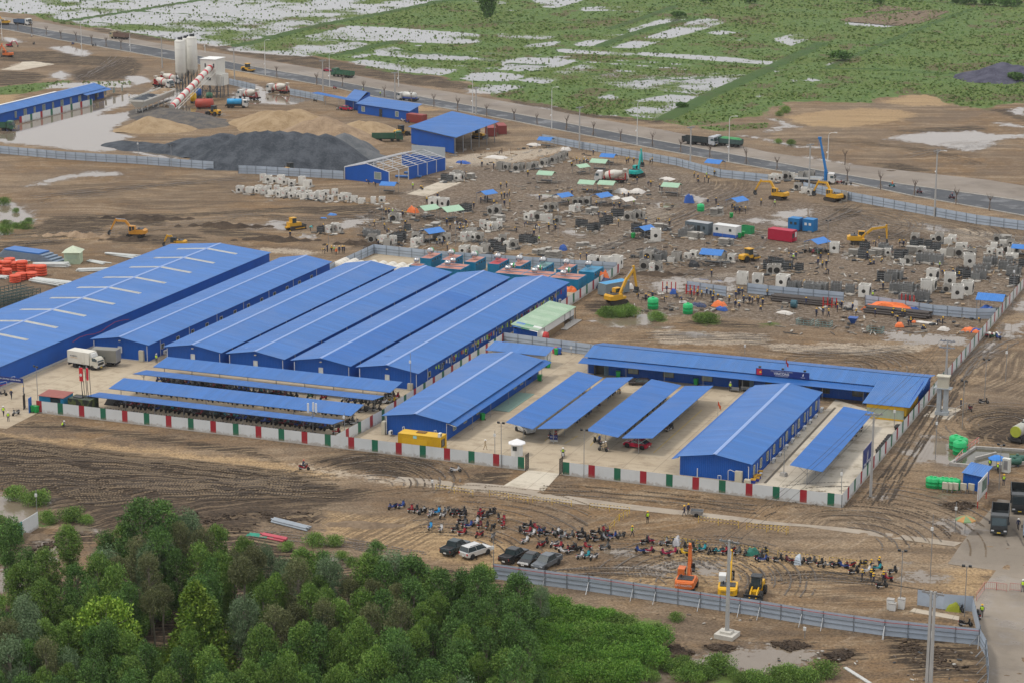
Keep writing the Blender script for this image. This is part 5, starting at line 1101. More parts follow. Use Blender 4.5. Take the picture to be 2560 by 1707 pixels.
# things inside the compound
def proj(p):
 q = np.asarray(p,float)-CAM; w_ = q@FWD; return 1280+FPX*(q@RGT)/w_,853.5-FPX*(q@UPV)/w_
def height_to(p,v):
 """height of an upright at p whose top reaches picture row v"""
 lo,hi = 0.0,60.0
 for _ in range(40):
  m_ = (lo+hi)/2
  if proj((p[0],p[1],m_))[1] > v: lo = m_
  else: hi = m_
 return lo
ROWV = lambda t,y: T(t,0,y)[1]
CAMDIR = math.atan2(FWD[1],FWD[0])                        # heading straight away from the viewer
ANYC = ['black']*9+['grey']*3+['blue']*2+['red']*2+['maroon']*2+['white','silver','green','cyan']
def bike_row(x0,x1,y,n,where,rz,jit=.18,gaps=()):
 k = 0
 for i in range(n):
  if i in gaps: continue
  x = x0+(x1-x0)*i/(n-1)+rnd.uniform(-.12,.12); c = rnd.choice(ANYC); k += 1
  bike((x,y+rnd.uniform(-jit,jit),.03),rz+rnd.uniform(-.22,.22),c,'%s motorbike %s, %s from the left' % (c,where,nth(k-1)),'motorbikes in the shed rows',True)
bike_row(-47.5,-6.2,-72.1,60,'in the row just behind the painted fence',R(72),.25)
bike_row(-46.5,-5.5,-65.1,46,'in the row between the two nearest shed roofs',R(250),.25,(1,2,3,8,44))
bike_row(-47,-6.5,-57.2,42,'in the row in front of the third shed roof',R(75),.3,(24,33))
bike_row(-47.5,-5,-49.6,34,'in the row below the farthest shed roof',R(250),.25,(14,15,20,21,22,24,26,27))
for i,(x,y,c,a) in enumerate([(1125,520,'green',240),(1165,545,'white',20),(1215,540,'silver',40),(1245,530,'yellow',60),(1285,495,'red',80),(1205,480,'black',70),(1235,475,'black',70),(970,620,'black',50),(1045,605,'grey',30),(1100,610,'black',40),(900,735,'silver',30),(860,720,'grey',60),(835,735,'black',60),(735,815,'red',70)]):
 bike(Q('j',x,y),R(a),c,'%s motorbike standing loose at the shed ends, %s counted outward' % (c,nth(i)),'motorbikes at the shed ends')
b = B()
for x0_,x1_,y_,n_,a_ in ((-47.1,-6,-71.5,46,70),(-46,-6,-65.9,44,75),(-46,-8,-56.4,44,250),(-46,-20,-50.6,26,70),(-46,-8,-64.6,40,250)):
 for i in range(n_):
  M4 = Matrix.Translation((x0_+(x1_-x0_)*(i+.5)/n_+rnd.uniform(-.15,.15),y_+rnd.uniform(-.2,.2),.03)) @ Matrix.Rotation(R(a_)+rnd.uniform(-.25,.25),4,'Z'); me = MBL['black']; o0 = len(b.v); dm = rnd.choice((0,0,0,3,4,5)); b.v += [tuple(M4 @ v.co) for v in me.vertices]
  for p in me.polygons: b.f.append([k+o0 for k in p.vertices]); b.mi.append(p.material_index or dm)
O('motorbike_rows',b,[MBCOL['black'],SEATM,BLACK,MBCOL['maroon'],MBCOL['grey'],MBCOL['blue']],kind='stuff')['label'] = 'further motorbikes packed behind the front ones below the shed roofs'
O('covered_heap',B().tbox((-48.8,-46.2,-66.1,-64.3),(-48.3,-46.6,-65.6,-64.7),0,1.1),M('black_tarp',(.015,.017,.018),.6,.0,.3,4),label='black tarpaulin over bikes at the left end of the sheds',cat='tarpaulin')
for i,(x,y,c,a) in enumerate([(345,850,'black',100),(400,845,'red',95),(605,710,'blue',90),(690,655,'black',90),(715,630,'blue',95),(790,575,'maroon',90),(885,490,'black',90),(930,460,'black',90),(980,440,'yellow',120),(1040,805,'white',100),(1080,775,'grey',100),(1120,745,'black',100),(1190,690,'black',100),(1240,640,'grey',95),(1290,600,'black',95),(1330,560,'silver',95),(1360,540,'white',95),(1390,515,'black',95),(1430,790,'black',80),(1450,780,'grey',80),(775,905,'black',150),(800,895,'blue',110),(650,440,'red',95)]):
 bike(Q('k',x,y),R(a),c,'%s motorbike parked under the car sheds, %s in order' % (c,nth(i)),'motorbikes under the car sheds')
for i,(x,y,c) in enumerate([(855,785,'black'),(810,830,'grey'),(770,870,'red')]): bike(Q('l',x,y),R(100),c,'%s motorbike under the single corner shed, %s from the far end' % (c,nth(i)),'motorbikes under the corner shed')
CARK.put(Q('k',1140,940),R(171),'red car parked at the front of the car shed',None,carpaint('red',(.42,.008,.045)))
EVK.put(Q('k',118,800),R(-35),'small white car with blue stripes under the first car shed',None,carpaint('white',(.55,.56,.55)))
PICK.put(Q('k',1195,365),R(200),'flat dark covered vehicle behind the car sheds by the main office',None,carpaint('darkbrown',(.04,.032,.03)),sc=(1,1,.6),name='covered_car')
ySt = M('yellow_line',(.52,.36,.06),.8)
for i,(a,c) in enumerate([((480,905),(600,835)),((715,925),(1040,490)),((1010,905),(1060,870)),((1290,990),(1730,600)),((300,880),(330,850))]):
 p,q = Q('k',*a),Q('k',*c); d = (q-p); o = O('painted_line',B().ob((p+q)/2+Vector((0,0,.036)),(d.length,.12,.008),math.atan2(d.y,d.x)),ySt,kind='structure')
# containers and huts
def container_parts(r,x0,x1,y0,y1,z1,mat,roofm,z0=.1,ribs=True):
 bd = O('body',B().box(x0,x1,y0,y1,z0,z1-.03),mat,r)
 b = B(); n = int((x1-x0)/.28); m_ = int((y1-y0)/.28)
 for i in range(n):
  x = x0+.2+(x1-x0-.4)*i/max(1,n-1)
  b.box(x-.06,x+.06,y0-.035,y0,z0+.15,z1-.18).box(x-.06,x+.06,y1,y1+.035,z0+.15,z1-.18)
 for i in range(m_):
  y = y0+.2+(y1-y0-.4)*i/max(1,m_-1); b.box(x0-.035,x0,y-.06,y+.06,z0+.15,z1-.18).box(x1,x1+.035,y-.06,y+.06,z0+.15,z1-.18)
 O('ribbing',b,mat,bd); O('roof',B().box(x0+.06,x1-.06,y0+.06,y1-.06,z1-.03,z1+.01),roofm,r)
 for x in (x0,x1):
  for y in (y0,y1): O('corner_post',B().box(x-.06,x+.06,y-.06,y+.06,z0-.02,z1+.02),mat,r)
 b = B()
 for y in (y0,y1): b.box(x0,x1,y-.05,y+.05,z1-.1,z1+.025)
 for x in (x0,x1): b.box(x-.05,x+.05,y0,y1,z1-.1,z1+.025)
 O('top_rail',b,mat,r)
 return bd
TEAL = M('teal_container',(.008,.19,.35),.45,.0,.1,.6,dirt=.2,dirtcol=(.02,.09,.15)); RUSTR = M('rusty_pink_roof',(.42,.19,.15),.7,.0,.18,.7,dirt=.5,dirtcol=(.48,.28,.2)); STAIN = M('stainless',(.55,.55,.55),.22,.85,.06)
TANKG = M('tank_label_green',(.02,.30,.10),.5)
def water_tank(loc,r,L,ax,label,group,green=False,upright=False):
 t_ = E('water_tank',loc,0,label,'tank',group); a = Vector(ax); z = r+.45
 O('tank',B().lathe([(0,r*.3),(.10,r*.8),(.22,r),(L-.22,r),(L-.10,r*.8),(L,r*.3)],Vector((0,0,z))-a*(L/2),a,14),STAIN,t_,smooth=True)
 b = B(); s = Vector((-a.y,a.x,0))
 for e in (-1,1):
  for f in (-1,1): b.cyl(a*(e*L*.3)+s*(f*r*.7),a*(e*L*.3)+s*(f*r*.6)+Vector((0,0,z-.3)),.03,n=5)
  b.cyl(a*(e*L*.3)+s*(-r*.7)+Vector((0,0,.4)),a*(e*L*.3)+s*(r*.7)+Vector((0,0,.4)),.025,n=5)
 O('stand',b,STEEL,t_)
 if green: O('label_band',B().lathe([(0,r*1.0),(.01,r*1.012),(L*.25,r*1.012),(L*.25+.01,r)],Vector((0,0,z))+a*(L*.12),a,14),TANKG,t_)
 O('cap',B().cyl((0,0,z+r-.02),(0,0,z+r+.1),.18,n=8),STAIN,t_)
xs = [-41.3,-36.4,-31.0,-25.6,-20.6,-15.3,-10.0,-5.0]
for i,x in enumerate(xs):
 c = E('toilet_container',(0,0,0),0,'teal toilet container of the back row, %s from the left, tank on its roof' % nth(i),'container','teal toilet containers')
 bd = container_parts(c,x,x+2.45+(.9 if i == 7 else 0),50.9,56.9,2.6,TEAL,M('red_roof',(.4,.05,.06),.6) if i == 3 else (M('teal_roof',(.12,.24,.25),.6) if i == 5 else (TEAL if i == 7 else RUSTR)))
 for k in range(4): O('window',B().box(x+2.45+(.9 if i == 7 else 0)+.03,x+2.5+(.9 if i == 7 else 0),51.6+k*1.35,52.2+k*1.35,1.8,2.2),GLASS,bd)
 water_tank((x+1.2,53.6,2.61),.68,1.5,(0,1,0),'steel water tank on the back row of teal containers, %s from the left' % nth(i),'steel tanks on the containers',i < 3)
xn = [(-40.4,2.6),(-34.6,5.9),(-28.0,5.9),(-20.9,5.9),(-14.9,5.9),(-8.7,6.3)]
k_ = 0
for i,(x,wdt) in enumerate(xn[:1]+xn[1:2]+xn[2:]):
 if i == 2: continue
 for j,y in enumerate((43.2,46.0)):
  if i == 0 and j: continue
  c = E('toilet_container',(0,0,0),0,'teal toilet container behind the dormitory ends, %s from the left, %s row' % (nth(k_),'near' if j == 0 else 'middle'),'container','teal toilet containers')
  container_parts(c,x,x+wdt,y,y+2.4,2.6,TEAL,RUSTR)
  water_tank((x+wdt*.42,y+1.2,2.61),.52,1.3,(1,0,0) if i else (0,1,0),'steel water tank on the front teal containers, %s from the left, %s row' % (nth(k_),'near' if j == 0 else 'middle'),'steel tanks on the containers',i > 2 and j == 1)
 k_ += 1
TANKW = M('frp_tank_white',(.66,.63,.56),.5,.0,.05,.8,dirt=.25,dirtcol=(.5,.42,.32))
for i,x in enumerate(np.linspace(-57.2,-39.2,9)):
 s = E('septic_tank',(x,44.6+(i == 2)*-1.5,0),0,'white cylindrical tank lying behind the dormitories, %s from the left' % nth(i),'tank','white tanks behind the dormitories')
 O('shell',B().lathe([(0,.5),(.15,1.0),(.3,1.15),(5.4,1.15),(5.55,1.0),(5.7,.5)],(0,2.8,1.1),(0,-1,0),16),TANKW,s,smooth=True)
 for y in (-1.5,0,1.5): O('band',B().lathe([(0,1.15),(.02,1.175),(.1,1.175),(.12,1.15)],(0,y,1.1),(0,-1,0),16),M('tank_band',(.42,.40,.36),.6),s)
 if i in (2,5): O('end_cap',B().lathe([(0,1.18),(.05,1.18),(.3,.9),(.4,.3)],(0,-2.7,1.1),(0,-1,0),16),REDT,s)
s = E('septic_tank',(*Q('g',180,1540)[:2],0),0,'white tank with red end lying beside the grey fence near the green-roofed shed','tank')
O('shell',B().lathe([(0,.6),(.2,1.0),(6.0,1.0),(6.1,.95)],(-3.4,0,1.0),(1,0,0),16),TANKW,s,smooth=True); O('end_cap',B().lathe([(0,1.03),(.6,1.0),(.85,.5)],(2.5,0,1.0),(1,0,0),16),REDT,s)
for x in (-2,0,1.6): O('band',B().lathe([(0,1.0),(.02,1.02),(.1,1.02),(.12,1.0)],(x,0,1.0),(1,0,0),16),M('tank_band',(.42,.40,.36),.6),s)
yc = E('site_container',(0,0,0),0,'yellow container cabin between the panel fence and the office block','container')
p = Q('j',1300,806,2.6); q = Q('j',1678,852,2.6); YELC = M('yellow_container',(.62,.37,.01),.45,.0,.08,.6,dirt=.2,dirtcol=(.45,.24,.03))
container_parts(yc,p.x,q.x,p.y-.1,p.y+2.3,2.6,YELC,YELC); O('vent',B().box(p.x+2.6,p.x+4.2,p.y+1.0,p.y+1.9,2.61,2.72),M('rust',(.17,.09,.03),.9),yc)
O('panel',B().box(p.x+.7,p.x+5.1,p.y-.17,p.y-.12,.7,1.9),YELC,yc); window(yc,(q.x+.02,p.y+.9,1.5),(0,1,0),(1,0,0),1.2,1.2,DARKST,GLASS); O('notice',B().box(p.x+2.6,p.x+3.2,p.y-.16,p.y-.12,2.0,2.45),M('cyan_notice',(.3,.6,.6),.5),yc)
ac_unit(yc,q.x-.4,p.y+.3,2.63,1)
wc = E('site_container',(0,0,0),0,'faded pale green container with yellow edges below the wing roof','container')
container_parts(wc,74.1,80.2,-26.2,-18.0,2.5,M('pale_container',(.40,.47,.38),.5,.0,.1,.5,dirt=.4,dirtcol=(.42,.33,.15)),YELC); O('upper_band',B().box(74.0,80.3,-26.3,-26.21,1.9,2.5),YELC,wc); O('lower_band',B().box(74.0,80.3,-26.3,-26.21,.05,.3),YELC,wc); O('side_wall',B().box(80.24,80.6,-26,-8,.9,2.4),YELC,wc)
hp = Q('i',355,545); gh = E('guard_hut',(0,0,0),0,'teal hut with pinkish red roof behind the left end of the panel fence','hut')
TEAL2 = M('teal_hut',(.01,.20,.38),.5,.0,.08)
x0,y0 = -57.6,-72.6
b = B().corr((x0,y0,2.45),(0,3.4,.25),(5.0,0,0),.25,.04); O('roof',b,M('pink_roof',(.33,.12,.10),.6),gh)
wall(gh,(x0+.1,y0+.2),(x0+2.3,y0+.2),0,2.4,TEAL2); wall(gh,(x0+4.3,y0+.2),(x0+4.9,y0+.2),0,2.4,TEAL2); wall(gh,(x0+4.9,y0+.2),(x0+4.9,y0+3.2),0,2.5,TEAL2); wall(gh,(x0+4.9,y0+3.2),(x0+.1,y0+3.2),0,2.6,TEAL2); wall(gh,(x0+.1,y0+3.2),(x0+.1,y0+.2),0,2.5,TEAL2)
O('window',B().box(x0+2.3,x0+4.3,y0+.3,y0+.36,.9,2.1),GLASS,gh); O('counter',B().box(x0+2.3,x0+4.3,y0+.1,y0+.3,0,.9),TEAL2,gh)
CAMO = bpy.data.materials.new('camouflage'); t = NT(CAMO); g = t.geo(); n1 = t.noise(g,.9,3,.6); n2 = t.noise(t.mapping(g,(1.3,1.2,.8)),.7,2)
t.set(Base_Color=t.mix(t.rng(n2,.5,.53),t.mix(t.rng(n1,.47,.5),(.035,.06,.03),(.10,.12,.035)),(.025,.03,.022)),Roughness=.8)
cc = E('radio_cabin',(0,0,0),0,'camouflage painted cabin with red antenna panels on its roof','cabin'); x0,y0 = -51.8,-72.3
container_parts(cc,x0,x0+4.2,y0,y0+2.6,2.5,CAMO,M('camo_roof',(.05,.065,.045),.8)); O('hatch',B().box(x0+.6,x0+2.2,y0+.6,y0+1.8,2.5,2.65),DARKST,cc)
for i,(dx,h) in enumerate(((2.0,0),(2.7,.1),(3.3,.1))):
 O('mast',B().tube([(x0+dx,y0+1.3+i*.3,2.5),(x0+dx-.15,y0+1.3+i*.3,7.2)],.05,6),DARKST,cc)
an1 = O('antenna',B().box(x0+1.75,x0+2.35,y0+1.0,y0+1.25,5.4,7.7),M('antenna_red',(.60,.02,.03),.4),cc); O('badge',B().cyl((x0+2.05,y0+.97,6.5),(x0+2.05,y0+1.0,6.5),.26,n=14),WHITE,an1)
O('antenna',B().box(x0+3.0,x0+3.25,y0+1.2,y0+1.5,5.6,7.7),M('antenna_red',(.60,.02,.03),.4),cc); O('antenna',B().box(x0+1.55,x0+1.72,y0+1.3,y0+1.5,5.6,7.9).box(x0+2.75,x0+2.92,y0+1.5,y0+1.7,5.7,7.9),STEEL,cc)
for dx in (2.0,2.4,3.1): O('cable',B().tube([(x0+dx,y0+1.2,5.5),(x0+dx+.1,y0+1.1,4),(x0+dx+.35,y0+1.0,2.5)],.05,5),BLACK,cc)
mp = Q('j',520,800); am = E('antenna_mast',mp,0,'short steel mast with three white antenna panels behind the panel fence','antenna')
h = 4.3; O('pole',B().cyl((0,0,0),(0,0,h),.09,n=8),STEEL,am); O('arms',B().tube([(-.75,0,3.4),(0,0,2.6),(.75,0,3.4)],.05,5).tube([(0,0,3.3),(0,.5,3.5)],.05,5),STEEL,am)
for x,z in ((-.8,3.3),(.15,3.5),(.65,3.4)): O('antenna',B().box(x-.14,x+.14,-.12,.1,z,z+1.55),WHITE,am)
bx = box_kit('box_lorry',M('box_white',(.62,.60,.53),.45,.0,.05,.8,dirt=.2,dirtcol=(.45,.38,.28)),M('cab_cream',(.55,.53,.45),.4),True)
lr = bx.put(Q('i',790,215),R(-7),'white refrigerated box lorry with cab facing right, on the yard by the warehouse')
text('eLogistics',.42,M('logo_ink',(.05,.06,.08),.6),lr,(-1.9,-1.18,2.35),(R(90),0,0)); text('Cold chain transport',.2,M('logo_orange',(.6,.3,.03),.6),lr,(-1.9,-1.18,2.0),(R(90),0,0))
gb = box_kit('box_lorry',M('box_grey',(.20,.195,.17),.5,.0,.1,.8,dirt=.3),M('cab_grey',(.2,.2,.19),.5),False)
gb.put(Q('i',925,190),R(188),'grey box lorry standing behind the white refrigerated lorry')
GATEM = M('gate_black',(.018,.018,.02),.5,.3)
def gate(p,n,label,rz=0.0,h=2.6):
 g_ = E('gate_leaf',p,rz,label,'gate')
 b = B().box(-.04,.04,0,.08,0,h).box(-.04,.04,1.3,1.38,0,h)
 for k in range(9): b.box(-.03,.03,0,1.38,.15+k*h/9.2,.2+k*h/9.2)
 for k in range(7): b.box(-.02,.02,.15+k*.18,.18+k*.18,.1,h)
 O('leaf',b,GATEM,g_); O('wheel',B().cyl((-.06,.7,.1),(.06,.7,.1),.1,n=8),BLACK,g_)
gate((31.6,-74.5,0),1,'folded black gate at the left side of the main entrance'); gate((37.2,-74.5,0),1,'folded black gate at the right side of the main entrance')
gate((*Q('i',215,600)[:2],0),1,'black gate leaf at the far left entrance',R(20)); O('blue_gate',B().ob(Q('i',278,620)+Vector((0,0,1.3)),(.1,1.2,2.6),R(10)),M('blue_gate',(.02,.12,.42),.5),label='blue gate panel at the left end of the painted fence',cat='gate')
gb_ = E('guard_booth',(*Q('k',45,1010)[:2],0),0,'small white guard booth with peaked roof inside the main gate','booth')
O('wall',B().cyl((0,0,0),(0,0,2.0),1.0,n=8),WHITE,gb_); O('roof',B().lathe([(0,1.45),(.12,1.4),(.65,.25),(.75,.05)],(0,0,2.0),(0,0,1),8),M('booth_roof',(.72,.72,.72),.5),gb_); O('window',B().box(-.35,.35,-1.0,-.93,1.0,1.7),GLASS,gb_)
def lamp_post(t_,x,y,ytop,label,kind='flood',r=.06,group='thin lamp posts of the site'):
 p = Q(t_,x,y); h = max(1.5,height_to(p,ROWV(t_,ytop))); l = E('lamp_post',p,rnd.uniform(-.4,.4),label,'lamp post',group)
 O('pole',B().cyl((0,0,0),(0,0,h),r,r*.8,7),STEEL,l)
 if kind == 'flood':
  O('arm',B().cyl((-.45,0,h-.1),(.45,0,h-.1),.03,n=5),STEEL,l)
  for s in (-1,1): O('floodlight',B().ob((s*.42,-.1,h+.05),(.4,.18,.32),0,.5),DARKST,l)
 elif kind == 'box': O('meter_box',B().box(-.18,.18,-.22,-.05,h*.75,h*.75+.45),WHITE,l)
 if kind == 'base': O('footing',B().tbox((-.55,.55,-.45,.45),(-.4,.4,-.35,.35),0,.6),CONCG,l)
 return l
for a in [('i',345,505,205,'twin floodlight post beside the teal hut'),('j',1412,440,80,'thin pole at the corner of the last dormitory','box'),('j',2178,1000,785,'thin pole beside the walking man in sand uniform','box'),('j',2236,1120,715,'twin floodlight post at the panel fence left of the gate'),
        ('k',655,1225,780,'twin floodlight post at the panel fence right of the gate'),('l',143,1200,945,'lamp pole on a concrete footing beside the office block','base'),('j',808,830,620,'thin pole at the near end of the motorbike sheds','box'),('j',1678,780,620,'thin pole beside the yellow container','box'),('k',2122,90,5,'thin pole rising behind the main office roof','box'),
        ('l',1150,745,580,'thin pole beside the faded container','box'),('l',668,1360,1135,'thin post standing at the front corner of the yard','box'),('k',540,95,25,'pale post beside the recycling bins','box'),('j',2075,20,-120,'thin pole between the dormitory and the shed','box')]:
 lamp_post(*a[:5],*(a[5:] or ('flood',)))
BIN = Kit('wheelie_bin','bin'); BIN.part('body',B().tbox((-.24,.24,-.26,.26),(-.3,.3,-.34,.34),.08,.95),BRIGHTG); BIN.part('lid',B().box(-.32,.34,-.36,.36,.95,1.03),BRIGHTG)
for y in (-1,1): BIN.part('wheel',B().cyl((-.3,y*.25,.1),(-.3,y*.32,.1),.1,n=8),BLACK)
for i,(t_,x,y,c,lb) in enumerate([('i',303,618,None,'green bin at the left gate, nearer the blue panel'),('i',332,622,None,'green bin at the left gate, nearer the fence'),('j',2065,690,None,'green bin below the verandah of the first office, near one'),('k',253,335,None,'green bin at the far wall of the first office'),('k',328,213,None,'green bin beside the kitchen block'),('k',405,95,None,'green bin of the recycling set'),('k',432,92,'blue','blue bin of the recycling set'),('k',388,85,'red','red bin of the recycling set'),('k',968,300,None,'green bin at the main office wall behind the sheds'),('k',1678,370,None,'green bin at the main office wall beside the open door'),('g',2000,420,None,'green bin in front of the blue tent in the casting yard'),('g',2075,605,None,'green bin beside the white cabin, near one'),('g',2105,590,None,'green bin beside the white cabin, far one'),('g',1105,605,None,'green bin beside the small blue tent')]):
 m_ = {'blue': M('bin_blue',(.02,.12,.5),.5),'red': M('bin_red',(.5,.05,.1),.5)}.get(c)
 BIN.put(Q(t_,x,y),rnd.uniform(0,6),lb,'wheelie bins',{'body': m_,'lid': m_} if m_ else None,1.15)
BATT = Kit('yellow_crate','crate'); BATT.part('crate',B().tbox((-.38,.38,-.3,.3),(-.42,.42,-.34,.34),0,.55),M('crate_blue',(.02,.05,.35),.5)); BATT.part('lid',B().box(-.44,.44,-.36,.36,.55,.72),YEL)
for i,(x,y) in enumerate([(2195,1265),(2230,1250),(2205,1235),(2245,1225),(2260,1190)]): BATT.put(Q('k',x,y),R(10),'yellow-lidded blue crate beside the office block corner, %s from the fence' % nth(i),'yellow crates by the office')
TYRE = B().lathe([(0,.3),(0,.5),(.08,.56),(.2,.56),(.28,.5),(.28,.3)],(0,0,0),(0,0,1),16).mesh('tyre'); TYRE.materials.append(BLACK)
for i,(x,y) in enumerate([(985,985),(1000,965),(1010,945),(1035,925),(1055,905),(1075,885),(1090,868),(1105,855),(1160,775),(1175,765)]):
 for s in range(2):
  p = Q('l',x,y,0); o = bpy.data.objects.new('tyre',TYRE); COL.objects.link(o); o.location = (80.4-.1*s,p.y,.02+.3*s); o.rotation_euler = (rnd.uniform(-.1,.1),0,0)
  tag(o,'black tyre stacked inside the side fence, %s stack from the banner, %s layer' % (nth(i),'lower' if s == 0 else 'upper'),'tyre','tyres along the side fence')
bn = E('banner_sign',(0,0,0),0,'tall dark blue banner sign standing above the side fence','sign')
p = Q('l',845,1155,1.3); q = Q('l',915,1065,1.3); yb = (-64.0,-60.0)
O('board',B().box(81.05,81.12,p.y,q.y,1.2,4.6),NAVY,bn); O('post',B().cyl((81.0,p.y,0),(81.0,p.y,4.6),.05,n=6),STEEL,bn); O('post',B().cyl((81.0,q.y,0),(81.0,q.y,4.6),.05,n=6),STEEL,bn)
ym = (p.y+q.y)/2
text('VINCONS',(q.y-p.y)*.24,LET,bn,(81.14,ym,1.75),(R(90),0,R(90)),bold=True,sx=.85)
O('emblem',B().add([(81.14,ym-.1,2.5),(81.14,ym+.15,2.65),(81.14,ym+.3,4.0),(81.14,ym-.15,3.4)],[(0,1,2,3)]).add([(81.14,ym-.6,2.4),(81.14,ym-.15,2.3),(81.14,ym-.2,2.8)],[(0,1,2)]),LET,bn)
gs_ = E('gate_sign',(0,0,0),0,'blue gate board lettered for the workers camp, cut by the left frame edge','sign'); p = Q('i',-60,280,4.2); q = Q('i',210,312,4.2)
O('board',B().ob((p+q)/2-Vector((0,0,.4)),((q-p).length,.1,.8),math.atan2((q-p).y,(q-p).x)),NAVY,gs_); az = math.atan2((q-p).y,(q-p).x); n_ = Vector((math.sin(az),-math.cos(az),0))
text('KHU LÁN TRẠI CÔNG NHÂN',.34,LET,gs_,(p+q)/2+n_*.07-Vector((-.25,0,.38)),(R(90),0,az),bold=True)
O('post',B().cyl(q-Vector((0,0,4.2)),q,.06,n=6),STEEL,gs_)
for i in range(3):
 a = Q('i',20+i*75,395-i*45); r_ = E('barrier_rail',a,R(70),'red and white crowd barrier beside the warehouse, %s from the left' % nth(i),'barrier','barriers beside the warehouse')
 O('frame',B().tube([(-1,0,0),(-1,0,1),(1,0,1),(1,0,0)],.05,6),WHITE,r_); O('rail',B().tube([(-1,0,.5),(1,0,.5)],.05,6).tube([(-.95,0,.98),(-.4,0,.98)],.065,6),REDT,r_)
for t_,x,y,a,pose,kd,lb in [('i',1428,172,90,'stand','vest','person in lime vest at the passage between the first two dormitories'),('i',2103,165,60,'stand','vest','person in lime vest and white helmet between the second and third dormitories'),('i',105,500,100,'walk','navy','worker in navy with yellow helmet walking at the left gate'),('i',218,470,200,'stand','navy','worker in navy with yellow helmet standing behind the left gate leaf'),
       ('i',33,655,100,'walk','vest','person in lime vest and white helmet at the far left edge'),('i',77,705,120,'stand','vest','person in lime vest and white helmet beside the silver motorbike'),('i',575,755,30,'squat','vest','person in lime vest sitting on the bare ground before the fence'),('j',2090,962,-20,'walk','tan','man in sand coloured uniform walking across the yard'),('k',1990,430,100,'stand','vest','person in lime vest standing at the main office door')]:
 person(Q(t_,x,y),R(a),pose,kd,lb)
bike(Q('i',145,645),R(-100),'silver','silver motorbike at the left gate beside the green bins'); bike(Q('i',20,470),R(30),'black','black motorbike cut by the left edge near the gate')
def rider(t_,x,y,rz,col,kind,lb,pillion=None):
 p = Q(t_,x,y); m_ = bike(p,rz,col,'%s motorbike being ridden %s' % (col,lb)); m_.rotation_euler.x = 0
 person((p.x,p.y,0),rz,'ride',kind,'rider of the %s motorbike %s' % (col,lb))
 if pillion: person((p.x-.42*math.cos(rz),p.y-.42*math.sin(rz),.06),rz,'ride',pillion,'passenger on the %s motorbike %s' % (col,lb))
rider('k',465,1030,R(-70),'white','vest','out of the main gate'); rider('k',830,975,R(170),'grey','tan','between the car sheds','tan'); rider('j',440,1145,R(10),'red','red','on the dirt road'); bike(Q('j',1820,1165),R(25),'white','white motorbike standing alone on the bare ground outside the fence')
bd_ = E('sandwich_board',Q('k',380,890),0,'small blue notice board under the first pair of car sheds','sign'); O('board',B().ob((0,0,.8),(1.3,.05,.8),R(8),-.15),NAVY,bd_); O('frame',B().ob((0,.1,.35),(1.3,.05,.7),R(8),.2),WHITE,bd_); text('BÃI XE Ô TÔ',.2,LET,bd_,(0,-.06,.85),(R(82),0,R(8)))
for i,(x,y,w_) in enumerate([(1590,895,2.2),(1840,680,1.6),(1890,640,2.0),(1790,730,1.8)]):
 p = Q('k',x,y); r_ = E('folding_gate',(53.0,p.y,0),R(90),'white steel rack beside the office side roof, %s from the gate' % nth(i),'rack','white racks by the office')
 b = B().tube([(-w_/2,0,0),(-w_/2,0,1.9),(w_/2,0,1.9),(w_/2,0,0)],.05,5)
 for k in range(5): b.tube([(-w_/2+w_*k/4,0,0),(-w_/2+w_*k/4,0,1.9)],.03,4)
 O('frame',b,WHITE,r_)
for i,(t_,x,y) in enumerate([('k',2120,430),('k',2030,435),('j',2100,600)]):
 b_ = E('bench',Q(t_,x,y),R(5),'grey metal bench at an office wall, %s of three' % nth(i),'bench','benches at the offices'); O('seat',B().box(-.75,.75,-.22,.22,.42,.47),STEEL,b_); O('backrest',B().box(-.75,.75,.2,.25,.5,.85),STEEL,b_); O('legs',B().box(-.7,-.65,-.2,.2,0,.42).box(.65,.7,-.2,.2,0,.42),STEEL,b_)
mg = Q('j',860,700)
# asphalt road with its second carriageway
def strip(name,lo,hi,z,mat,n=3):
 lo,hi = [Vector(p) for p in lo],[Vector(p) for p in hi]
 def at(pl,f):
  L = [0]
  for a,c in zip(pl[:-1],pl[1:]): L.append(L[-1]+(c-a).length)
  d = f*L[-1]
  for i in range(len(pl)-1):
   if d <= L[i+1]+1e-6: return pl[i].lerp(pl[i+1],(d-L[i])/max(1e-6,L[i+1]-L[i]))
  return pl[-1]
 k = 24; b = B(); vs_ = []
 for i in range(k+1): vs_ += [(*at(lo,i/k)[:2],z),(*at(hi,i/k)[:2],z)]
 b.add(vs_,[(2*i,2*i+2,2*i+3,2*i+1) for i in range(k)])
 return O(name,b,mat,kind='structure'),[at(lo,i/k) for i in range(k+1)],[at(hi,i/k) for i in range(k+1)]
def seq(*s):
 out = []; t_ = None
 for q in s:
  if isinstance(q,str): t_ = q
  else: out.append(Q(t_,*q))
 return out
ASPH = concrete('wet_asphalt',(.060,.066,.075),(.085,.090,.098),(.045,.045,.047),.45,.15)
CARR = concrete('muddy_carriageway',(.20,.17,.14),(.25,.215,.18),(.13,.105,.085),.3,.15)
near = seq('a',(-200,235),(30,268),(560,372),(1000,445),(1590,552),'b',(190,712),(680,792),(1040,880),(1500,952),(2220,1082),'c',(640,1232),(1300,1362),(2334,1548),'h',(760,102),(1330,226),(2334,402),(2700,470))
mid = seq('a',(-200,165),(90,215),(550,300),(1000,372),(1590,470),'b',(0,618),(700,738),(1200,832),(1900,960),(2334,1036),'c',(500,1128),(1000,1225),(1500,1320),(2334,1472),'h',(1000,90),(1500,150),(2334,272),(2700,325))
far = seq('a',(-200,130),(300,190),(1000,318),(1600,425),'b',(0,540),(700,652),(1300,768),(2000,880),(2334,940),'c',(640,1062),(1300,1180),(1640,1228),'d',(0,1392),(950,1540),'h',(1600,20),(2334,122),(2700,190))
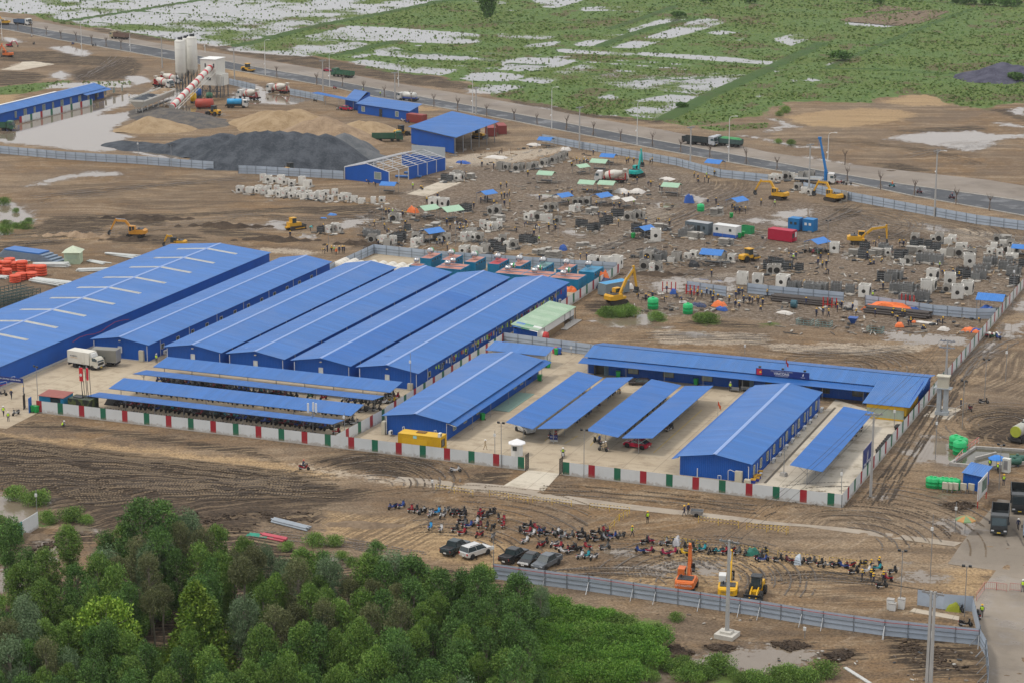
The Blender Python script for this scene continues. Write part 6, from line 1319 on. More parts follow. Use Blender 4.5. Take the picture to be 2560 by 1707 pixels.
_,nl,nh = strip('asphalt_road',near,mid,.06,ASPH); _,ml,mh = strip('muddy_carriageway',mid,far,.05,CARR)
KERB = M('kerb_concrete',(.40,.38,.34),.85,.0,.15,.5)
for nm,pl in (('kerb',nl),('kerb',nh)):
 b = B()
 for a,c in zip(pl[:-1],pl[1:]): d = c-a; b.ob((a+c)/2+Vector((0,0,.1)),(d.length+.05,.3,.2),math.atan2(d.y,d.x))
 O(nm,b,KERB,kind='structure')
b = B()
for i in range(0,24):
 for f in (.25,.7):
  a,c = nl[i].lerp(nl[i+1],f) if i < 24 else nl[i],nh[i].lerp(nh[i+1],f); m_ = a.lerp(c,.5); d = nl[i+1]-nl[i]; b.ob(m_+Vector((0,0,.066)),(3.0,.15,.006),math.atan2(d.y,d.x))
O('lane_marking',b,M('worn_line',(.33,.33,.32),.8),kind='structure')
strip('site_road',seq('j',(1250,1245),(1900,1310),(2334,1365),'k',(600,1458),(1200,1520),'o',(2334,125),'p',(300,135),(1400,285),(1700,320)),seq('j',(1300,1205),(2334,1290),'k',(300,1352),(1000,1450),'o',(2100,55),'p',(0,92),(700,150),(1770,285)),.02,ROADC)
sheet('wet_road',ccw([tuple(Q('p',x,y)[:2]) for x,y in ((1640,480),(1760,300),(1830,210),(2000,20),(2100,-110),(2500,-60),(2700,800),(2600,1800),(2010,1800),(2010,1300),(1900,1000),(1880,800),(2080,540))]),.024,WETR)
sheet('concrete_pad',ccw([tuple(Q('p',x,y)[:2]) for x,y in ((1290,915),(1330,885),(1745,960),(1740,995))]),.05,CONC2); sheet('concrete_pad',ccw([tuple(Q('f',x,y)[:2]) for x,y in ((1375,205),(1690,85),(1875,100),(1560,228))]),.05,CONC2)
sheet('concrete_pad',ccw([tuple(Q('a',x,y)[:2]) for x,y in ((10,640),(180,590),(200,568),(300,563),(520,585),(190,645))]),.05,CONC2); sheet('concrete_pad',ccw([tuple(Q('l',x,y)[:2]) for x,y in ((1410,655),(1550,560),(1760,590),(1650,690))]),.05,CONC2)
# stockpiles
def pile(name,label,cones,mat,kind='heap',seed=1,rough=.35):
 """cones: (u, v on the ground, radius, height) in picture pixels / metres"""
 cs = [(G(u,v),r,h) for u,v,r,h in cones]
 x0 = min(c[0]-r for c,r,h in cs); x1 = max(c[0]+r for c,r,h in cs); y0 = min(c[1]-r for c,r,h in cs); y1 = max(c[1]+r for c,r,h in cs)
 st = max(.55,(x1-x0)/90); X,Y = np.meshgrid(np.arange(x0,x1+st,st),np.arange(y0,y1+st,st)); Z = np.full(X.shape,-.6)
 wob = 1+.22*(fbm(X,Y,.12,3,seed)-.5)*2
 for c,r,h in cs:
  d = np.hypot(X-c[0],Y-c[1])*wob; Z = np.maximum(Z,h*(1-d/r)-.15*np.exp(-(d/1.5)**2)*h*.5)
 Z += rough*(fbm(X,Y,.35,3,seed+4)-.5)*np.clip(Z,0,1.5); n,m_ = X.shape
 vs_ = np.stack([X,Y,np.maximum(Z,-.25)],-1).reshape(-1,3); I = np.arange(n*m_).reshape(n,m_)
 f = [(I[i,j],I[i,j+1],I[i+1,j+1],I[i+1,j]) for i in range(n-1) for j in range(m_-1) if max(Z[i,j],Z[i,j+1],Z[i+1,j+1],Z[i+1,j]) > -.2]
 b = B(); b.v = [tuple(v) for v in vs_]; b.f = [list(map(int,q)) for q in f]; b.mi = [0]*len(f)
 return O(name,b,mat,label=label,cat=kind,smooth=True)
def grit(name,a,c,s=2.0):
 m_ = bpy.data.materials.new(name); t = NT(m_); g = t.geo(); n = t.noise(g,s,4,.7); n2 = t.noise(t.mapping(g,(.5,.5,.12)),.6,3,.6)
 t.set(Base_Color=t.mix(t.rng(t.m('ADD',t.m('MULTIPLY',n,.45),t.m('MULTIPLY',n2,.55)),.36,.64),a,c),Roughness=.95,Specular_IOR_Level=.15,Normal=t.bump(n,.15,.8)); return m_
GRV = grit('dark_gravel',(.035,.042,.052),(.085,.095,.11)); GRVL = grit('pale_gravel',(.09,.10,.11),(.15,.155,.16)); SNDP = grit('heap_sand',(.255,.178,.10),(.37,.275,.17)); SNDB = grit('heap_sand_brown',(.22,.155,.10),(.34,.25,.165)); SOIL = grit('dark_soil',(.035,.026,.02),(.09,.065,.045)); CLAY = grit('brown_soil',(.13,.095,.065),(.23,.17,.115))
pile('gravel_heap','largest dark grey gravel heap behind the long grey fence',[(575,408,12,6.6),(615,406,14,9.0),(640,406,14,9.4),(670,406,14.5,9.6),(700,407,14.5,9.7),(735,408,14.5,9.6),(770,409,14,9.3),(815,410,13.5,9.0),(838,412,11.5,7)],GRV,seed=3,rough=.2)
pile('gravel_heap','smaller paler gravel heap right of the largest gravel heap',[(862,385,11,6.4),(900,398,8,3.6)],GRVL,seed=5)
pile('gravel_heap','low grey gravel heaps left of the largest gravel heap',[(520,378,13,4.6),(475,372,11,3.4),(560,372,12,5),(430,376,7,2.6),(395,374,6,2.0),(350,368,7,1.6),(310,362,6,1.2)],GRV,seed=6)
pile('sand_heap','yellow sand heap behind the gravel, largest in the batching plant',[(700,318,13,5.6),(740,315,12,5.6),(670,308,12,4.2),(790,322,10,4.2)],SNDP,seed=8)
pile('sand_heap','brown sand heap leaning against the gravel heap',[(810,342,13,6.6),(775,345,12,5.8),(850,350,11,5.2),(890,355,9,3.2)],SNDB,seed=9)
pile('sand_heap','small yellow sand heap beside the green dump truck',[(925,332,10,3.8),(900,325,8,3.2)],SNDP,seed=10)
pile('sand_heap','separate tan sand heap below the aggregate hopper',[(372,322,9.5,4.1),(400,320,9,3.2),(430,322,8,2.0),(340,326,6,2.0)],SNDP,seed=11)
pile('gravel_ramp','long gravel ramp rising to the aggregate hopper',[(405,290,11,2.4),(440,296,12,2.8),(475,304,11,2.3),(505,312,9,1.4),(385,280,8,1.8)],grit('ramp_gravel',(.07,.07,.075),(.16,.14,.115)),kind='ramp',seed=12)
pile('gravel_heap','dark blue grey gravel heap in the green field by the right edge',[(2480,197,13,4.2),(2505,190,13,5.2),(2540,192,13,4.4),(2580,194,14,4.5)],grit('blue_gravel',(.05,.05,.075),(.10,.10,.135)),seed=13); pile('sand_heap','little tan heap before the gravel heap in the green field',[(2527,200,6.5,2.6)],SNDB,seed=14)
for i,(u,v,r,h,m_,lb) in enumerate([(190,590,8,1.4,SNDB,'small pale sand heap beside the wheeled excavator'),(560,566,9,1.5,SOIL,'long dark soil ridge in the graded area'),(690,600,8,1.2,SOIL,'dark soil bank right of the yellow bulldozer'),(330,600,6,.9,SOIL,'dark spoil under the wheeled excavator bucket'),(905,612,7,1.4,SOIL,'dark soil heap behind the grey fence corner'),(350,547,10,1.6,SOIL,'dark soil bank above the wheeled excavator'),(1640,686,6,.9,SOIL,'low dark soil heap right of the yellow excavator'),(280,232,8,1.2,CLAY,'low soil hump beside the far blue building'),(60,1340,5,.7,CLAY,'reddish soil bank beside the ditch'),(900,1310,5,.5,CLAY,'low soil bank below the motorbikes')]):
 w6 = r*5674/(G(u,v)-CAM).dot(FWD)
 pile('soil_heap',lb,[(u+dx*w6,v+dy,r*f,h*g_) for dx,dy,f,g_ in ((0,0,.30,1),(.42,1.5,.26,.9),(-.4,-1.5,.24,.85),(.85,2,.2,.6),(-.8,-1,.18,.55),(.2,3,.26,.7),(-.15,-3,.2,.6),(1.2,1,.13,.4),(-1.2,1,.12,.4))],m_,seed=20+i,rough=.9)
# batching plant
PW = M('plant_white',(.62,.61,.56),.5,.0,.05,.3,dirt=.15,dirtcol=(.45,.4,.33)); LAT = M('lattice_dark',(.06,.085,.11),.6,.3)
for i,(x,y,zt,zb) in enumerate([(1655,845,375,660),(1708,822,360,640),(1763,828,345,632)]):
 p = Q('a',x,y); h1 = height_to(p,ROWV('a',zt)); h0 = height_to(p,ROWV('a',zb)); s = E('cement_silo',p,0,'white cement silo of the batching plant, %s of three from the left' % nth(i),'silo','cement silos')
 O('shell',B().lathe([(h0-2.2,.4),(h0,1.72),(h1,1.72),(h1+.35,1.3),(h1+.45,.3)],(0,0,0),(0,0,1),20),PW,s,smooth=True)
 for k in range(5): O('hoop',B().lathe([(0,1.72),(.02,1.76),(.1,1.76),(.12,1.72)],(0,0,h0+.3+k*(h1-h0-.6)/4),(0,0,1),20),PW,s)
 b = B()
 for a in range(4): c_,s_ = math.cos(a*math.pi/2+.8)*1.5,math.sin(a*math.pi/2+.8)*1.5; b.cyl((c_,s_,0),(c_,s_,h0+.4),.12,n=6).cyl((c_,s_,1),(-s_,c_,h0-1),.06,n=5)
 O('leg_frame',b,LAT,s); O('dust_filter',B().box(-.5,.4,-.5,.5,h1+.4,h1+1.2).cyl((.8,0,h1+.3),(.8,0,h1+1.4),.25,n=8),DARKST,s); O('ladder',B().tube([(-1.8,-.3,0),(-1.8,-.3,h1+.9)],.05,4).tube([(-1.8,.3,0),(-1.8,.3,h1+.9)],.05,4),LAT,s)
 O('rail',B().tube([(1.6*math.cos(q),1.6*math.sin(q),h1+1.0) for q in np.linspace(0,6.28,11)],.03,4),LAT,s)
p = Q('a',1975,895); tw = E('mixing_tower',p,0,'white box-shaped mixing tower on dark legs beside the silos','tower'); zb = height_to(p,ROWV('a',785)); zt = height_to(p,ROWV('a',548))
O('housing',B().corr((-5.6,0,zb),(0,0,zt-zb),(5.6,0,0),.5,.03).box(-5.6,-.02,.05,6.4,zb,zt),PW,tw); O('side_cabin',B().box(0,1.6,.6,5.5,zb-.1,zb+3.6),PW,tw); O('roof',B().box(-5.75,.15,-.2,6.6,zt,zt+.15),M('plant_roof',(.75,.75,.73),.5),tw)
for x,z,w_,h_ in ((-4.0,zt-2.6,.4,1.3),(-.9,zt-2.6,.4,1.3),(-3.5,zb+1.7,1.6,.9)): O('window',B().box(x,x+w_,-.12,-.06,z,z+h_),GLASS,tw)
b = B()
for x in (-5.3,-2.6,-.2,1.3):
 for y in (.3,5.5): b.cyl((x,y,0),(x,y,zb),.16,n=6)
for x in (-5.3,-2.6): b.cyl((x,.3,0),(x+2.6,.3,zb),.08,n=5).cyl((x+2.6,.3,0),(x,.3,zb),.08,n=5)
b.box(-5.4,1.4,.2,.4,zb*.5,zb*.5+.2); O('leg_frame',b,LAT,tw); O('stair',B().tube([(1.9,.5,0),(1.9,.5,zb+3)],.06,4).tube([(2.4,.5,0),(2.4,.5,zb+3)],.06,4),LAT,tw)
cv = E('conveyor',(0,0,0),0,'sloping white conveyor tube with red rings rising to the mixing tower','conveyor')
a = Q('a',1565,978,1.1); zc = zt-2.4; c = Vector((p.x-2.0,p.y+.4,zc)); d = (c-a); L = d.length; ax = d.normalized()
O('tube',B().cyl(a,c,.95,n=14),PW,cv,smooth=False)
for k in range(9): O('ring',B().lathe([(0,.95),(.02,1.0),(.9,1.0),(.92,.95)],a+ax*(.4+k*(L-1.2)/8.2),ax,14),M('stripe_red',(.48,.03,.04),.4),cv)
sd_ = Vector((ax.y,-ax.x,0)).normalized(); b = B()
for e in (0,1): b.cyl(a+sd_*(1.3+e*.9)-Vector((0,0,.6)),c+sd_*(1.3+e*.9)-Vector((0,0,1.2)),.07,n=5)
for k in range(16): q = a.lerp(c,k/15)-Vector((0,0,.8)); b.cyl(q+sd_*.9,q+sd_*2.2,.05,n=4).cyl(q+sd_*2.2,q+sd_*2.2+Vector((0,0,1.0)),.04,n=4)
b.cyl(a+sd_*2.2+Vector((0,0,.3)),c+sd_*2.2+Vector((0,0,.2)),.04,n=4); O('walkway',b,PW,cv)
b = B()
for f in (.3,.6): q = a.lerp(c,f); b.cyl((q.x-.8,q.y,0),q-Vector((.5,0,.9)),.09,n=5).cyl((q.x+.8,q.y,0),q-Vector((-.5,0,.9)),.09,n=5)
O('trestle',b,LAT,cv)
p = Q('a',1285,1050); q = Q('a',1510,962); d = q-p; L = d.length; hz = math.atan2(d.y,d.x); hp_ = E('aggregate_hopper',p,hz,'long white four-bay hopper filled with sand and gravel','hopper')
n4 = 4; zt_ = 4.6; zb_ = 2.5
O('bin',B().tbox((-1.5,L+1.5,-1.0,1.2),(-3.0,L+2.5,-2.3,2.5),zb_,zt_),PW,hp_); O('rim',B().box(-3.1,L+2.6,-2.42,-2.28,zt_-.1,zt_+.35).box(-3.1,L+2.6,2.48,2.6,zt_-.1,zt_+.8).box(-3.1,-2.98,-2.4,2.5,zt_-.1,zt_+.5).box(L+2.5,L+2.6,-2.4,2.5,zt_-.1,zt_+.5),PW,hp_)
for k in range(n4):
 x0 = -2.9+k*(L+5.3)/4; x1 = x0+(L+5.3)/4-.3; O('fill',B().tbox((x0,x1,-2.2,2.4),(x0+1.2,x1-1.2,-.8,1.0),zt_+.02,zt_+.85),GRV if k < 2 else SNDB,hp_); O('partition',B().box(x1+.05,x1+.2,-2.3,2.45,zt_,zt_+.5),PW,hp_)
b = B()
for k in range(6):
 x = -1+k*(L+2)/5
 for y in (-.9,1.1): b.cyl((x,y,0),(x,y,zb_+.3),.1,n=6)
 b.cyl((x,-.9,.3),(x,1.1,zb_),.05,n=4)
O('leg_frame',b,PW,hp_); O('belt',B().box(-1.6,L+4,-.5,.6,1.0,1.3),DARKST,hp_)
def drum(name,t_,x,y,r,L,ax,z,mat,label,legs=True):
 s = E(name,Q(t_,x,y),0,label,'tank'); a = Vector(ax).normalized(); O('shell',B().lathe([(0,r*.55),(r*.25,r),(L-r*.25,r),(L,r*.55)],Vector((0,0,z))-a*(L/2),a,16),mat,s,smooth=True)
 b = B()
 for e in (-.3,.3): o_ = a*(L*e) if abs(a.z) < .5 else Vector((r*e*2,0,0)); b.box(o_.x-.15,o_.x+.15,o_.y-r*.7,o_.y+r*.7,0,max(.3,z-r*.8 if abs(a.z) < .5 else z-L/2+.3))
 O('stand',b,LAT,s); O('manhole',B().cyl((0,0,z+(r if abs(a.z) < .5 else L/2)-.05),(0,0,z+(r if abs(a.z) < .5 else L/2)+.2),.25,n=8),mat,s); return s
drum('fuel_tank','a',1865,990,1.45,5.8,(.9,.44,0),1.6,M('tank_redbrown',(.38,.055,.035),.55,.0,.1,.5,dirt=.3),'red brown horizontal tank below the conveyor')
drum('water_drum','a',1765,945,1.0,2.8,(0,0,1),2.0,M('drum_yellow',(.66,.40,.01),.5),'upright yellow tank below the conveyor'); drum('water_drum','a',1815,905,.9,2.4,(0,0,1),2.2,M('drum_blue',(.02,.11,.34),.5),'upright blue tank behind the yellow tank'); drum('site_tank','a',1910,915,.9,2.0,(1,0,0),1.6,M('tank_green',(.06,.16,.10),.6),'dark green tank under the mixing tower')
for x,y,t_,a,lb in [(1490,800,'a',-18,'mixer lorry left of the silos, drum towards the field'),(1560,762,'a',-8,'mixer lorry half hidden behind the silos'),(2270,905,'a',165,'mixer lorry facing left beside the mixing tower'),(205,850,'b',172,'mixer lorry facing left beside the grey fence'),(905,95,'g',188,'mixer lorry in the casting yard beside the teal excavator')]:
 mx = MIX.put(Q(t_,x,y),R(a),lb,'mixer lorries'); text('AST',.6,M('stripe_red',(.48,.03,.04),.4),mx,(-.4,-1.24,2.2),(R(80),0,0)); text('AST',.6,M('stripe_red',(.48,.03,.04),.4),mx,(-.4,1.24,2.2),(R(80),0,math.pi))
tank_kit('tank_lorry',M('tank_white',(.6,.6,.56),.4)).put(Q('b',1385,922),R(170),'white tank lorry with blue base on the asphalt road',None,{'saddle': M('saddle_blue',(.03,.08,.34),.5)})
tank_kit('tank_lorry',M('tank_sky',(.03,.30,.58),.4),CHAS).put(Q('a',2160,985),R(20),'sky blue tank lorry beside the mixing tower')
LOADY = loader_kit('wheel_loader',YEL); LOADY.put(Q('a',1950,1055),R(165),'yellow wheel loader on the gravel ramp','wheel loaders'); LOADY.put(Q('b',1325,1240),R(70),'yellow wheel loader behind the green dump truck','wheel loaders'); LOADY.put(Q('b',315,1590),R(60),'yellow loader cab showing above the fence at the gravel heap','wheel loaders')
GRT = M('truck_green',(.03,.115,.065),.5,.0,.1,1,dirt=.3); dk = dump_kit('dump_truck',GRT,GRT)
dk.put(Q('b',1200,1290),R(25),'green dump truck beside the small sand heap'); dk.put(Q('b',790,705),R(165),'green dump truck on the far carriageway',None,{'dump_body': M('truck_load_olive',(.14,.17,.06),.8)}); dk.put(Q('a',0,1190),R(15),'green dump truck loaded with gravel, cut by the left edge')
tp = M('truck_sand',(.36,.30,.19),.6,.0,.1,1,dirt=.4); dump_kit('dump_truck',M('body_brown',(.16,.10,.075),.7),tp).put(Q('a',1090,358),R(165),'sand coloured tipper on the far carriageway near the silos')
dump_kit('dump_truck',M('body_bluegrey',(.07,.12,.2),.6),M('cab_white',(.6,.6,.58),.35)).put(Q('a',210,230),R(-14),'white cab lorry with blue tarp at the far left of the road',None,{'canopy_guard': M('tarp_blue',(.03,.16,.5),.6)})
BKT = M('truck_black',(.03,.042,.045),.4,.1,.1,1,dirt=.25); bk = dump_kit('dump_truck',BKT,M('cab_greywhite',(.4,.42,.44),.4),10.5)
bk.put(Q('c',1715,1325),R(-13),'black tipper lorry with grey cab on the asphalt road'); dump_kit('dump_truck',M('body_darkgreen',(.05,.09,.085),.6),M('cab_greywhite',(.4,.42,.44),.4),9,M('tarp_green',(.03,.24,.07),.6)).put(Q('c',1960,1335),R(168),'lorry under a green tarpaulin beside the black tipper')
CARK.put(Q('b',825,1008),R(-12),'red car parked at the far blue sheds',None,carpaint('red',(.42,.008,.045))); CARK.put(Q('b',655,655),R(0),'red car far off on the carriageway',None,carpaint('red',(.42,.008,.045)),.8)
roller_kit('road_roller',YEL).put(Q('a',2260,655),R(-10),'yellow road roller beside the asphalt road behind the mixing tower')
EXO = excavator_kit('excavator',M('paint_orange',(.62,.15,.03),.45,.0,.1,1,dirt=.2),boom=((.4,1.5),(1.6,3.4),(2.6,4.8)),stick=(4.0,2.6),bucket=(4.3,1.4)); EXO.put(Q('a',65,525),R(170),'orange red excavator on dark soil at the left edge',sc=.95)
excavator_kit('excavator',YEL).put(Q('a',40,230),R(200),'yellow excavator at the far left end of the road',sc=.9)
excavator_kit('excavator',M('paint_red',(.55,.05,.03),.5),scale=1).put(Q('a',90,430),R(0),'red compact machine behind the orange excavator at the left edge',sc=.55)
def house(name,label,corners,h,roof_over=.5,rise=.9,cat='building',wallm=WALLB,roofm=ROOF,open_from=None):
 """single-pitch house on a quadrilateral plan (front-left, front-right, back-right, back-left); higher at the back"""
 r = E(name,(0,0,0),0,label,cat); fl,fr,br,bl = [Vector((*c[:2],0)) for c in corners]
 for a,c,za,zc_ in ((fl,fr,h,h),(fr,br,h,h+rise),(br,bl,h+rise,h+rise),(bl,fl,h+rise,h)): wall(r,a[:2],c[:2],0,za,wallm,z1b=zc_)
 ex = lambda a,o_: a+(a-o_).normalized()*roof_over*1.4
 b = B(); A,C2,D,Fv = [ex(a,(fl+fr+br+bl)/4) for a in (fl,fr,br,bl)]
 b.corr(A+Vector((0,0,h)),Fv-A+Vector((0,0,rise)),C2-A,.4,.05); O('roof',b,roofm,r); return r
p0,p1 = Q('a',110,1105),Q('a',880,890); lw = long_house('site_office','long blue building with white ridge strip beside the flooded yard, far left',p0.x-7.6,p0.x,p0.y-40,p1.y,3.3,4.6,.8,.6,roof=ROOF,cat='building')
O('ridge_strip',B().box(p0.x-4.4,p0.x-3.6,p0.y-38,p1.y-22,4.66,4.76),M('plant_roof',(.75,.75,.73),.5),lw)
for k in range(13): window(lw,(p0.x+.06,p0.y+2+k*5.2,1.7),(0,1,0),(1,0,0),1.6 if k % 2 else 1.0,1.9,CREAM,GLASSP)
b = B(); roof_slope(b,(p0.x+2.2,p1.y-14,2.7),(p0.x+2.2,p1.y+1.5,2.7),(p0.x+.5,p1.y+1.5,3.2),(p0.x+.5,p1.y-14,3.2),.3); O('porch_roof',b,ROOF,lw); door(lw,(p0.x+.08,p1.y-5,0),(0,1,0),(1,0,0),1.2,2.1,DARKST)
a,c = Q('a',180,1130),Q('a',815,962); painted_fence('panel_fence','white panel fence with red and green bars reflected in the flooded yard',(a.x,a.y),(a.x+.4,c.y),start=1,h=1.05,wl=4.4,cl=1.2)
house('far_office','far blue flat-roofed shed beside the asphalt road, open at its left',[Q('b',815,985),Q('b',925,1010),Q('b',1040,935),Q('b',900,905)],2.7,.4,.4)
fs = E('open_shed',(0,0,0),0,'thin blue canopy roof joined to the far blue shed','shed'); c4 = [Q('b',505,850,3.2),Q('b',880,925,3.2),Q('b',1045,915,3.4),Q('b',560,840,3.4)]
b = B(); b.corr(c4[0],c4[3]-c4[0],c4[1]-c4[0],.4,.05); O('roof',b,ROOF,fs)
for q in (c4[0],c4[1],c4[0].lerp(c4[1],.33),c4[0].lerp(c4[1],.66)): O('post',B().cyl((q.x,q.y+.5,0),(q.x,q.y+.5,3.2),.07,n=5),STEEL,fs)
fo = house('far_office','far blue office with two windows beside the dark red container',[Q('b',930,1035),Q('b',1390,1105),Q('b',1480,1050),Q('b',1040,985)],3.0,.6,.5)
a,c = Q('b',930,1035),Q('b',1390,1105); al = (c-a).normalized(); nn = Vector((al.y,-al.x,0))
for f in (.11,.78): window(fo,a.lerp(c,f)+nn*.05+Vector((0,0,1.6)),al,nn,1.5,1.6,WHITE,GLASSP)
door(fo,a.lerp(c,.46)+nn*.05,al,nn,1.3,2.4,DARKST)
for i,(t_,x,y,a_,m_,lb,L) in enumerate([('b',1465,1120,-15,M('cont_red',(.26,.045,.04),.6,.0,.1,.5,dirt=.2),'dark red shipping container beside the far blue office',6),('b',2235,1215,-60,M('cont_red',(.26,.045,.04),.6),'dark red shipping container behind the big open shed',6),('b',2140,1235,-60,M('cont_red',(.26,.045,.04),.6),'dark red shipping container half hidden by the open shed',6),('h',130,625,-14,M('cont_crimson',(.42,.012,.045),.5,.0,.06,.5),'crimson site cabin in the casting yard',6.1),('h',250,530,-78,M('cabin_blue',(.01,.17,.42),.5,.0,.06),'blue toilet cabin with dark windows, left of two',2.6),('h',382,540,-78,M('cabin_blue',(.01,.17,.42),.5),'blue toilet cabin with white windows, right of two',2.6)]):
 r_ = E('site_container',Q(t_,x,y),R(a_)+(0 if L > 3 else R(66)),lb,'container'); w_ = 2.4; h_ = 2.6 if L > 3 else 2.9
 container_parts(r_,-L/2,L/2,-w_/2,w_/2,h_,m_,m_)
 if L < 3:
  for s in (-.55,.55): O('window',B().box(s-.3,s+.3,-w_/2-.08,-w_/2-.04,1.5,2.1),GLASS if i == 4 else WHITE,r_)
  O('step',B().box(.3,1.1,-w_/2-.6,-w_/2-.05,.0,.3),STEEL,r_)
 if i == 3: O('window',B().box(L/2+.04,L/2+.08,-.9,-.2,1.0,2.0),GLASS,r_); O('window',B().box(L/2+.04,L/2+.08,.3,1.0,1.0,2.2),WHITE,r_)
c4 = [Q('b',1385,1157,5),Q('b',1820,1258,5),Q('b',2203,1106,6.3),Q('b',1785,1016,6.3)]
os_ = E('open_shed',(0,0,0),0,'big blue open-sided shed with wide sloping roof beside the casting yard','shed'); b = B(); b.corr(c4[0],c4[3]-c4[0],c4[1]-c4[0],.5,.06,.06); O('roof',b,ROOF,os_)
ins = lambda f,g_: c4[0].lerp(c4[1],f).lerp(c4[3].lerp(c4[2],f),g_)
wall(os_,ins(.04,.03)[:2],ins(.94,.03)[:2],.2,4.9); wall(os_,ins(.04,.95)[:2],ins(.04,.03)[:2],.2,4.9)
for g_ in np.linspace(.03,.97,6): q = ins(.96,g_); O('post',B().cyl((q.x,q.y,0),(q.x,q.y,q.z-.1),.13,n=6),STEEL,os_)
for g_ in np.linspace(.03,.97,6): O('truss',B().cyl(ins(.05,g_)-Vector((0,0,.4)),ins(.97,g_)-Vector((0,0,.4)),.1,n=5),STEEL,os_)
uh = E('unfinished_hall',(0,0,0),0,'unfinished hall with blue walls and bare steel roof frame','building'); A = Q('f',810,70); C2 = Q('f',1215,118); hA = height_to(A,ROWV('b',1525)); D = Q('b',1560,1560); d1 = (C2-A); n1 = Vector((-d1.y,d1.x,0)).normalized(); dep = 26.0
wall(uh,A[:2],C2[:2],0,hA,gable=hA+1.6); q = A.lerp(C2,.75)+n1*-.06; window(uh,q+Vector((0,0,2.0)),d1.normalized(),-n1,2.2,1.9,WHITE,GLASSP)
E1,E2 = A+n1*dep,C2+n1*dep; wall(uh,(C2+n1*9)[:2],(C2+n1*dep)[:2],0,hA); wall(uh,E2[:2],(A+n1*dep)[:2],0,hA)
b = B(); H1 = Vector((0,0,hA)); H2 = Vector((0,0,hA+1.6))
for k in range(7):
 f = k/6; a,c = A+n1*dep*f,C2+n1*dep*f; m_ = a.lerp(c,.5); b.cyl(a+H1,m_+H2,.12,n=5).cyl(m_+H2,c+H1,.12,n=5).cyl(a,a+H1,.14,n=5).cyl(c,c+H1,.14,n=5)
O('frame',b,M('primer_white',(.55,.56,.57),.5),uh)
b = B()
for s in (0,1):
 for k in range(7): f = k/6; a = (A if s == 0 else C2).lerp(A.lerp(C2,.5),f)+Vector((0,0,hA+1.6*f+.12)); b.cyl(a,a+n1*dep,.07,n=4)
O('purlin',b,M('primer_white',(.55,.56,.57),.5),uh)
pw = E('panel_wall',(0,0,0),0,'pale grey panel wall with scaffold beside the unfinished hall','wall'); a,c = Q('b',1570,1480),Q('b',1725,1490); dd = (c-a).normalized(); b0 = Q('b',1420,1462); wall(pw,b0[:2],c[:2],0,4.3,M('pale_panel',(.40,.44,.46),.5,.0,.1,.4),pitch=.8)
for i,(x,y) in enumerate([(1500,60),(1400,62),(1480,30),(1530,5)]): O('roof_sheet_stack',B().ob(Q('f',x-60,y-10)+Vector((0,0,.3)),(4,1.2,.4),R(10)),ROOF,label='stack of blue roof sheets beside the unfinished hall, %s of four' % nth(i),cat='sheets')
# roadside trees,lamps and poles
BARK = M('bare_bark',(.13,.10,.08),.9,.0,.2,3)
def bare_tree(seed):
 r_ = random.Random(seed); k = Kit('bare_tree','tree'); h = r_.uniform(2.6,3.2)
 k.part('trunk',B().tube([(0,0,0),(.05,.03,h*.5),(.02,-.05,h)],.12,6),BARK); b = B()
 for i in range(9):
  a = r_.uniform(0,6.28); z = h*r_.uniform(.7,1); l = r_.uniform(1.0,2.0); p1 = Vector((math.cos(a)*l*.35,math.sin(a)*l*.35,z+l*.55)); p2 = p1+Vector((math.cos(a+.5)*l*.2,math.sin(a+.5)*l*.2,l*.45)); b.cyl((0,0,z),p1,.06,.035,5).cyl(p1,p2,.035,.015,4)
  q = p1+Vector((r_.uniform(-.4,.4),r_.uniform(-.4,.4),.5)); b.cyl(p1,q,.025,.012,4)
 k.part('branches',b,BARK); b = B()
 for i in range(3): a = i*2.1; b.cyl((math.cos(a)*.9,math.sin(a)*.9,0),(0,0,1.5),.035,n=4)
 k.part('stakes',b,WOOD); return k
BT = [bare_tree(s) for s in (1,2,3)]; k_ = 0
for t_,pts in (('a',[(165,285),(290,302),(425,322),(557,360),(695,382),(838,408),(968,432),(1105,458)]),('b',[(190,712),(555,778),(790,795),(980,852),(1172,895),(1415,937),(1622,976),(1838,1016),(2103,1066)]),('c',[(20,1105),(228,1142),(497,1192),(742,1242),(990,1292),(1280,1342),(1537,1392),(1803,1450),(2135,1502)]),('d',[(80,1560)]),('h',[(720,92),(1025,162),(1335,222),(1712,302),(2020,357),(700,-60)])):
 for x,y in pts: BT[k_ % 3].put(Q(t_,x,y),rnd.uniform(0,6),'bare staked roadside tree, %s along the asphalt road from the left' % nth(k_),'bare roadside trees',None,rnd.uniform(.9,1.15)); k_ += 1
SLW = M('lamp_white',(.62,.63,.62),.4)
for i,(t_,x,y,yt) in enumerate([('a',20,372,180),('a',748,505,195),('a',1188,472,300),('a',1870,482,300),('b',85,692,365),('b',672,792,490),('b',1300,792,560),('b',1975,1032,695),('c',362,1178,795),('c',1140,1322,925),('c',1975,1478,1060),('d',545,1480,1210),('d',1535,1660,1375)]):
 p = Q(t_,x,y); h = height_to(p,ROWV(t_,yt)); l = E('street_lamp',p,YAW+R(0),'white street lamp with curved arm, %s along the road from the left' % nth(i),'street lamp','street lamps')
 O('pole',B().cyl((0,0,0),(0,0,h-.8),.13,.08,7),SLW,l); ar = O('arm',B().tube([(0,0,h-.8),(.25,0,h-.3),(.9,0,h),(2.0,0,h+.15)],.06,5),SLW,l); O('lamp_head',B().ob((2.3,0,h+.17),(.9,.3,.14)),SLW,l); O('globe',B().sph((-.35,0,h*.32),.22),M('globe_white',(.8,.8,.8),.4),l)
PCON = M('pole_concrete',(.36,.36,.35),.85,.0,.1,.8)
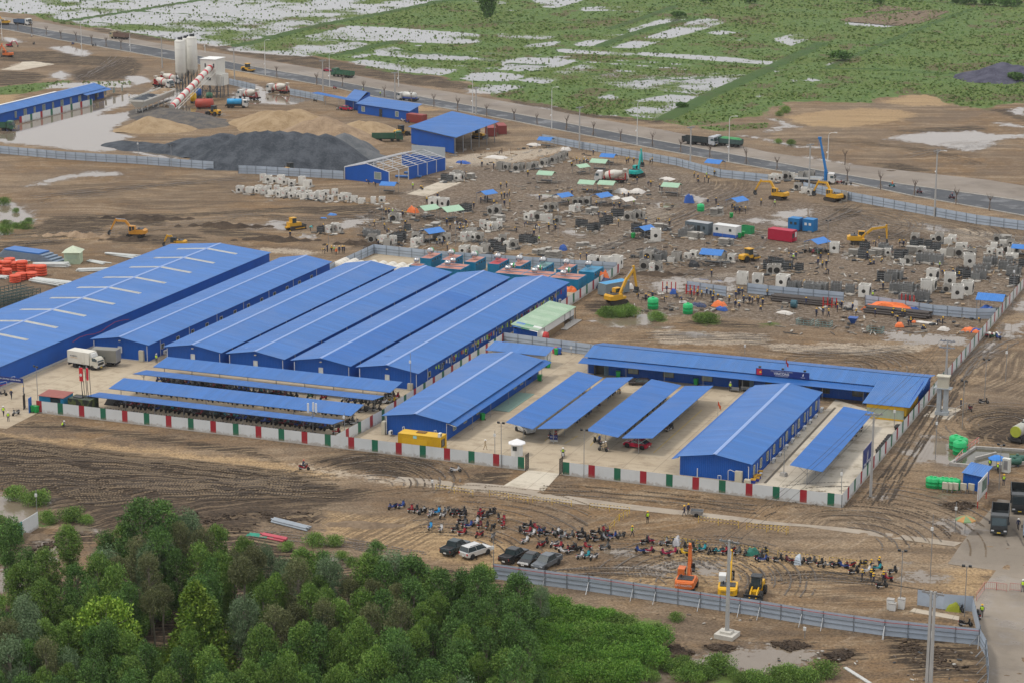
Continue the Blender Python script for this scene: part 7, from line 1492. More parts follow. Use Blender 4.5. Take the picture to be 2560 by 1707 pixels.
def utility_pole(p,h,label,w0=.17,arms=1,foot=False,rz=0.0,double=False):
 u = E('utility_pole',p,rz,label,'utility pole','concrete utility poles')
 for dx in ((-.22,.22) if double else (0,)): O('pole',B().tbox((dx-w0,dx+w0,-w0,w0),(dx-w0*.6,dx+w0*.6,-w0*.6,w0*.6),0,h),PCON,u)
 for k in range(arms):
  z = h-.35-k*1.2; ca = O('crossarm',B().box(-1.35,1.35,-.1,.1,z,z+.2).cyl((-.7,0,z),(0,0,z-.7),.04,n=5).cyl((.7,0,z),(0,0,z-.7),.04,n=5),STEEL,u)
  for x in (-1.1,-.4,.4,1.1): O('insulator',B().cyl((x,0,z+.14),(x,0,z+.42),.06,n=6),M('insulator',(.3,.3,.3),.3),ca)
 if foot: O('footing',B().box(-1.25,1.25,-1.25,1.25,-.1,.5).box(-.7,.7,-.7,.7,.5,.8),M('footing_pale',(.5,.48,.43),.85,.0,.1,1),u)
 return u
for i,(t_,x,y,yt) in enumerate([('a',1480,622,325),('a',2140,770,430),('b',612,838,548),('b',1268,922,658),('b',2007,1052,795),('c',615,1368,975),('c',1625,1522,1155),('h',372,198,-255),('h',1517,412,-200)]):
 p = Q(t_,x,y); utility_pole(p,height_to(p,ROWV(t_,yt)),'grey concrete utility pole, %s along the road from the left' % nth(i),rz=R(60))
# casting yard: precast boxes,moulds,tents
PRE = M('precast_pale',(.62,.605,.56),.85,.0,.1,1.0,dirt=.4,dirtcol=(.33,.30,.25),rand=.12); PREG = M('precast_grey',(.33,.315,.285),.9,.0,.12,1,dirt=.45,dirtcol=(.2,.17,.14),rand=.2); HOLE = M('hole_dark',(.03,.028,.025),.9)
MOULD = M('mould_steel',(.075,.085,.09),.7,.3,.2,1,dirt=.5,dirtcol=(.2,.18,.16),rand=.3); BATTEN = M('shutter_grey',(.25,.255,.25),.85,.0,.15,1.5,dirt=.4,dirtcol=(.14,.12,.1),rand=.2); MARK = M('red_marking',(.5,.06,.06),.7)
def open_box(w_,d_,h,t_=.15):
 b = B().box(-w_/2,w_/2,-d_/2,-d_/2+t_,0,h).box(-w_/2,w_/2,d_/2-t_,d_/2,0,h).box(-w_/2,-w_/2+t_,-d_/2+t_,d_/2-t_,0,h).box(w_/2-t_,w_/2,-d_/2+t_,d_/2-t_,0,h).box(-w_/2+t_,w_/2-t_,-d_/2+t_,d_/2-t_,0,.2); return b
def ring_kit(nm,w_,h,hole,mat,mark=False,face=0):
 k = Kit(nm,'concrete box'); k.part('walls',open_box(w_,w_,h),mat)
 ax = Vector((1,0,0)) if face == 0 else Vector((0,-1,0)); c = Vector((0,0,h*.48))+ax*(w_/2)
 k.part('rim',B().lathe([(-.02,hole+.12),(.05,hole+.1),(.05,hole),(-.02,hole)],c,ax,18),mat); k.part('opening',B().cyl(c-ax*.02,c+ax*.012,hole,n=18),HOLE)
 c2 = Vector((0,0,h*.5))+Vector((0,-1,0) if face == 0 else (1,0,0))*(w_/2)
 if mark: k.part('red_mark',B().ob(c2+Vector((0,-.008,.25)) if face == 0 else c2,(.5,.012,.06),0,0,.4).ob(c2+Vector((.1,-.008,.1)),(.45,.012,.06)),MARK)
 else: k.part('opening',B().cyl(c2,c2+Vector((0,-.012,0) if face == 0 else (.012,0,0)),hole*.45,n=12),HOLE)
 return k
KR = [ring_kit('precast_box',2.0,2.3,.82,PRE),ring_kit('precast_box',1.7,2.0,.6,PREG,face=1)]; KB = [ring_kit('precast_manhole',1.45,1.5,.32,PRE,True,1),ring_kit('precast_manhole',1.5,1.25,.3,PRE,False,1),ring_kit('precast_manhole',1.2,1.8,.3,PRE,True,0)]
def mould(dark):
 k = Kit('steel_mould' if dark else 'shuttering_box','mould'); m_ = MOULD if dark else BATTEN; h = 1.9 if dark else 1.7; w_ = 1.5; k.part('panels',open_box(w_,w_,h,.06),m_)
 b = B()
 for z in ((.2,.7,1.2,1.65) if dark else (.15,.45,.75,1.05,1.35,1.6)):
  s = w_/2+.05; b.box(-s-.15,s+.15,-s-.04,-s+.04,z,z+.1).box(-s-.15,s+.15,s-.04,s+.04,z,z+.1).box(-s-.04,-s+.04,-s,s,z,z+.1).box(s-.04,s+.04,-s,s,z,z+.1)
 k.part('waler',b,STEEL if dark else m_); b = B()
 for x in (-.75,-.25,.25,.75):
  for y in (-1,1): b.box(x-.03,x+.03,y*.86-.03,y*.86+.03,0,h+.15).box(y*.86-.03,y*.86+.03,x-.03,x+.03,0,h+.15)
 k.part('upright',b,m_); b = B()
 for i in range(8): a = i*.785; b.cyl((.5*math.cos(a),.5*math.sin(a),h-.3),(.5*math.cos(a),.5*math.sin(a),h+.45),.02,n=4)
 k.part('starter_bars',b,M('rebar_rust',(.13,.075,.045),.9)); return k
KM,KC = mould(True),mould(False)
KS = Kit('slab_stack','slabs')
for i in range(6): KS.part('slab',B().ob((rnd.uniform(-.08,.08),rnd.uniform(-.08,.08),.1+i*.24),(2.2,1.6,.15),rnd.uniform(-.05,.05)),PREG)
def rd(s): return [tuple(float(v) for v in q.split(',')) for q in s.split()]
YPOS = []
def scatter(kits,data,lb,grp,sc=(.9,1.1),rz=None,twin=0):
 pts = [(T(t_,x,y)[0],t_,x,y) for t_,s in data for x,y in rd(s)]; pts += [(T(t_,x+dx,y)[0],t_,x+dx,y+rnd.uniform(-6,10)) for u,t_,x,y in pts for dx in (rnd.choice((-46,48)),) if twin and t_ in 'fgh' and rnd.random() < twin]; pts.sort()
 YPOS.extend((t_,x,y) for u,t_,x,y in pts)
 for i,(u,t_,x,y) in enumerate(pts):
  kits[i % len(kits)].put(Q(t_,x,y),(rz if rz is not None else R(rnd.choice((0,5,-8,90,96,12))))+rnd.uniform(-.1,.1),lb % nth(i),grp,None,rnd.uniform(*sc))
scatter(KB,[('e','2190,190 2280,190'),('f','65,85 115,95 180,105 230,110 270,115 330,125 420,120 470,140')],'white precast manhole in the back row behind the graded field, %s from the left','white manholes in rows',(1.05,1.3))
scatter(KB,[('f','20,195 70,205 140,212 215,222 260,230 330,238 400,240 450,247 515,252 600,257 680,260 780,262 840,264 895,272 965,287 1070,288 1150,282 30,170 110,180 190,182 240,187 290,190 350,196 430,205 480,210 580,217 640,222 720,220 800,236 560,235 380,220')],'white precast manhole in the long double row, %s from the left','white manholes in rows',(.9,1.1))
scatter(KR[:1],[('f','1625,325 1715,330'),('g','740,860 845,870 950,880 1310,628 2100,1020 2240,1040'),('h','605,735 1835,860 135,1055 880,1135 1480,1075 1500,985 1655,1040 1725,1150 1815,1110 1440,1100')],'large precast box with round opening in the casting yard, %s from the left','large precast boxes',(1.0,1.2))
scatter([KR[1]],[('c','380,1485 415,1470 450,1455 480,1440 320,1505 290,1515 210,1535 160,1545 80,1555 40,1562'),('b','2230,1545 2290,1550'),('g','1060,440 1100,435 1140,430 1180,425 585,302 630,302 690,300 320,348 380,348'),('h','1630,1100 1190,795 1470,795 1385,765 1340,640')],'grey precast ring box in the upper casting yard, %s from the left','grey ring boxes',(.85,1.05))
scatter([KB[2],KR[1],KB[0]],[('f','690,552 745,545 660,558 720,530 1440,678 1475,662 1510,642 1110,645 1200,682 1250,662 1160,652 1730,642 1700,622 1940,622 1990,622 2040,627 1965,602 1890,745 1990,748 2045,738 1920,722 2250,655 2290,692 2330,672 2110,512 2180,522 2220,502 2190,382 2150,387 1740,78 1790,72 1830,62 1870,52 1260,455 1240,440'),('g','20,692 550,362 190,432 240,440 290,452 340,462 420,470 1205,893 1280,912')],'pale precast box between moulds in the left casting yard, %s from the left','pale boxes of the casting yard',(.85,1.15),twin=.35)
scatter([KR[1],KB[0],KB[1]],[('g','1500,822 1600,792 1660,772 1750,777 1840,792 1920,802 2005,817 1290,802'),('h','1600,762 1660,772 1740,772 1810,782 1560,642 1510,632 1680,642 1640,662 2030,752 2110,762 2200,792 2060,692 2140,672 2210,692 1230,842 30,932 1090,760 2090,640 1400,740 1740,700 2260,740 2170,740'),('h','270,165 330,195 690,265 60,60 110,75 160,70 210,65 40,85')],'pale precast box in the right casting yard, %s from the left','pale boxes of the right yard',(.85,1.15),twin=.4)
scatter([KM],[('g','100,640 145,652 180,657 660,500 940,410 830,480 870,470 1180,560 1230,570 770,530 2330,900'),('h','90,882 180,902 285,902 865,792 1030,992 1380,692 1460,692 1535,717 1760,962 2245,1032 1240,790 880,720 40,870 1800,950 2320,860'),('f','590,560 1380,540 1300,640 1330,620 2110,720 2200,730 2160,700 1720,80 1920,370')],'dark steel box mould in the casting yard, %s from the left','dark steel moulds',(.8,1.15),twin=.6)
scatter([KC],[('h','265,1062 370,1092 490,1102 620,1097 745,1102 1130,992 1150,1092 1280,1182 1380,1162 1435,1092 1940,982 1990,902 2190,882 2270,932 1050,732 1100,1000 1180,980 1320,1100 1960,920 2050,850 2200,840 1500,830 1390,820'),('g','1380,802 1210,792 1320,800 1620,570 1550,590'),('f','1050,600 1020,590')],'grey battened shuttering box in the casting yard, %s from the left','grey shuttering boxes',(.85,1.25),twin=.7)
scatter([KS],[('g','700,375 350,780 260,750 620,690 1340,520 1890,380 330,730 1980,660 1700,600'),('f','1580,530 1640,520 1960,60 2220,450'),('h','1000,760 1310,740 780,760 1650,640 2120,640')],'stack of flat concrete slabs in the casting yard, %s from the left','slab stacks',(.7,1.2),twin=.5)
TBL,TGR,TWH = M('tent_blue',(.045,.19,.52),.55,.0,.08),M('tent_green',(.33,.50,.36),.55,.0,.08),M('tent_white',(.60,.58,.54),.7)
def tent(m_):
 k = Kit('work_tent','tent')
 for s in (-1,1): k.part('roof_sheet',B().corr((-2.1,s*1.9,2.2),(0,-s*1.9,.75),(4.2,0,0),.3,.035),m_)
 for x in (-1.9,1.9):
  for y in (-1.7,1.7): k.part('post',B().cyl((x,y,0),(x,y,2.25),.05,n=5),STEEL)
 k.part('rail',B().tube([(-1.9,-1.7,1.1),(1.9,-1.7,1.1)],.03,4).tube([(-1.9,1.7,2.1),(1.9,1.7,2.1)],.03,4),STEEL); k.part('bench',B().box(-1.4,1.4,-.5,.5,.5,.7),DARKST); return k
KT = {'b': tent(TBL),'g': tent(TGR),'w': tent(TWH)}
for i,(c,t_,x,y,a,s,lb) in enumerate([('b','f',1215,195,5,1.0,'at the unfinished hall corner'),('b','f',2105,275,65,1.0,'above the paired green tents'),('g','f',1565,430,60,1.15,'left of the two joined green tents'),('g','f',1770,450,60,1.25,'right of the two joined green tents'),('b','f',1605,640,60,1.1,'just behind the teal containers'),('g','g',315,100,0,1.05,'farthest left of the upper green tents'),('g','g',690,185,0,1.05,'with blue flap, left of the white tarps'),('g','g',870,190,0,1.05,'with blue flap, touching the white tarps'),('g','g',1455,215,0,1.1,'beside the dropped blue tarpaulin'),('b','g',460,300,65,1.0,'left of two below the green tents'),('b','g',815,305,65,1.05,'right of two below the green tents'),('w','g',1040,330,65,.9,'peaked white one right of the blue tent'),('w','g',920,300,65,.7,'small white one behind the blue tent'),('b','g',2050,345,65,1.05,'above the grey and white cabins'),('b','g',1210,600,65,.95,'beside the tall precast box'),('b','g',1830,850,0,1.2,'with steel blue roof left of the road roller'),('b','h',445,735,65,1.1,'over parked motorbikes'),('b','c',310,1345,0,1.0,'against the roadside fence, left one'),('b','c',880,1500,0,1.0,'left of the teal excavator'),('g','c',800,1560,0,1.1,'before the blue tent by the teal excavator'),('g','g',630,20,60,.9,'left of the mixer lorry'),('b','c',1850,1565,-10,1.1,'against the roadside fence, right one'),('b','h',2030,1280,0,1.3,'at the far corner of the side fence'),('b','h',2300,770,0,.9,'at the right edge among boxes')]):
 KT[c].put(Q(t_,x,y),R(a),'%s canopy tent %s' % ({'b': 'blue','g': 'pale green','w': 'white'}[c],lb),'work tents',None,s)
def tarp(t_,x,y,w_,d_,h,mat,label,rz=0.0,seed=1,cat='tarpaulin',name='tarpaulin'):
 """crumpled sheet thrown over things"""
 n = 9; X,Y = np.meshgrid(np.linspace(-1,1,n),np.linspace(-1,1,n)); rr = np.maximum(abs(X),abs(Y)); Z = h*np.clip(1.15-rr**2.2,0,1)*(.65+.7*vnoise(X*w_,Y*d_,1.1,seed)); Z[rr > .98] = -.02
 b = B(); b.v = [(float(a*w_/2),float(c*d_/2),float(z)) for a,c,z in zip(X.ravel(),Y.ravel(),Z.ravel())]; b.f = [[i*n+j,i*n+j+1,(i+1)*n+j+1,(i+1)*n+j] for i in range(n-1) for j in range(n-1)]; b.mi = [0]*len(b.f)
 return O(name,b,mat,loc=Q(t_,x,y),rz=rz,label=label,cat=cat)
TPB,TPW,TPO,TPK,TPN = M('tarp_royal',(.02,.09,.36),.5,.0,.15,2),M('tarp_pale',(.58,.55,.51),.7,.0,.1,2),M('tarp_orange',(.75,.17,.04),.5,.0,.12,2),M('tarp_black',(.02,.022,.025),.5,.0,.2,2),M('tarp_navy',(.03,.05,.12),.5,.0,.2,2)
for i,(t_,x,y,w_,d_,h,m_,lb) in enumerate([('g',1615,280,2.6,2.0,2.4,TPB,'royal blue tarpaulin draped tall in the upper yard'),('g',1000,190,4,3,1.8,TPW,'pale tarpaulin stretched right of the green tents, left half'),('g',1140,190,4,3,1.8,TPW,'pale tarpaulin stretched right of the green tents, right half'),('g',465,715,1.6,1.5,1.4,TPB,'blue tarpaulin bundle behind the containers'),('c',200,1325,4,2.5,1.0,TPW,'white tarpaulin near the roadside fence'),('c',490,1370,3,2.5,1.5,TPW,'white tarpaulin heap at the roadside fence'),('c',850,1380,5,2,.8,TPW,'flat white tarpaulin along the roadside fence'),('g',1695,1225,3.4,1.4,.8,TPN,'navy tarpaulin on the ground right of the green tank'),('g',1890,1225,2.8,2.0,1.2,TPO,'orange tarpaulin heap among the workers'),('g',1910,1260,2.4,1.2,.8,TPB,'blue tarpaulin below the orange one'),('g',1560,1190,1.6,1.2,.6,TPW,'white bundle among the workers'),('g',1470,1110,1.5,1.2,1.0,TPB,'blue bundle at the left of the short fence'),('h',150,1290,3.2,1.6,1.0,TPW,'white sheet heap before the dark pipe stack'),('h',1600,1440,2.2,1.6,1.2,TPW,'white and blue sheet heap by the pond'),('h',1860,1455,4.2,1.5,.9,TPO,'orange tarpaulin by the side fence'),('h',1910,1460,2.6,1.4,.9,TPB,'blue tarpaulin over the orange one by the side fence'),('h',2000,1300,4,2.5,1.9,TPB,'blue tarpaulin awning at the side fence'),('h',2050,1490,2.8,2.0,1.3,TPW,'pale sheet over motorbikes outside the side fence'),('h',1440,1375,4.5,1.2,.4,TPW,'white sheet lying by the pond'),('g',1660,860,2.4,2.2,1.6,TPK,'black covered heap beside the blue roofed tent'),('g',850,1060,3,2.6,2.2,TPN,'navy tarpaulin hung on the grey container'),('g',840,1010,2.4,2,2.7,TPO,'orange bundle on top of the grey container'),('g',1075,1060,1.6,1.8,1.8,TPW,'white bags behind the yellow excavator arm'),('f',1430,370,3,1.5,1.6,TPO,'orange sheet at the left of the green tents'),('g',540,1090,3.2,2,1.2,TPO,'orange tarpaulin at the dormitory end'),('b',2190,1440,6,3,1.0,TPW,'long pale tarpaulin over the concrete strip'),('b',1890,1490,4,2,.8,TPB,'blue sheet beside the pale strip'),('f',695,395,2,1.4,.5,TBL,'blue sheet lying on the graded field'),('f',615,425,1.6,.8,.3,TBL,'small blue sheet lying on the graded field'),('g',1420,70,4,2.6,1.0,TPW,'white drum piece lying right of the teal excavator'),('h',1330,1370,.8,.8,.5,TPO,'orange bag among workers by the pond'),('h',1200,1410,1.8,1.2,.9,TPO,'orange bin among workers by the pond')]):
 tarp(t_,x,y,w_,d_,h*(.5 if m_ is TPW else .8),m_,lb,rnd.uniform(-.4,.4),i)
PIPE = M('dark_pipe',(.065,.055,.05),.6,.0,.15,1)
def logs(name,t_,x,y,L,rz,label,n=(6,5,4),r=.22,mat=PIPE,cat='pipes'):
 e = E(name,Q(t_,x,y),rz,label,cat)
 for j,q in enumerate(n):
  for i in range(q): fa = .5 if mat.name == 'white_pipe' else 0; O('pipe',B().cyl((-L/2+rnd.uniform(-.4,.4),(i-(q-1)/2)*r*2.02+rnd.uniform(-fa,fa),r+j*r*1.75),(L/2+rnd.uniform(-.4,.4)-fa*rnd.uniform(0,3),(i-(q-1)/2)*r*(2.02+fa*2)+rnd.uniform(-fa,fa),r+j*r*1.75),r,n=8),mat,e)
logs('pipe_stack','h',300,1190,12,R(-3),'stack of long dark pipes before the grey fence',(7,6,5)); logs('pipe_stack','h',1180,1300,13,R(-4),'stack of dark pipes under an orange tarpaulin',(7,6,4)); tarp('h',1100,1270,11,2.4,1.5,TPO,'orange tarpaulin laid along the pipe stack',R(-4),3); tarp('h',1390,1285,5,2.2,1.45,TPB,'blue end of the tarpaulin on the pipe stack',R(-4),4)
WPIPE = M('white_pipe',(.55,.57,.55),.45)
for i,(t_,x,y,L,a,n,m_,lb) in enumerate([('e',480,860,8,20,(8,7,5),WPIPE,'white pipe bundle behind the warehouse, upper'),('e',480,1020,10,-8,(10,9,7),WPIPE,'white pipe bundle behind the warehouse, lower'),('e',900,900,9,30,(6,4),WPIPE,'white pipes lying against the warehouse'),('e',1130,770,9,-4,(6,3),WPIPE,'scattered white pipes beyond the warehouse'),('e',900,830,6,-10,(5,),WPIPE,'white tubes on the blue sheets'),('e',120,830,7,25,(7,5),WPIPE,'white pipe bundle at the left edge'),('e',-10,970,5,10,(7,5),WPIPE,'white pipe bundle cut by the left edge'),('n',310,130,6.6,-14,(5,4),M('grey_post',(.33,.37,.41),.5,.3),'bundle of grey steel posts on bare soil'),('n',60,235,4,5,(5,),M('green_post',(.03,.28,.19),.5),'green steel pieces on bare soil'),('n',165,250,4,-8,(5,3),M('pink_post',(.5,.09,.12),.5),'red steel pieces on bare soil')]):
 logs('pipe_bundle',t_,x,y,L,R(a),lb,n,.14,m_)
bs = E('steel_stack',Q('e',310,800),R(-8),'stacked blue and grey steel sections beyond the warehouse','steel sections')
for j in range(6): O('section',B().box(-9+j*.4,9-j*1.2,-1.8,1.8,.35*j,.35*j+.28),ROOF if j > 4 else M('section_grey',(.2,.26,.34),.5,.2),bs)
kk = E('kiosk',Q('e',672,830),R(20),'small pale green hut with pyramid roof beyond the warehouse','hut'); O('wall',B().box(-1.7,1.7,-1.7,1.7,0,2.6),M('kiosk_green',(.42,.52,.36),.6),kk); O('roof',B().tbox((-2.1,2.1,-2.1,2.1),(-.1,.1,-.1,.1),2.6,3.8),M('kiosk_roof',(.50,.56,.42),.6),kk); O('window',B().box(-1.2,1.2,-1.76,-1.7,1.2,2.0),M('kiosk_green2',(.36,.47,.34),.5),kk)
COIL = B()
for z in range(4): COIL.lathe([(z*.3,.55),(z*.3+.02,1.0),(z*.3+.14,1.1),(z*.3+.27,1.0),(z*.3+.29,.55)],(0,0,0),(0,0,1),14)
COIL = COIL.mesh('pipe_coil'); COIL.materials.append(M('coil_orange',(.62,.075,.025),.55,.0,.2,6))
for i,(x,y) in enumerate([(15,880),(60,905),(130,900),(205,905),(290,915),(10,945),(60,950),(195,985),(290,980),(378,945),(140,1005),(90,850),(-20,905),(-25,950)]):
 o = bpy.data.objects.new('pipe_coil',COIL); COL.objects.link(o); o.location = Q('e',x,y); o.scale = (1.15,1.15,rnd.choice((1.3,1.6,1.9))); tag(o,'stacked orange pipe coil behind the warehouse, %s counted from the left' % nth(i),'coil','orange pipe coils')
ck = E('cage_stack',Q('e',60,1210),R(69),'dark green steel cage stack at the left edge beside the warehouse','cages')
for j in range(5):
 b = B()
 for x in np.linspace(-8,6,15): b.box(x-.04,x+.04,-3.4,3.4,j*.6,j*.6+.08).box(x-.04,x+.04,3.3,3.4,j*.6,j*.6+.5).box(x-.04,x+.04,-3.4,-3.3,j*.6,j*.6+.5)
 for y in (-3.4,-1.2,1.2,3.4): b.box(-8,6,y-.05,y+.05,j*.6+.45,j*.6+.55)
 O('cage',b,M('cage_green',(.03,.075,.075),.6,.2),ck)
GT = Kit('water_tank','tank'); GT.part('shell',B().lathe([(0,.92),(.05,.95),(.5,.95),(.52,.98),(.58,.95),(1.1,.95),(1.12,.98),(1.18,.95),(1.7,.95),(1.85,.75),(1.95,.25)],(0,0,0),(0,0,1),16),M('tank_bright_green',(.012,.42,.13),.4,.0,.06),smooth=True); GT.part('lid',B().cyl((0,0,1.93),(0,0,2.08),.25,n=10),M('tank_bright_green',(.012,.42,.13),.4))
for t_,x,y,z,s,lb in [('g',1285,1245,0,1.15,'green water tank left of the puddle among the workers'),('g',1603,1290,0,1.05,'green water tank right of the puddle'),('g',1718,460,2.7,.9,'green water tank on the grey cabin'),('l',1708,945,0,1.1,'green tank left in the group of three by the pit'),('l',1760,965,0,1.1,'green tank behind in the group of three by the pit'),('l',1745,998,0,1.15,'green tank nearest in the group of three by the pit')]:
 GT.put(Q(t_,x,y)+Vector((0,0,z)),0,lb,'green tanks',None,s)
gcb = E('site_cabin',Q('g',1705,560),R(-14),'grey two-windowed site cabin on steps in the casting yard','cabin'); container_parts(gcb,-3.0,3.0,-1.2,1.2,2.7,M('cabin_grey',(.13,.165,.19),.6,.0,.1),M('cabin_roof_grey',(.35,.36,.37),.6))
for x in (-2.3,-1.0,2.0): O('window',B().box(x-.3,x+.3,-1.28,-1.24,1.3,2.0),GLASS,gcb)
O('door',B().box(.2,1.0,-1.28,-1.24,.2,2.1),DARKST,gcb); O('stair',B().box(-1.6,2.6,-2.2,-1.25,0,.35),STEEL,gcb)
wcb = E('site_cabin',Q('g',1960,590),R(-14),'white site cabin with blue base in the casting yard','cabin'); container_parts(wcb,-3.0,3.0,-1.2,1.2,2.7,WHITE,WHITE); O('blue_base',B().box(-3.06,3.06,-1.26,1.26,.05,.8),M('base_blue',(.02,.10,.42),.5),wcb)
for x in (-2.0,1.5): O('window',B().box(x-.3,x+.3,-1.28,-1.24,1.5,2.1),GLASS,wcb)
sk_ = E('waste_skip',Q('g',2140,560),R(-14),'open green waste skip right of the white cabin','skip'); O('body',B().add(*(lambda b: (b.v,b.f))(open_box(3.0,2.0,1.7,.08))),M('skip_green',(.02,.26,.09),.5),sk_)
gct = E('site_container',Q('g',920,1110),R(60),'grey container with blue sheet roof beside the yellow excavator','container'); container_parts(gct,-3,3.4,-1.2,1.2,2.5,M('cont_grey',(.22,.26,.28),.6),M('blue_sheet',(.04,.27,.52),.5))
rk = Kit('rebar_rack','rack'); b = B()
for x in (-1.5,-.75,0,.75,1.5): b.box(x-.04,x+.04,-.8,-.72,0,1.0).box(x-.04,x+.04,.72,.8,0,1.0)
for z in (.05,.5,.95): b.box(-1.55,1.55,-.82,-.74,z,z+.07).box(-1.55,1.55,.74,.82,z,z+.07).box(-1.55,-1.47,-.8,.8,z,z+.07).box(1.47,1.55,-.8,.8,z,z+.07)
rk.part('frame',b,M('rack_green',(.16,.26,.25),.5)); b = B()
for i in range(26): b.cyl((rnd.uniform(-1.4,0),rnd.uniform(-.6,.6),rnd.uniform(.3,1.25)),(rnd.uniform(0,1.4),rnd.uniform(-.6,.6),rnd.uniform(.3,1.25)),.035,n=4)
rk.part('rebar',b,M('rebar_rust',(.13,.075,.045),.9))
for i,(x,y) in enumerate([(335,1390),(508,1405),(978,1460)]): rk.put(Q('h',x,y),R(-5),'green rack heaped with rusty rebar by the pond, %s from the left' % nth(i),'rebar racks')
b = B().tbox((-.3,.3,-.3,.3),(-.9,.9,-.9,.9),.3,1.5); hpk = O('tipping_hopper',b,M('hopper_blue',(.02,.08,.3),.5),loc=Q('h',775,1395),label='blue concrete hopper left of the pond',cat='hopper')
rb = E('cable_drum',Q('h',235,1240),0,'dark teal coil of hose before the pipe stack','coil'); O('coil',B().lathe([(0,.5),(.05,.8),(1.2,.8),(1.25,.5)],(-.6,0,.8),(1,0,0),14),M('hose_teal',(.03,.10,.13),.6,.0,.3,8),rb)
for i,(t_,x,y) in enumerate([('g',1640,1120),('g',1430,1090),('h',560,1235),('h',1270,1210)]):
 b = B()
 for k in range(4): b.box(k*.9-1.4,k*.9-1.2,-.1,.1,0,2.0)
 b.box(-1.4,1.5,-.06,.06,.5,.62); O('red_rack',b,REDT,loc=Q(t_,x,y),rz=rnd.uniform(-.3,.3),label='red steel post rack among the workers, %s of four' % nth(i),cat='rack',group='red racks')
RM = [M('scrap_%d' % k,c,.85,.0,.25,2) for k,c in enumerate([(.22,.2,.17),(.36,.33,.29),(.12,.10,.085),(.3,.22,.14),(.42,.40,.36),(.05,.055,.06)])]
b = B()
for t_,x0,x1,y0,y1,n in (('f',950,2334,330,740,300),('g',0,1500,60,840,420),('g',1150,2334,520,900,200),('h',0,2334,640,1160,420),('b',1560,2334,1350,1568,60),('c',0,700,1330,1568,70),('g',1100,2334,1080,1280,110),('h',0,1900,1200,1480,140)):
 for i in range(n):
  p = Q(t_,rnd.uniform(x0,x1),rnd.uniform(y0,y1)); b.mat(rnd.randrange(6)); s = rnd.random()
  if s < .45: b.ob(p+Vector((0,0,.1)),(rnd.uniform(.8,3),rnd.uniform(.08,.3),rnd.uniform(.06,.2)),rnd.uniform(0,3.14),0,rnd.uniform(-.12,.12))
  elif s < .8: b.ob(p+Vector((0,0,.15)),(rnd.uniform(.4,1.3),rnd.uniform(.3,.9),rnd.uniform(.1,.45)),rnd.uniform(0,3.14),rnd.uniform(-.2,.2))
  else: b.cyl(p,p+Vector((rnd.uniform(-.3,.3),rnd.uniform(-.3,.3),rnd.uniform(.8,1.9))),.03,n=4)
for t_,x,y in YPOS:
 for i in range(4):
  p = Q(t_,x+rnd.uniform(-60,60),y+rnd.uniform(-8,22)); b.mat(rnd.choice((0,1,1,4,4,3,5)))
  if rnd.random() < .5: b.ob(p+Vector((0,0,.12)),(rnd.uniform(.7,2.2),rnd.uniform(.5,1.3),rnd.uniform(.08,.35)),rnd.uniform(0,3.14),rnd.uniform(-.15,.15))
  else: b.ob(p+Vector((0,0,.2)),(rnd.uniform(1.2,3.0),rnd.uniform(.1,.25),rnd.uniform(.1,.4)),rnd.uniform(0,3.14),0,rnd.uniform(-.2,.2))
O('timber_debris',b,RM,kind='stuff')['label'] = 'scattered boards, offcuts and rebar over the casting yard'
KEX = excavator_kit('excavator',YEL); KEX.put(Q('h',90,250),R(165),'yellow excavator near the roadside fence, left of two','yellow excavators'); KEX.put(Q('h',590,265),R(150),'yellow excavator beside the crane lorry, right of two','yellow excavators')
excavator_kit('excavator',YEL,boom=((.4,1.5),(2.8,3.6),(6.0,4.2)),stick=(6.2,1.4),bucket=(5.6,.4)).put(Q('h',830,660),R(14),'yellow excavator with long arm stretched right among boxes','yellow excavators')
excavator_kit('excavator',YEL,boom=((.4,1.5),(2.2,4.4),(4.2,6.2)),stick=(5.0,2.6),bucket=(4.4,1.6),swing=R(25)).put(Q('g',960,1200),R(38),'yellow excavator with raised arm beside the grey container','yellow excavators',sc=1.05)
excavator_kit('excavator',M('paint_teal',(.01,.36,.33),.45),boom=((.4,1.5),(1.2,4.2),(1.9,6.6)),stick=(2.6,3.5),bucket=(2.2,2.4)).put(Q('g',1140,45),R(80),'teal excavator with upright arm beside the mixer lorry')
dozer_kit('bulldozer',YEL).put(Q('f',350,525),R(60),'yellow bulldozer on the graded field'); roller_kit('road_roller',YEL).put(Q('g',2160,815),R(60),'yellow road roller in the casting yard'); excavator_kit('excavator',M('paint_amber',(.60,.27,.03),.45,.0,.1,1,dirt=.2),True,boom=((.4,1.5),(2.2,3.8),(4.6,3.9)),stick=(5.8,1.7),bucket=(5.9,.4)).put(Q('e',1235,600),R(195),'wheeled amber excavator digging in the dark soil'); excavator_kit('excavator',YEL,boom=((.4,1.5),(1.5,3.0),(2.6,3.0)),stick=(3.4,1.4),bucket=(3.2,.5),cabm=DARKST).put(Q('e',1610,690),R(190),'small yellow excavator just behind the warehouse roof',sc=.85); dozer_kit('bulldozer',YEL).put(Q('b',2030,1265),R(-10),'yellow dozer standing inside the big open shed')
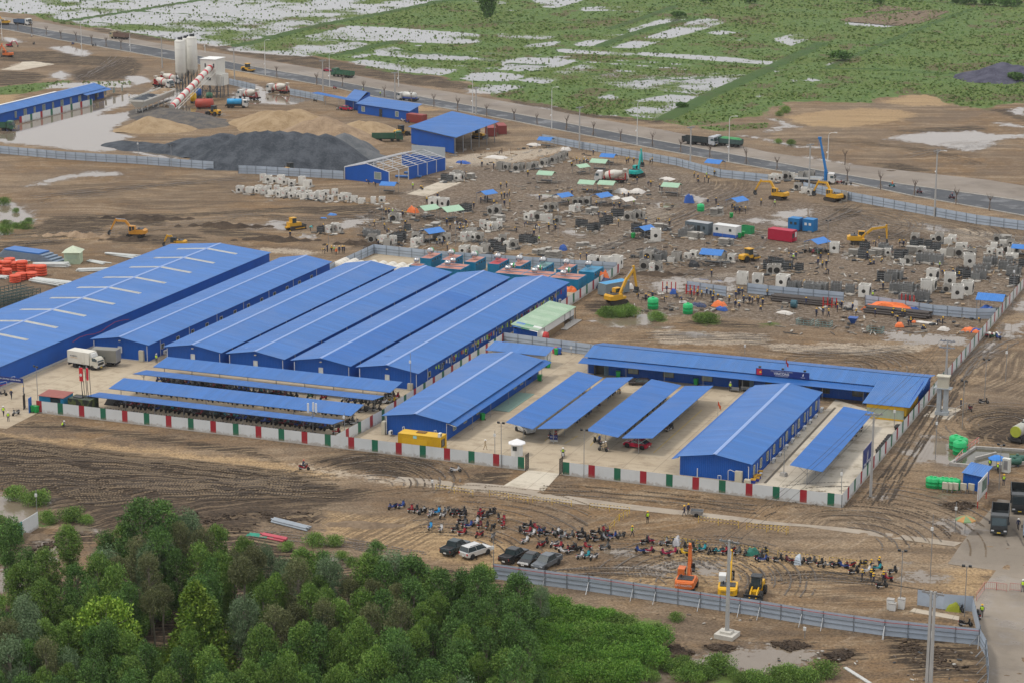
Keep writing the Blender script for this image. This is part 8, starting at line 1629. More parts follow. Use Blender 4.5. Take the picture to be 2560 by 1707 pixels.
cr = Kit('crane_lorry','truck'); lorry(cr,10.5,M('cab_white',(.6,.6,.58),.35),(3.8,2.2,-2.0,-3.4),1.9); cr.part('deck',B().box(-5.2,1.8,-1.2,1.2,.95,1.15),M('deck_bluegrey',(.2,.26,.34),.5)); cr.part('side_board',B().box(-5.2,1.8,-1.24,-1.2,1.15,1.6).box(-5.2,1.8,1.2,1.24,1.15,1.6),WHITE); cr.part('turret',B().cyl((2.7,0,.95),(2.7,0,3.6),.45,n=10),M('crane_blue',(.01,.16,.45),.4)); bmx = cr.part('boom',B().cyl((2.7,0,3.4),(1.6,.3,8.2),.38,n=6).cyl((1.6,.3,8.2),(.8,.5,11.6),.3,n=6),M('crane_blue',(.01,.16,.45),.4)); cr.part('boom_head',B().ob((.75,.5,11.8),(.9,.6,.6)).cyl((.5,.5,11.6),(.5,.5,9.6),.04,n=4),M('crane_blue',(.01,.16,.45),.4),bmx); cr.part('outrigger',B().box(2.2,2.5,-2,2,.5,.7).cyl((2.35,-1.95,0),(2.35,-1.95,.6),.1,n=6).cyl((2.35,1.95,0),(2.35,1.95,.6),.1,n=6),DARKST)
cr.put(Q('h',430,105),R(4),'white flatbed lorry with raised blue crane carrying precast boxes')
for i,(x,y) in enumerate([(300,60),(350,55),(400,50)]): KR[1].put(Q('h',x,y+35)+Vector((0,0,1.18)),R(90),'precast box riding on the crane lorry, %s from the back' % nth(i),'boxes on the crane lorry',None,.8)
# people of the yard
WK = [('casting yard left side','f','1028,115 1090,135 1185,400 1212,400 1248,398,v 1430,160,v 1505,165,s 1520,170,s 1557,295 1655,255 1895,40 2232,160 2285,150 312,605 605,520,s 1080,510 1175,535 1230,470 1335,420 1350,410 1362,515 1320,600 1360,600 1195,570 1118,690 1168,685 1740,495 1770,545 1838,495 1865,510 1890,540,s 1915,500 1925,550 1855,545,s 2070,500 2140,545 1745,730 1650,680 1700,680 1675,560 1985,340 2170,320 2195,350 2240,250 2265,250 2290,240 2310,230 2265,320 2315,320 2050,290 2110,280 2090,275 495,540,c'),
       ('fence corner behind white tanks','f','628,750 652,735 690,745 712,745,v 732,762,o 760,750 788,745 805,745'),('near the far blue sheds','b','1680,1525 1870,1520 2060,1530 2165,1545 2220,1410,d 2243,1410,d 1133,880,v 978,850,v'),('by the roadside fence tents','c','740,1420 590,1490 618,1510 655,1500 680,1490 1045,1500 1062,1490 1110,1495 1260,1505 1280,1500 545,1525'),
       ('casting yard middle','g','145,50 250,270 545,225 690,200 515,295,v 770,330 790,430 850,430 930,350 980,350 910,450 970,505 40,555 115,505 215,525 248,555 335,535 380,485 395,545 200,595 245,650,v 1025,235 1060,245 1110,310,v 1320,470 1222,490 1435,500 1660,60 1695,80 1700,100,s 1755,100 1775,60,v 1790,105 1845,45 1880,45 1345,175 1365,185 1140,110 1240,130 1265,140 625,815 678,810 1215,835 1242,850 2005,340 2025,360 2040,380 2075,385 2130,385 1880,360 2270,310 1860,300 1785,285,s 1820,965'),
       ('by the green tanks','g','1150,1160 1410,1110 1500,1150,s 1545,1195 1390,1190 1220,1185 1245,1200 1280,1165 1775,1140 1810,1150 1635,1150 1690,1150 1730,1155 1840,1160 1880,1165 1980,1205 2035,1245 2075,1240,s 2040,1165 2065,1130 2100,1135 2110,1205 2165,1210 2190,1215 2240,1210 2285,1235 2250,1195 1830,1205 2325,1150 2270,1270,s'),
       ('casting yard right side','h','60,320,v 230,820,v 218,790 255,800 200,910 80,920 478,815 455,860 495,885 530,880 547,820 550,935 200,1010 330,1060 870,780 903,805 935,850,s 965,850,s 1030,835,s 980,680 1010,660 1195,690 1235,690 1895,740 1562,885,v 1590,945 1612,945 1740,985 1685,960 1047,1080 955,1160,v'),('between pipe stacks and pond','h','345,1225 615,1240 630,1280 655,1235 670,1255 770,1275 800,1330 440,1325 500,1315 550,1330 975,1325 1128,1330 1142,1310 1222,1330 1245,1330 1180,1390 1300,1410 1280,1400 1405,1450,s 1430,1450,s 1545,1400 1590,1395 1930,1380')]
for where,t_,s in WK:
 pp = sorted((q.split(',') for q in s.split()),key=lambda q: float(q[0]))
 for i,q in enumerate(pp):
  k = q[2] if len(q) > 2 else ''; kd = {'v': 'vest','o': 'orange','c': 'cyan','d': 'dark'}.get(k,rnd.choice(('navy','navy','navyy'))); pose = 'squat' if k == 's' else rnd.choice(('stand','stand','walk','work','bend'))
  what = {'vest': 'person in lime vest','orange': 'person in orange','cyan': 'person in cyan shirt','dark': 'dark-clothed person'}.get(kd,'worker in navy and yellow helmet')
  person(Q(t_,float(q[0]),float(q[1])),rnd.uniform(0,6.28),pose,kd,'%s, %s from the left, %s' % (what,nth(i),where),'people of the site')
person(Q('a',323*3.647,915),R(40),'stand','navyy','lone worker standing on the flooded plant yard')
for i,(x,y,c,a) in enumerate([(1130,140,'cyan',170),(1380,200,'maroon',160),(1675,250,'maroon',165)]): rider('h',x,y,R(a),c,('orange','dark','red')[i],'along the asphalt road, %s from the left' % nth(i))
for i,(t_,x,y,c) in enumerate([('h',650,110,'red'),('h',690,118,'black'),('h',735,120,'silver'),('h',360,740,'black'),('h',410,750,'red'),('h',460,755,'green'),('h',500,740,'black'),('h',2020,1510,'red'),('h',2055,1515,'green'),('h',2100,1525,'blue'),('a',290,340,'white'),('a',310,410,'black'),('a',665,410,'blue'),('a',860,425,'black'),('b',540,930,'black'),('b',720,815,'red'),('b',1340,1110,'white'),('b',1380,1125,'blue'),('b',745,1005,'white')]):
 bike(Q(t_,x,y),rnd.uniform(0,6),c,'%s motorbike parked at the edge of the yard or road, %s of those few' % (c,nth(i)),'scattered motorbikes',True)
# foreground lot: motorbikes,cars,machines
FB = [('n','nearest the dark field','j','1245,1500,blue 1330,1490,blue 1412,1525,red 1460,1530,black 1515,1545,white 1595,1555,white 1660,1545,sky 1735,1535,silver 1805,1550,grey 1880,1545,black 2040,1560,red 2150,1545,black'),
       ('n','above the parked cars','n','1520,25,black 1590,50,white 1700,60,white 1655,30,sky 1805,45,black 1890,50,black 2045,50,red 2090,70,black 2150,35,black 2215,90,black 2260,100,red 2255,150,red 1590,165,sky 1690,185,white 1885,110,black 1900,140,grey 1945,150,blue 2010,120,white 2045,150,maroon 2110,160,black 2160,170,black 1820,185,black 1885,215,red 2035,235,red 2160,255,silver'),
       ('o','in the middle group','o','95,205,black 145,150,black 150,205,red 190,225,white 230,170,red 265,200,blue 275,225,black 345,220,black 410,215,white 425,230,black 470,250,silver 535,245,grey 625,220,black 645,260,black 720,270,black 765,215,black 790,275,black 855,200,red 855,265,silver 880,240,black 920,250,blue 995,245,grey 125,290,white 260,330,red 300,310,black 385,325,white 430,340,red 470,385,white 530,360,red 560,370,black 605,360,black 690,345,red 625,430,white 685,425,cyan 745,440,white 850,350,grey'),
       ('o','beyond the orange excavator','o','1215,300,black 1260,290,pink 1170,380,blue 1245,380,pink 1390,310,silver 1450,315,black 1400,405,pink 1470,395,pink 1570,400,yellow 1600,350,black 1640,350,black 1690,370,green 1740,365,cyan 1820,390,black 1885,385,cyan 1945,390,red 1990,380,red 2060,395,grey 2145,400,grey 2255,440,black 2300,395,black 2290,460,blue'),
       ('p','in the single row at the barrier','p','95,460,black 195,470,maroon 345,475,black 398,480,grey 480,500,black 545,510,silver 625,510,black 690,520,blue 745,515,red 785,570,black 860,500,black 905,560,white 1000,540,cyan 1095,630,red 1140,570,black 1040,700,black')]
for _,where,t_,s in FB:
 for i,q in enumerate(sorted((q.split(',') for q in s.split()),key=lambda q: float(q[0]))):
  a = CAMDIR+rnd.choice((-1.1,-.8,.7,-.9,2.2))+rnd.uniform(-.25,.25) if t_ in 'op' else CAMDIR+rnd.choice((-.7,-.5,2.6,-.3))+rnd.uniform(-.3,.3)
  bike(Q(t_,float(q[0]),float(q[1])),a,q[2],'%s motorbike %s, %s from the left' % (q[2],where,nth(i)),'motorbikes parked on the bare lot')
for t_,x,y,m_,lb in [('o',1500,300,M('cover_grey',(.4,.4,.42),.5),'grey sheet over a motorbike beyond the orange excavator'),('o',2195,400,M('cover_green',(.03,.20,.15),.5),'green sheet over a motorbike at the barrier'),('p',272,470,M('cover_pale',(.42,.48,.54),.4),'pale sheet over a motorbike in the single row'),('p',1690,905,M('cover_olive',(.28,.31,.02),.6),'olive sheet over a motorbike beside the short fence bay')]: tarp(t_,x,y,2.0,1.1,1.05,m_,lb,CAMDIR-.2 if x < 1600 else .1,5)
bike(Q('p',1735,915),R(-20),'black','black motorbike showing below the olive sheet'); bike(Q('p',1800,1050),R(15),'black','black motorbike lying inside the fence corner'); bike(Q('p',1925,975),CAMDIR,'black','black motorbike pushed along the wide wet road')
def car(kit,t_,rear,front,paint,label):
 a,c = Q(t_,*rear),Q(t_,*front); kit.put((a+c)/2,math.atan2((c-a).y,(c-a).x),label,'cars on the bare lot',paint)
car(PICK,'n',(1745,405),(1890,330),carpaint('bottle',(.018,.036,.042)),'dark teal pickup seen from behind beside the white car'); car(SUVK,'n',(1920,430),(2085,375),carpaint('white',(.55,.56,.55)),'white four-wheel drive car seen from behind'); car(PICK,'n',(2280,480),(2420,405),carpaint('black',(.012,.013,.015)),'black pickup seen from behind beside the dark saloon')
car(CARK,'o',(215,440),(105,515),carpaint('black',(.012,.013,.015)),'dark saloon car facing the fence between two pickups'); car(PICK,'o',(390,465),(245,540),carpaint('slate',(.10,.115,.13)),'grey pickup facing the fence, last of the parked cars')
ex_or = excavator_kit('excavator',M('paint_orange',(.62,.15,.03),.45,.0,.1,1,dirt=.2),True,boom=((.4,1.5),(1.0,3.6),(1.2,5.6)),stick=(2.2,3.0),bucket=(2.0,1.8)); ex = ex_or.put(Q('o',1595,715),CAMDIR-.25,'orange wheeled excavator behind the near grey fence',sc=1.0); text('BẢO NGUYÊN',.34,LET,ex,(-2.78,0,1.55),(R(90),0,R(-90)))
ex = excavator_kit('excavator',M('paint_yel2',(.68,.38,.01),.45,.0,.08,1,dirt=.15),True,boom=((.4,1.5),(1.8,3.9),(2.9,5.0)),stick=(3.4,2.4),bucket=(3.0,1.4),cabm=WHITE).put(Q('o',1970,775),CAMDIR-.15,'yellow wheeled excavator with white cab behind the near grey fence'); text('HYUNDAI',.34,M('logo_ink',(.05,.06,.08),.6),ex,(-2.78,0,1.55),(R(90),0,R(-90)))
loader_kit('wheel_loader',M('paint_yel2',(.68,.38,.01),.45)).put(Q('o',2225,775),CAMDIR+math.pi-.3,'yellow wheel loader facing the near grey fence, bucket down','wheel loaders',sc=.95)
YB = M('barrier_yellow',(.66,.43,.02),.5); nb = 0
def barrier(t_,a,c):
 global nb
 p,q = Q(t_,*a),Q(t_,*c); d = q-p; L = d.length; r_ = E('road_barrier',p,math.atan2(d.y,d.x),'yellow and black striped barrier along the lot and site road, %s from the left' % nth(nb),'barrier','striped barriers'); nb += 1
 for x in (0,L/2,L): O('post',B().cyl((x,0,0),(x,0,1.05),.035,n=6),YB,r_)
 for z in (.5,.98):
  n = max(2,int(L/.5))
  O('rail',B().cyl((0,0,z),(L,0,z),.03,n=5),YB,r_)
  b = B()
  for k in range(n): b.cyl(((k+.1)*L/n,0,z),((k+.5)*L/n,0,z),.036,n=5)
  O('black_bands',b,BLACK,r_,kind='stuff')
for t_,a,c in [('j',(1640,1330),(1978,1390)),('j',(2130,1390),(2480,1450)),('k',(190,1445),(542,1485)),('k',(710,1505),(1072,1545)),('o',(890,190),(975,90)),('o',(980,85),(1050,45)),('o',(1395,290),(1580,310)),('o',(1590,312),(1768,335)),('o',(1700,105),(2065,155)),('o',(2140,165),(2500,215)),('o',(2080,370),(2334,410)),('p',(0,185),(182,200)),('p',(90,420),(470,470)),('p',(560,480),(930,525))]: barrier(t_,a,c)
for i in range(4):
 a,c = [((1900,820),(1970,720)),((1972,715),(2080,720)),((2085,722),(2175,735)),((2205,725),(2300,735))][i]; p,q = Q('p',*a),Q('p',*c); d = q-p; L = d.length; r_ = E('crowd_barrier',p,math.atan2(d.y,d.x),'faded pink crowd barrier on the wide wet road, %s from the fence' % nth(i),'barrier','pink barriers'); PK_ = M('barrier_pink',(.42,.17,.15),.6)
 O('frame',B().tube([(0,0,0),(0,0,1.1),(L,0,1.1),(L,0,0)],.035,5).tube([(0,0,.2),(L,0,.2)],.03,5),PK_,r_); b = B()
 for k in range(1,6): b.cyl((k*L/6,0,.2),(k*L/6,0,1.1),.018,n=4)
 O('bars',b,PK_,r_)
for t_,x,y,pose,kd,lb in [('o',1235,108,'stand','vesty','worker in lime vest and yellow helmet standing beside the site road'),('o',1095,237,'walk','vesty','worker in lime vest walking across the bare lot'),('o',1570,47,'walk','navy','worker in navy pulling the grey cart, nearer one'),('o',1607,30,'stand','navy','worker in navy beside the grey cart, farther one'),('p',858,638,'stand','navyy','worker with yellow yoke, leftmost in the group at the row end'),('p',938,635,'stand','navyy','worker with yellow yoke, second in the group at the row end'),('p',960,672,'walk','navyy','worker with yellow yoke, nearest in the group at the row end'),('p',1050,655,'stand','navyy','worker with yellow yoke, rightmost in the group at the row end'),('p',935,545,'work','navyy','worker bending over the white motorbike at the row end'),('p',1012,530,'stand','navyy','worker behind the cyan motorbike at the row end'),('p',1948,965,'stand','vesty','worker beside the black motorbike on the wide wet road'),('p',2280,168,'walk','white','man in blue shirt and white helmet behind the dark lorry'),('p',2322,735,'stand','vest','person in lime vest cut by the right edge at the barriers'),('l',2147,1287,'stand','vesty','worker in lime vest beside the blue hut'),('l',2022,1140,'stand','vesty','worker in lime vest at the blue umbrella'),('l',2095,1175,'work','vesty','worker in lime vest at the control cabinet'),('l',1757,585,'stand','navy','worker beside the transformer pad')]: person(Q(t_,x,y),rnd.uniform(0,6.28),pose,kd,lb)
ct = E('hand_cart',Q('o',1685,45),R(10),'grey two-wheeled hand cart on the site road','cart'); O('tray',B().add(*(lambda b: (b.v,b.f))(open_box(1.8,1.1,.5,.05))),STEEL,ct,(0,0,.45))
for y in (-.6,.6): O('wheel',wheel_b(.32,.1,.7,12,c=(0,y,.32)),[BLACK,RIM],ct)
O('handle',B().tube([(-.9,-.3,.6),(-1.9,-.2,.8),(-1.9,.2,.8),(-.9,.3,.6)],.03,4),STEEL,ct)
# side road installations
hut = house('pump_hut','small blue hut with ribbed blue roof beside the pit',[Q('l',1775,1310),Q('l',1950,1350),Q('l',2010,1270),Q('l',1850,1240)],2.5,.25,.35,'hut',roofm=ROOF3)
pit = E('settling_pit',(0,0,0),0,'concrete pit full of muddy water with a dividing wall','pit'); cs = [Q('l',x,y) for x,y in ((1660,1105),(2020,1140),(2360,1090),(2360,985),(1890,955))]
for a,c in zip(cs,cs[1:]+cs[:1]): d = c-a; O('wall',B().ob((a+c)/2+Vector((0,0,.25)),(d.length,.4,.55),math.atan2(d.y,d.x)),CONCG,pit)
n_ = len(cs); O('water',B().add([(p.x,p.y,.12) for p in cs],[tuple(range(n_))]),M('pit_water',(.09,.085,.06),.05,spec=.6),pit); a,c = Q('l',1890,1060),Q('l',2080,1010); O('divider',B().ob((a+c)/2+Vector((0,0,.3)),((c-a).length,.35,.55),math.atan2((c-a).y,(c-a).x)),CONCG,pit)
for i in range(2):
 a,c = [((1710,1090),(1790,1000)),((1795,995),(1920,905))][i]; p,q = Q('l',*a),Q('l',*c); d = q-p; L = d.length; r_ = E('guard_rail',p,math.atan2(d.y,d.x),'red and white guard rail at the pit edge, %s part' % ('near' if i == 0 else 'far'),'rail','rails at the pit'); b = B()
 for x in np.linspace(0,L,5): b.cyl((x,0,0),(x,0,1.1),.05,n=5)
 O('post',b,WHITE,r_); O('rail',B().cyl((0,0,1.08),(L,0,1.08),.06,n=5).cyl((0,0,.55),(L,0,.55),.06,n=5),M('rail_pink',(.5,.15,.14),.5),r_)
for i,x in enumerate((1485,1520,1590,1625,1670,1705)): GT.put(Q('l',x,1300+i*4),0,'green barrel in the row left of the blue hut, %s from the left' % nth(i),'green barrels',None,.85)
for i,x in enumerate((1615,1655,1705,1780,1850)):
 e = E('electric_box',Q('l',x,1345+i*3),R(-8),'beige electric box on legs before the green barrels, %s from the left' % nth(i),'electric box','electric boxes'); O('box',B().box(-.45,.45,-.2,.2,.5,1.5),BEIGE,e); O('legs',B().box(-.4,-.34,-.15,.15,0,.5).box(.34,.4,-.15,.15,0,.5),STEEL,e)
bb = E('billboard',(0,0,0),0,'white framed site plan board beside the dark lorries','billboard'); p,q = Q('l',1905,1500),Q('l',1992,1400); az = math.atan2((q-p).y,(q-p).x); L = (q-p).length
O('board',B().ob((p+q)/2+Vector((0,0,2.6)),(L,.1,2.9),az),M('board_white',(.6,.61,.6),.5),bb); n_ = Vector((math.sin(az),-math.cos(az),0)); O('plan',B().ob((p+q)/2+n_*.06+Vector((0,0,2.7))+(q-p).normalized()*L*.15,(L*.5,.03,1.8),az),M('plan_print',(.10,.16,.13),.6,.0,.5,1.5),bb)
for f in (.05,.95): O('post',B().cyl(p.lerp(q,f),p.lerp(q,f)+Vector((0,0,4)),.07,n=6),REDT,bb)
DKT = M('truck_charcoal',(.022,.028,.03),.35,.1,.1,1,dirt=.3,dirtcol=(.12,.1,.08)); dd = dump_kit('dump_truck',DKT,DKT); dd.put(Q('p',2110,140),R(-82),'charcoal dump truck facing the viewer on the wide wet road'); dd.put(Q('l',2290,1470),R(-80),'charcoal dump truck farther up the wide wet road',None); dd.put(Q('p',2420,180),R(-85),'blue and white lorry cut by the right frame edge',None,{'cab': M('cab_bluewhite',(.2,.3,.45),.4)})
vt = tank_kit('vacuum_lorry',M('tank_dirty',(.40,.41,.36),.5,.0,.1,1,dirt=.5),CHAS); v_ = vt.put(Q('l',2330,860),R(75),'vacuum tank lorry with yellow green rear end at the right edge'); O('rear_hatch',B().cyl((-3.1,0,1.95),(-3.35,0,1.95),.92,n=14),M('hatch_lime',(.34,.38,.04),.5),v_)
tr = E('transformer_station',Q('l',1585,640),R(0),'grey pillar transformer station with box on top beside the side fence','transformer'); O('pillar',B().box(-.9,-.2,-.5,.5,0,4.6).box(.2,.9,-.5,.5,0,4.6).box(-1.1,1.1,-.7,.7,0,.6).box(-1.5,1.5,-.8,.8,4.6,4.75),M('pillar_grey',(.33,.36,.38),.7),tr); O('tank',B().box(-.9,.9,-.6,.6,4.75,6.6).box(-1.1,1.1,-.75,.75,6.6,6.8),BEIGE,tr); O('mesh_fence',B().tube([(-3.5,-1.5,0),(-3.5,-1.5,1.8),(2.5,-1.5,1.8),(2.5,-1.5,0)],.04,5).tube([(2.5,-1.5,1.8),(3.6,2.5,1.8),(3.6,2.5,0)],.04,5),STEEL,tr)
for i,(x,y,a) in enumerate([(1965,540,10),(1840,605,-60)]): bike(Q('l',x,y),R(a),('black','maroon')[i],'%s motorbike parked on the side road beside the transformer' % ('black','maroon')[i],None)
for i,(t_,x,y,w_,c) in enumerate([('l',2080,1150,1.35,(.03,.19,.56)),('p',1795,195,1.5,(.42,.22,.07))]):
 u = E('sun_umbrella',Q(t_,x,y),0,('blue sun umbrella beside the pit','faded orange and green sun umbrella in a puddle')[i],'umbrella'); O('pole',B().cyl((0,0,0),(0,0,2.4),.04,n=6),STEEL,u); b = B(); b.lathe([(0,w_),(.12,w_*.97),(.5,w_*.45),(.62,.05)],(0,0,1.9),(0,0,1),8); b.mi = [k % 2 if i else 0 for k in range(len(b.f))]; O('canopy',b,[M('umb_%d' % i,c,.6),M('umb_green',(.16,.26,.12),.6)],u)
cb = E('control_cabinet',Q('l',2170,1168),R(-10),'tall pale control cabinet beside the blue umbrella','cabinet'); O('cabinet',B().box(-.6,.6,-.4,.4,.1,2.3),M('cab_pale',(.55,.56,.52),.5),cb); O('door',B().box(-.3,.3,-.44,-.4,.6,2.0),STEEL,cb)
for i in range(2): drum('pressure_tank','l',2240+i*30,1110-i*25,.55,2.4,(.9,.4,0),.8,M('tank_dkgreen',(.03,.11,.08),.5),'dark green pressure tank beside the control cabinet, %s' % ('near' if i == 0 else 'far'))
for i,(x,y) in enumerate([(1115,890),(1215,885),(1135,900)]): e = E('meter_cabinet',Q('p',x,y),0,'white meter cabinet or tub near the short fence bay, %s of three' % nth(i),'cabinet','meter cabinets'); O('cabinet',B().tbox((-.4,.4,-.35,.35),(-.45,.45,-.38,.38),0,1.3 if i < 2 else .9),WHITE,e); O('lid',B().box(-.48,.48,-.4,.4,1.3 if i < 2 else .9,1.4 if i < 2 else 1.0),CONCG,e)
for a in [('l',1770,770,335,'floodlight post on the side road left of the black tyre marks'),('l',1972,540,140,'floodlight post with a hanging tyre on the side road'),('l',1525,1045,625,'lamp pole standing in the side road puddle','box'),('l',2165,340,0,'thin pole on the far side road','box'),('p',1205,885,360,'floodlight post beside the meter cabinets'),('p',1790,960,500,'floodlight post at the short fence bay'),('p',1480,600,30,'tall thin pole beside the lot puddle','box'),('l',2105,1330,915,'floodlight post between hut and control cabinet'),('p',1705,185,-80,'thin pole beside the faded umbrella','box'),('p',335,1160,1085,'short sign post below the near fence','box'),('n',2165,620,250,'lamp post at the left end of the near fence','box'),('i',340,1568,1325,'lamp post beside the pale pond','box'),('j',1612,1325,1265,'short post with a dark plate at the first barrier','box'),('f',660,660,520,'lamp post at the fence corner behind the dormitories','box'),('f',1820,690,400,'lamp post among boxes behind the containers','box'),('f',1153,480,275,'lamp post at the left edge of the casting yard','box'),('g',420,590,280,'lamp post in the middle of the casting yard','box'),('h',540,740,445,'floodlight post beside the large precast box'),('h',2230,1230,815,'tall post at the far end of the side fence','box'),('a',1565,1530,1325,'floodlight post behind the long grey fence'),('a',1262,1420,1285,'thin post before the gravel heaps','box')]: lamp_post(*a[:5],*(a[5:] or ('flood',)))
p = Q('o',1960,1140); h1 = height_to(p,ROWV('o',262)); utility_pole(p,h1,'tall concrete pole on a pale footing below the near fence',.22,1,True,R(-8)); q = Q('p',1462,1640); h2 = height_to(q,ROWV('p',730)); utility_pole(q,h2,'double concrete pole with crossarm at the lower right',.2,1,False,R(-8),True); r3 = Q('l',935,1388); h3 = height_to(r3,ROWV('l',625)); utility_pole(r3,h3,'concrete pole with crossarm outside the side fence corner',.2,1,False,R(20)); r4 = Q('l',1618,380); h4 = height_to(r4,ROWV('l',-40)); utility_pole(r4,h4,'concrete pole with two crossarms behind the transformer',.2,2,False,R(0))
tops = [(p,h1),(q,h2),(r3,h3),(r4,h4)]; WIRE = M('wire_black',(.02,.02,.02),.6); nw_ = 0
for (a,ha),(c,hc) in ((tops[0],tops[1]),(tops[0],tops[2]),(tops[2],tops[3])):
 for k in (-1.1,-.4,1.1):
  pts = []
  for i in range(13): f = i/12; v = Vector(a).lerp(Vector(c),f); pts.append((v.x+k,v.y,ha+(hc-ha)*f-3.0*f*(1-f)));
  O('power_line',B().tube(pts,.022,4),WIRE,label='black power line of the foreground poles, %s of nine' % nth(nw_),cat='power line',group='power lines'); nw_ += 1
b = B()
for i in range(60): t_,x,y = rnd.choice((('p',rnd.uniform(1100,1900),rnd.uniform(1250,1560)),('o',rnd.uniform(1300,2300),rnd.uniform(900,1250)),('p',rnd.uniform(0,1000),rnd.uniform(1180,1500)))); b.mat(rnd.randrange(6)); b.ob(Q(t_,x,y)+Vector((0,0,.06)),(rnd.uniform(.1,.8),rnd.uniform(.1,.4),.1),rnd.uniform(0,3))
O('litter',b,RM,kind='stuff')['label'] = 'scattered litter and debris below the near fence'
for i in range(6): O('paving_slab',B().ob(Q('p',720+i*38,1440+i*24)+Vector((0,0,.06)),(.9,.5,.12),R(-40)),M('slab_pale',(.5,.5,.48),.8),label='pale slab of the diagonal path at the lower right, %s from the top' % nth(i),cat='slab',group='path slabs')
fl = [(1280,1180),(80,690),(-60,740)]
pf = E('panel_fence',(0,0,0),0,'white and teal panel fence showing between trees at the left edge','fence'); a,c = Q('m',350,150),Q('m',60,330); d = c-a
for i in range(4): O('panel',B().ob(a+d*(i+.5)/4+Vector((0,0,1.2)),(d.length/4,.08,2.4),math.atan2(d.y,d.x)),WHITEP if i != 2 else M('panel_teal',(.02,.22,.22),.5),pf)
# vegetation
def leafmat(name,a,c,rough=.6):
 m_ = bpy.data.materials.new(name); t = NT(m_); ri = t.new('ShaderNodeNewGeometry').outputs['Random Per Island']; oi = t.new('ShaderNodeObjectInfo').outputs['Random']; n = t.noise(t.geo(),.35,2)
 f = t.m('ADD',t.m('MULTIPLY',ri,.5),t.m('MULTIPLY',n,.5)); col = t.mix(t.rng(f,.3,.7),a,c); col = t.mix(1.0,col,t.rng(oi,0,1,.78,1.22,smooth=False),'MULTIPLY')
 t.set(Base_Color=col,Roughness=rough,Specular_IOR_Level=.25); return m_
TRUNK = M('pale_bark',(.22,.19,.15),.9,.0,.2,2); rg = np.random.default_rng(5)
def leaves(cen,nrm,size,aspect,droop=0.0,star=False):
 """leaf blades as small bent quads; returns verts, faces"""
 n = len(cen); d = rg.normal(size=(n,3)); d = d*.8+nrm*.55; d[:,2] -= droop; d /= np.linalg.norm(d,axis=1)[:,None]
 s = np.cross(d,rg.normal(size=(n,3))); s /= np.linalg.norm(s,axis=1)[:,None]+1e-9; L = size*rg.uniform(.6,1.3,(n,1)); W = L*aspect
 v = np.stack([cen-s*W*.15,cen+d*L*.5-s*W*.5,cen+d*L,cen+d*L*.5+s*W*.5],1).reshape(-1,3); return v
def crown(R0,H0,z0,nclump,per,size,aspect,shape='round',droop=0.0,cl=1.1):
 C = []
 for i in range(nclump):
  a = rg.uniform(0,6.28); u = rg.uniform(-.95,1); r = math.sqrt(max(0,1-u*u))*rg.uniform(.55,1.0)
  if shape == 'tall': r *= .75+.25*math.sin(u*2)
  if shape == 'cone': r = (1-(u+1)/2)**.8*rg.uniform(.6,1.05)
  if shape == 'flat': u = abs(u)*.6+.1
  C.append((math.cos(a)*r*R0,math.sin(a)*r*R0,z0+H0*(u+1)/2))
 C = np.array(C); V = []
 for c in C:
  k = int(per*rg.uniform(.6,1.4)); p = rg.normal(size=(k,3)); p /= np.linalg.norm(p,axis=1)[:,None]; rad = cl*rg.uniform(.7,1.3); q = p*rad*rg.uniform(.45,1,(k,1))**.5; q[:,2] *= .95
  out = c-np.array([0,0,z0+H0*.4]); out /= np.linalg.norm(out)+1e-6
  V.append(leaves(c+q,p*.7+out*.4+np.array([0,0,.25]),size,aspect,droop))
 V = np.concatenate(V); n = len(V)//4; me = bpy.data.meshes.new('crown'); me.vertices.add(len(V)); me.vertices.foreach_set('co',V.astype(np.float32).ravel()); me.loops.add(n*4); me.loops.foreach_set('vertex_index',np.arange(n*4,dtype=np.int32)); me.polygons.add(n); me.polygons.foreach_set('loop_start',np.arange(0,n*4,4,dtype=np.int32)); me.polygons.foreach_set('loop_total',np.full(n,4,np.int32)); me.update(calc_edges=True)
 return me,C
LM = [leafmat('leaf_dark',(.042,.105,.022),(.125,.235,.050)),leafmat('leaf_mid',(.070,.155,.024),(.19,.30,.056)),leafmat('leaf_olive',(.080,.098,.036),(.18,.19,.080)),leafmat('leaf_grey',(.072,.13,.058),(.17,.24,.12)),leafmat('leaf_lime',(.095,.19,.014),(.24,.35,.040)),leafmat('leaf_vine',(.055,.155,.016),(.16,.30,.04))]
def tree_kit(R0,H0,z0,nc,per,size,asp,mat,shape='round',droop=0.0,cl=1.1,nm='forest_tree'):
 me,C = crown(R0,H0,z0,nc,per,size,asp,shape,droop,cl); k = Kit(nm,'tree'); b = B(); hh = z0+H0*.75
 b.tube([(0,0,-.3),(.15,.1,hh*.4),(-.1,.15,hh*.75),(.05,0,hh)],.16,6); k.part('trunk',b,TRUNK); b = B()
 for c in C[::3]: z = min(hh*.95,max(z0*.6,c[2]-1.2)); b.cyl((0,.08,z),c,.07,.03,4)
 k.part('branches',b,TRUNK); k.part('crown',me,mat); return k
FT = [tree_kit(2.3,8.2,2.8,88,125,.30,.42,LM[0],cl=.85),tree_kit(2.0,7.8,3.0,80,120,.29,.40,LM[1],'tall',cl=.8),tree_kit(1.9,7.0,4.0,66,115,.28,.30,LM[2],'round',.3,.8),tree_kit(2.1,7.6,3.0,76,125,.32,.26,LM[3],'round',.6,.85),tree_kit(1.7,8.8,2.4,80,115,.29,.4,LM[0],'tall',cl=.75),tree_kit(1.8,6.4,4.4,54,115,.28,.34,LM[2],'flat',.2,.8),tree_kit(2.2,7.0,2.6,80,125,.30,.4,LM[1],cl=.8)]
BRT = tree_kit(3.1,5.6,3.4,90,95,.34,.5,LM[4],'round',0,.75); STR = tree_kit(4.6,9.0,2.0,120,75,.42,.45,LM[4],'cone',0,.62)
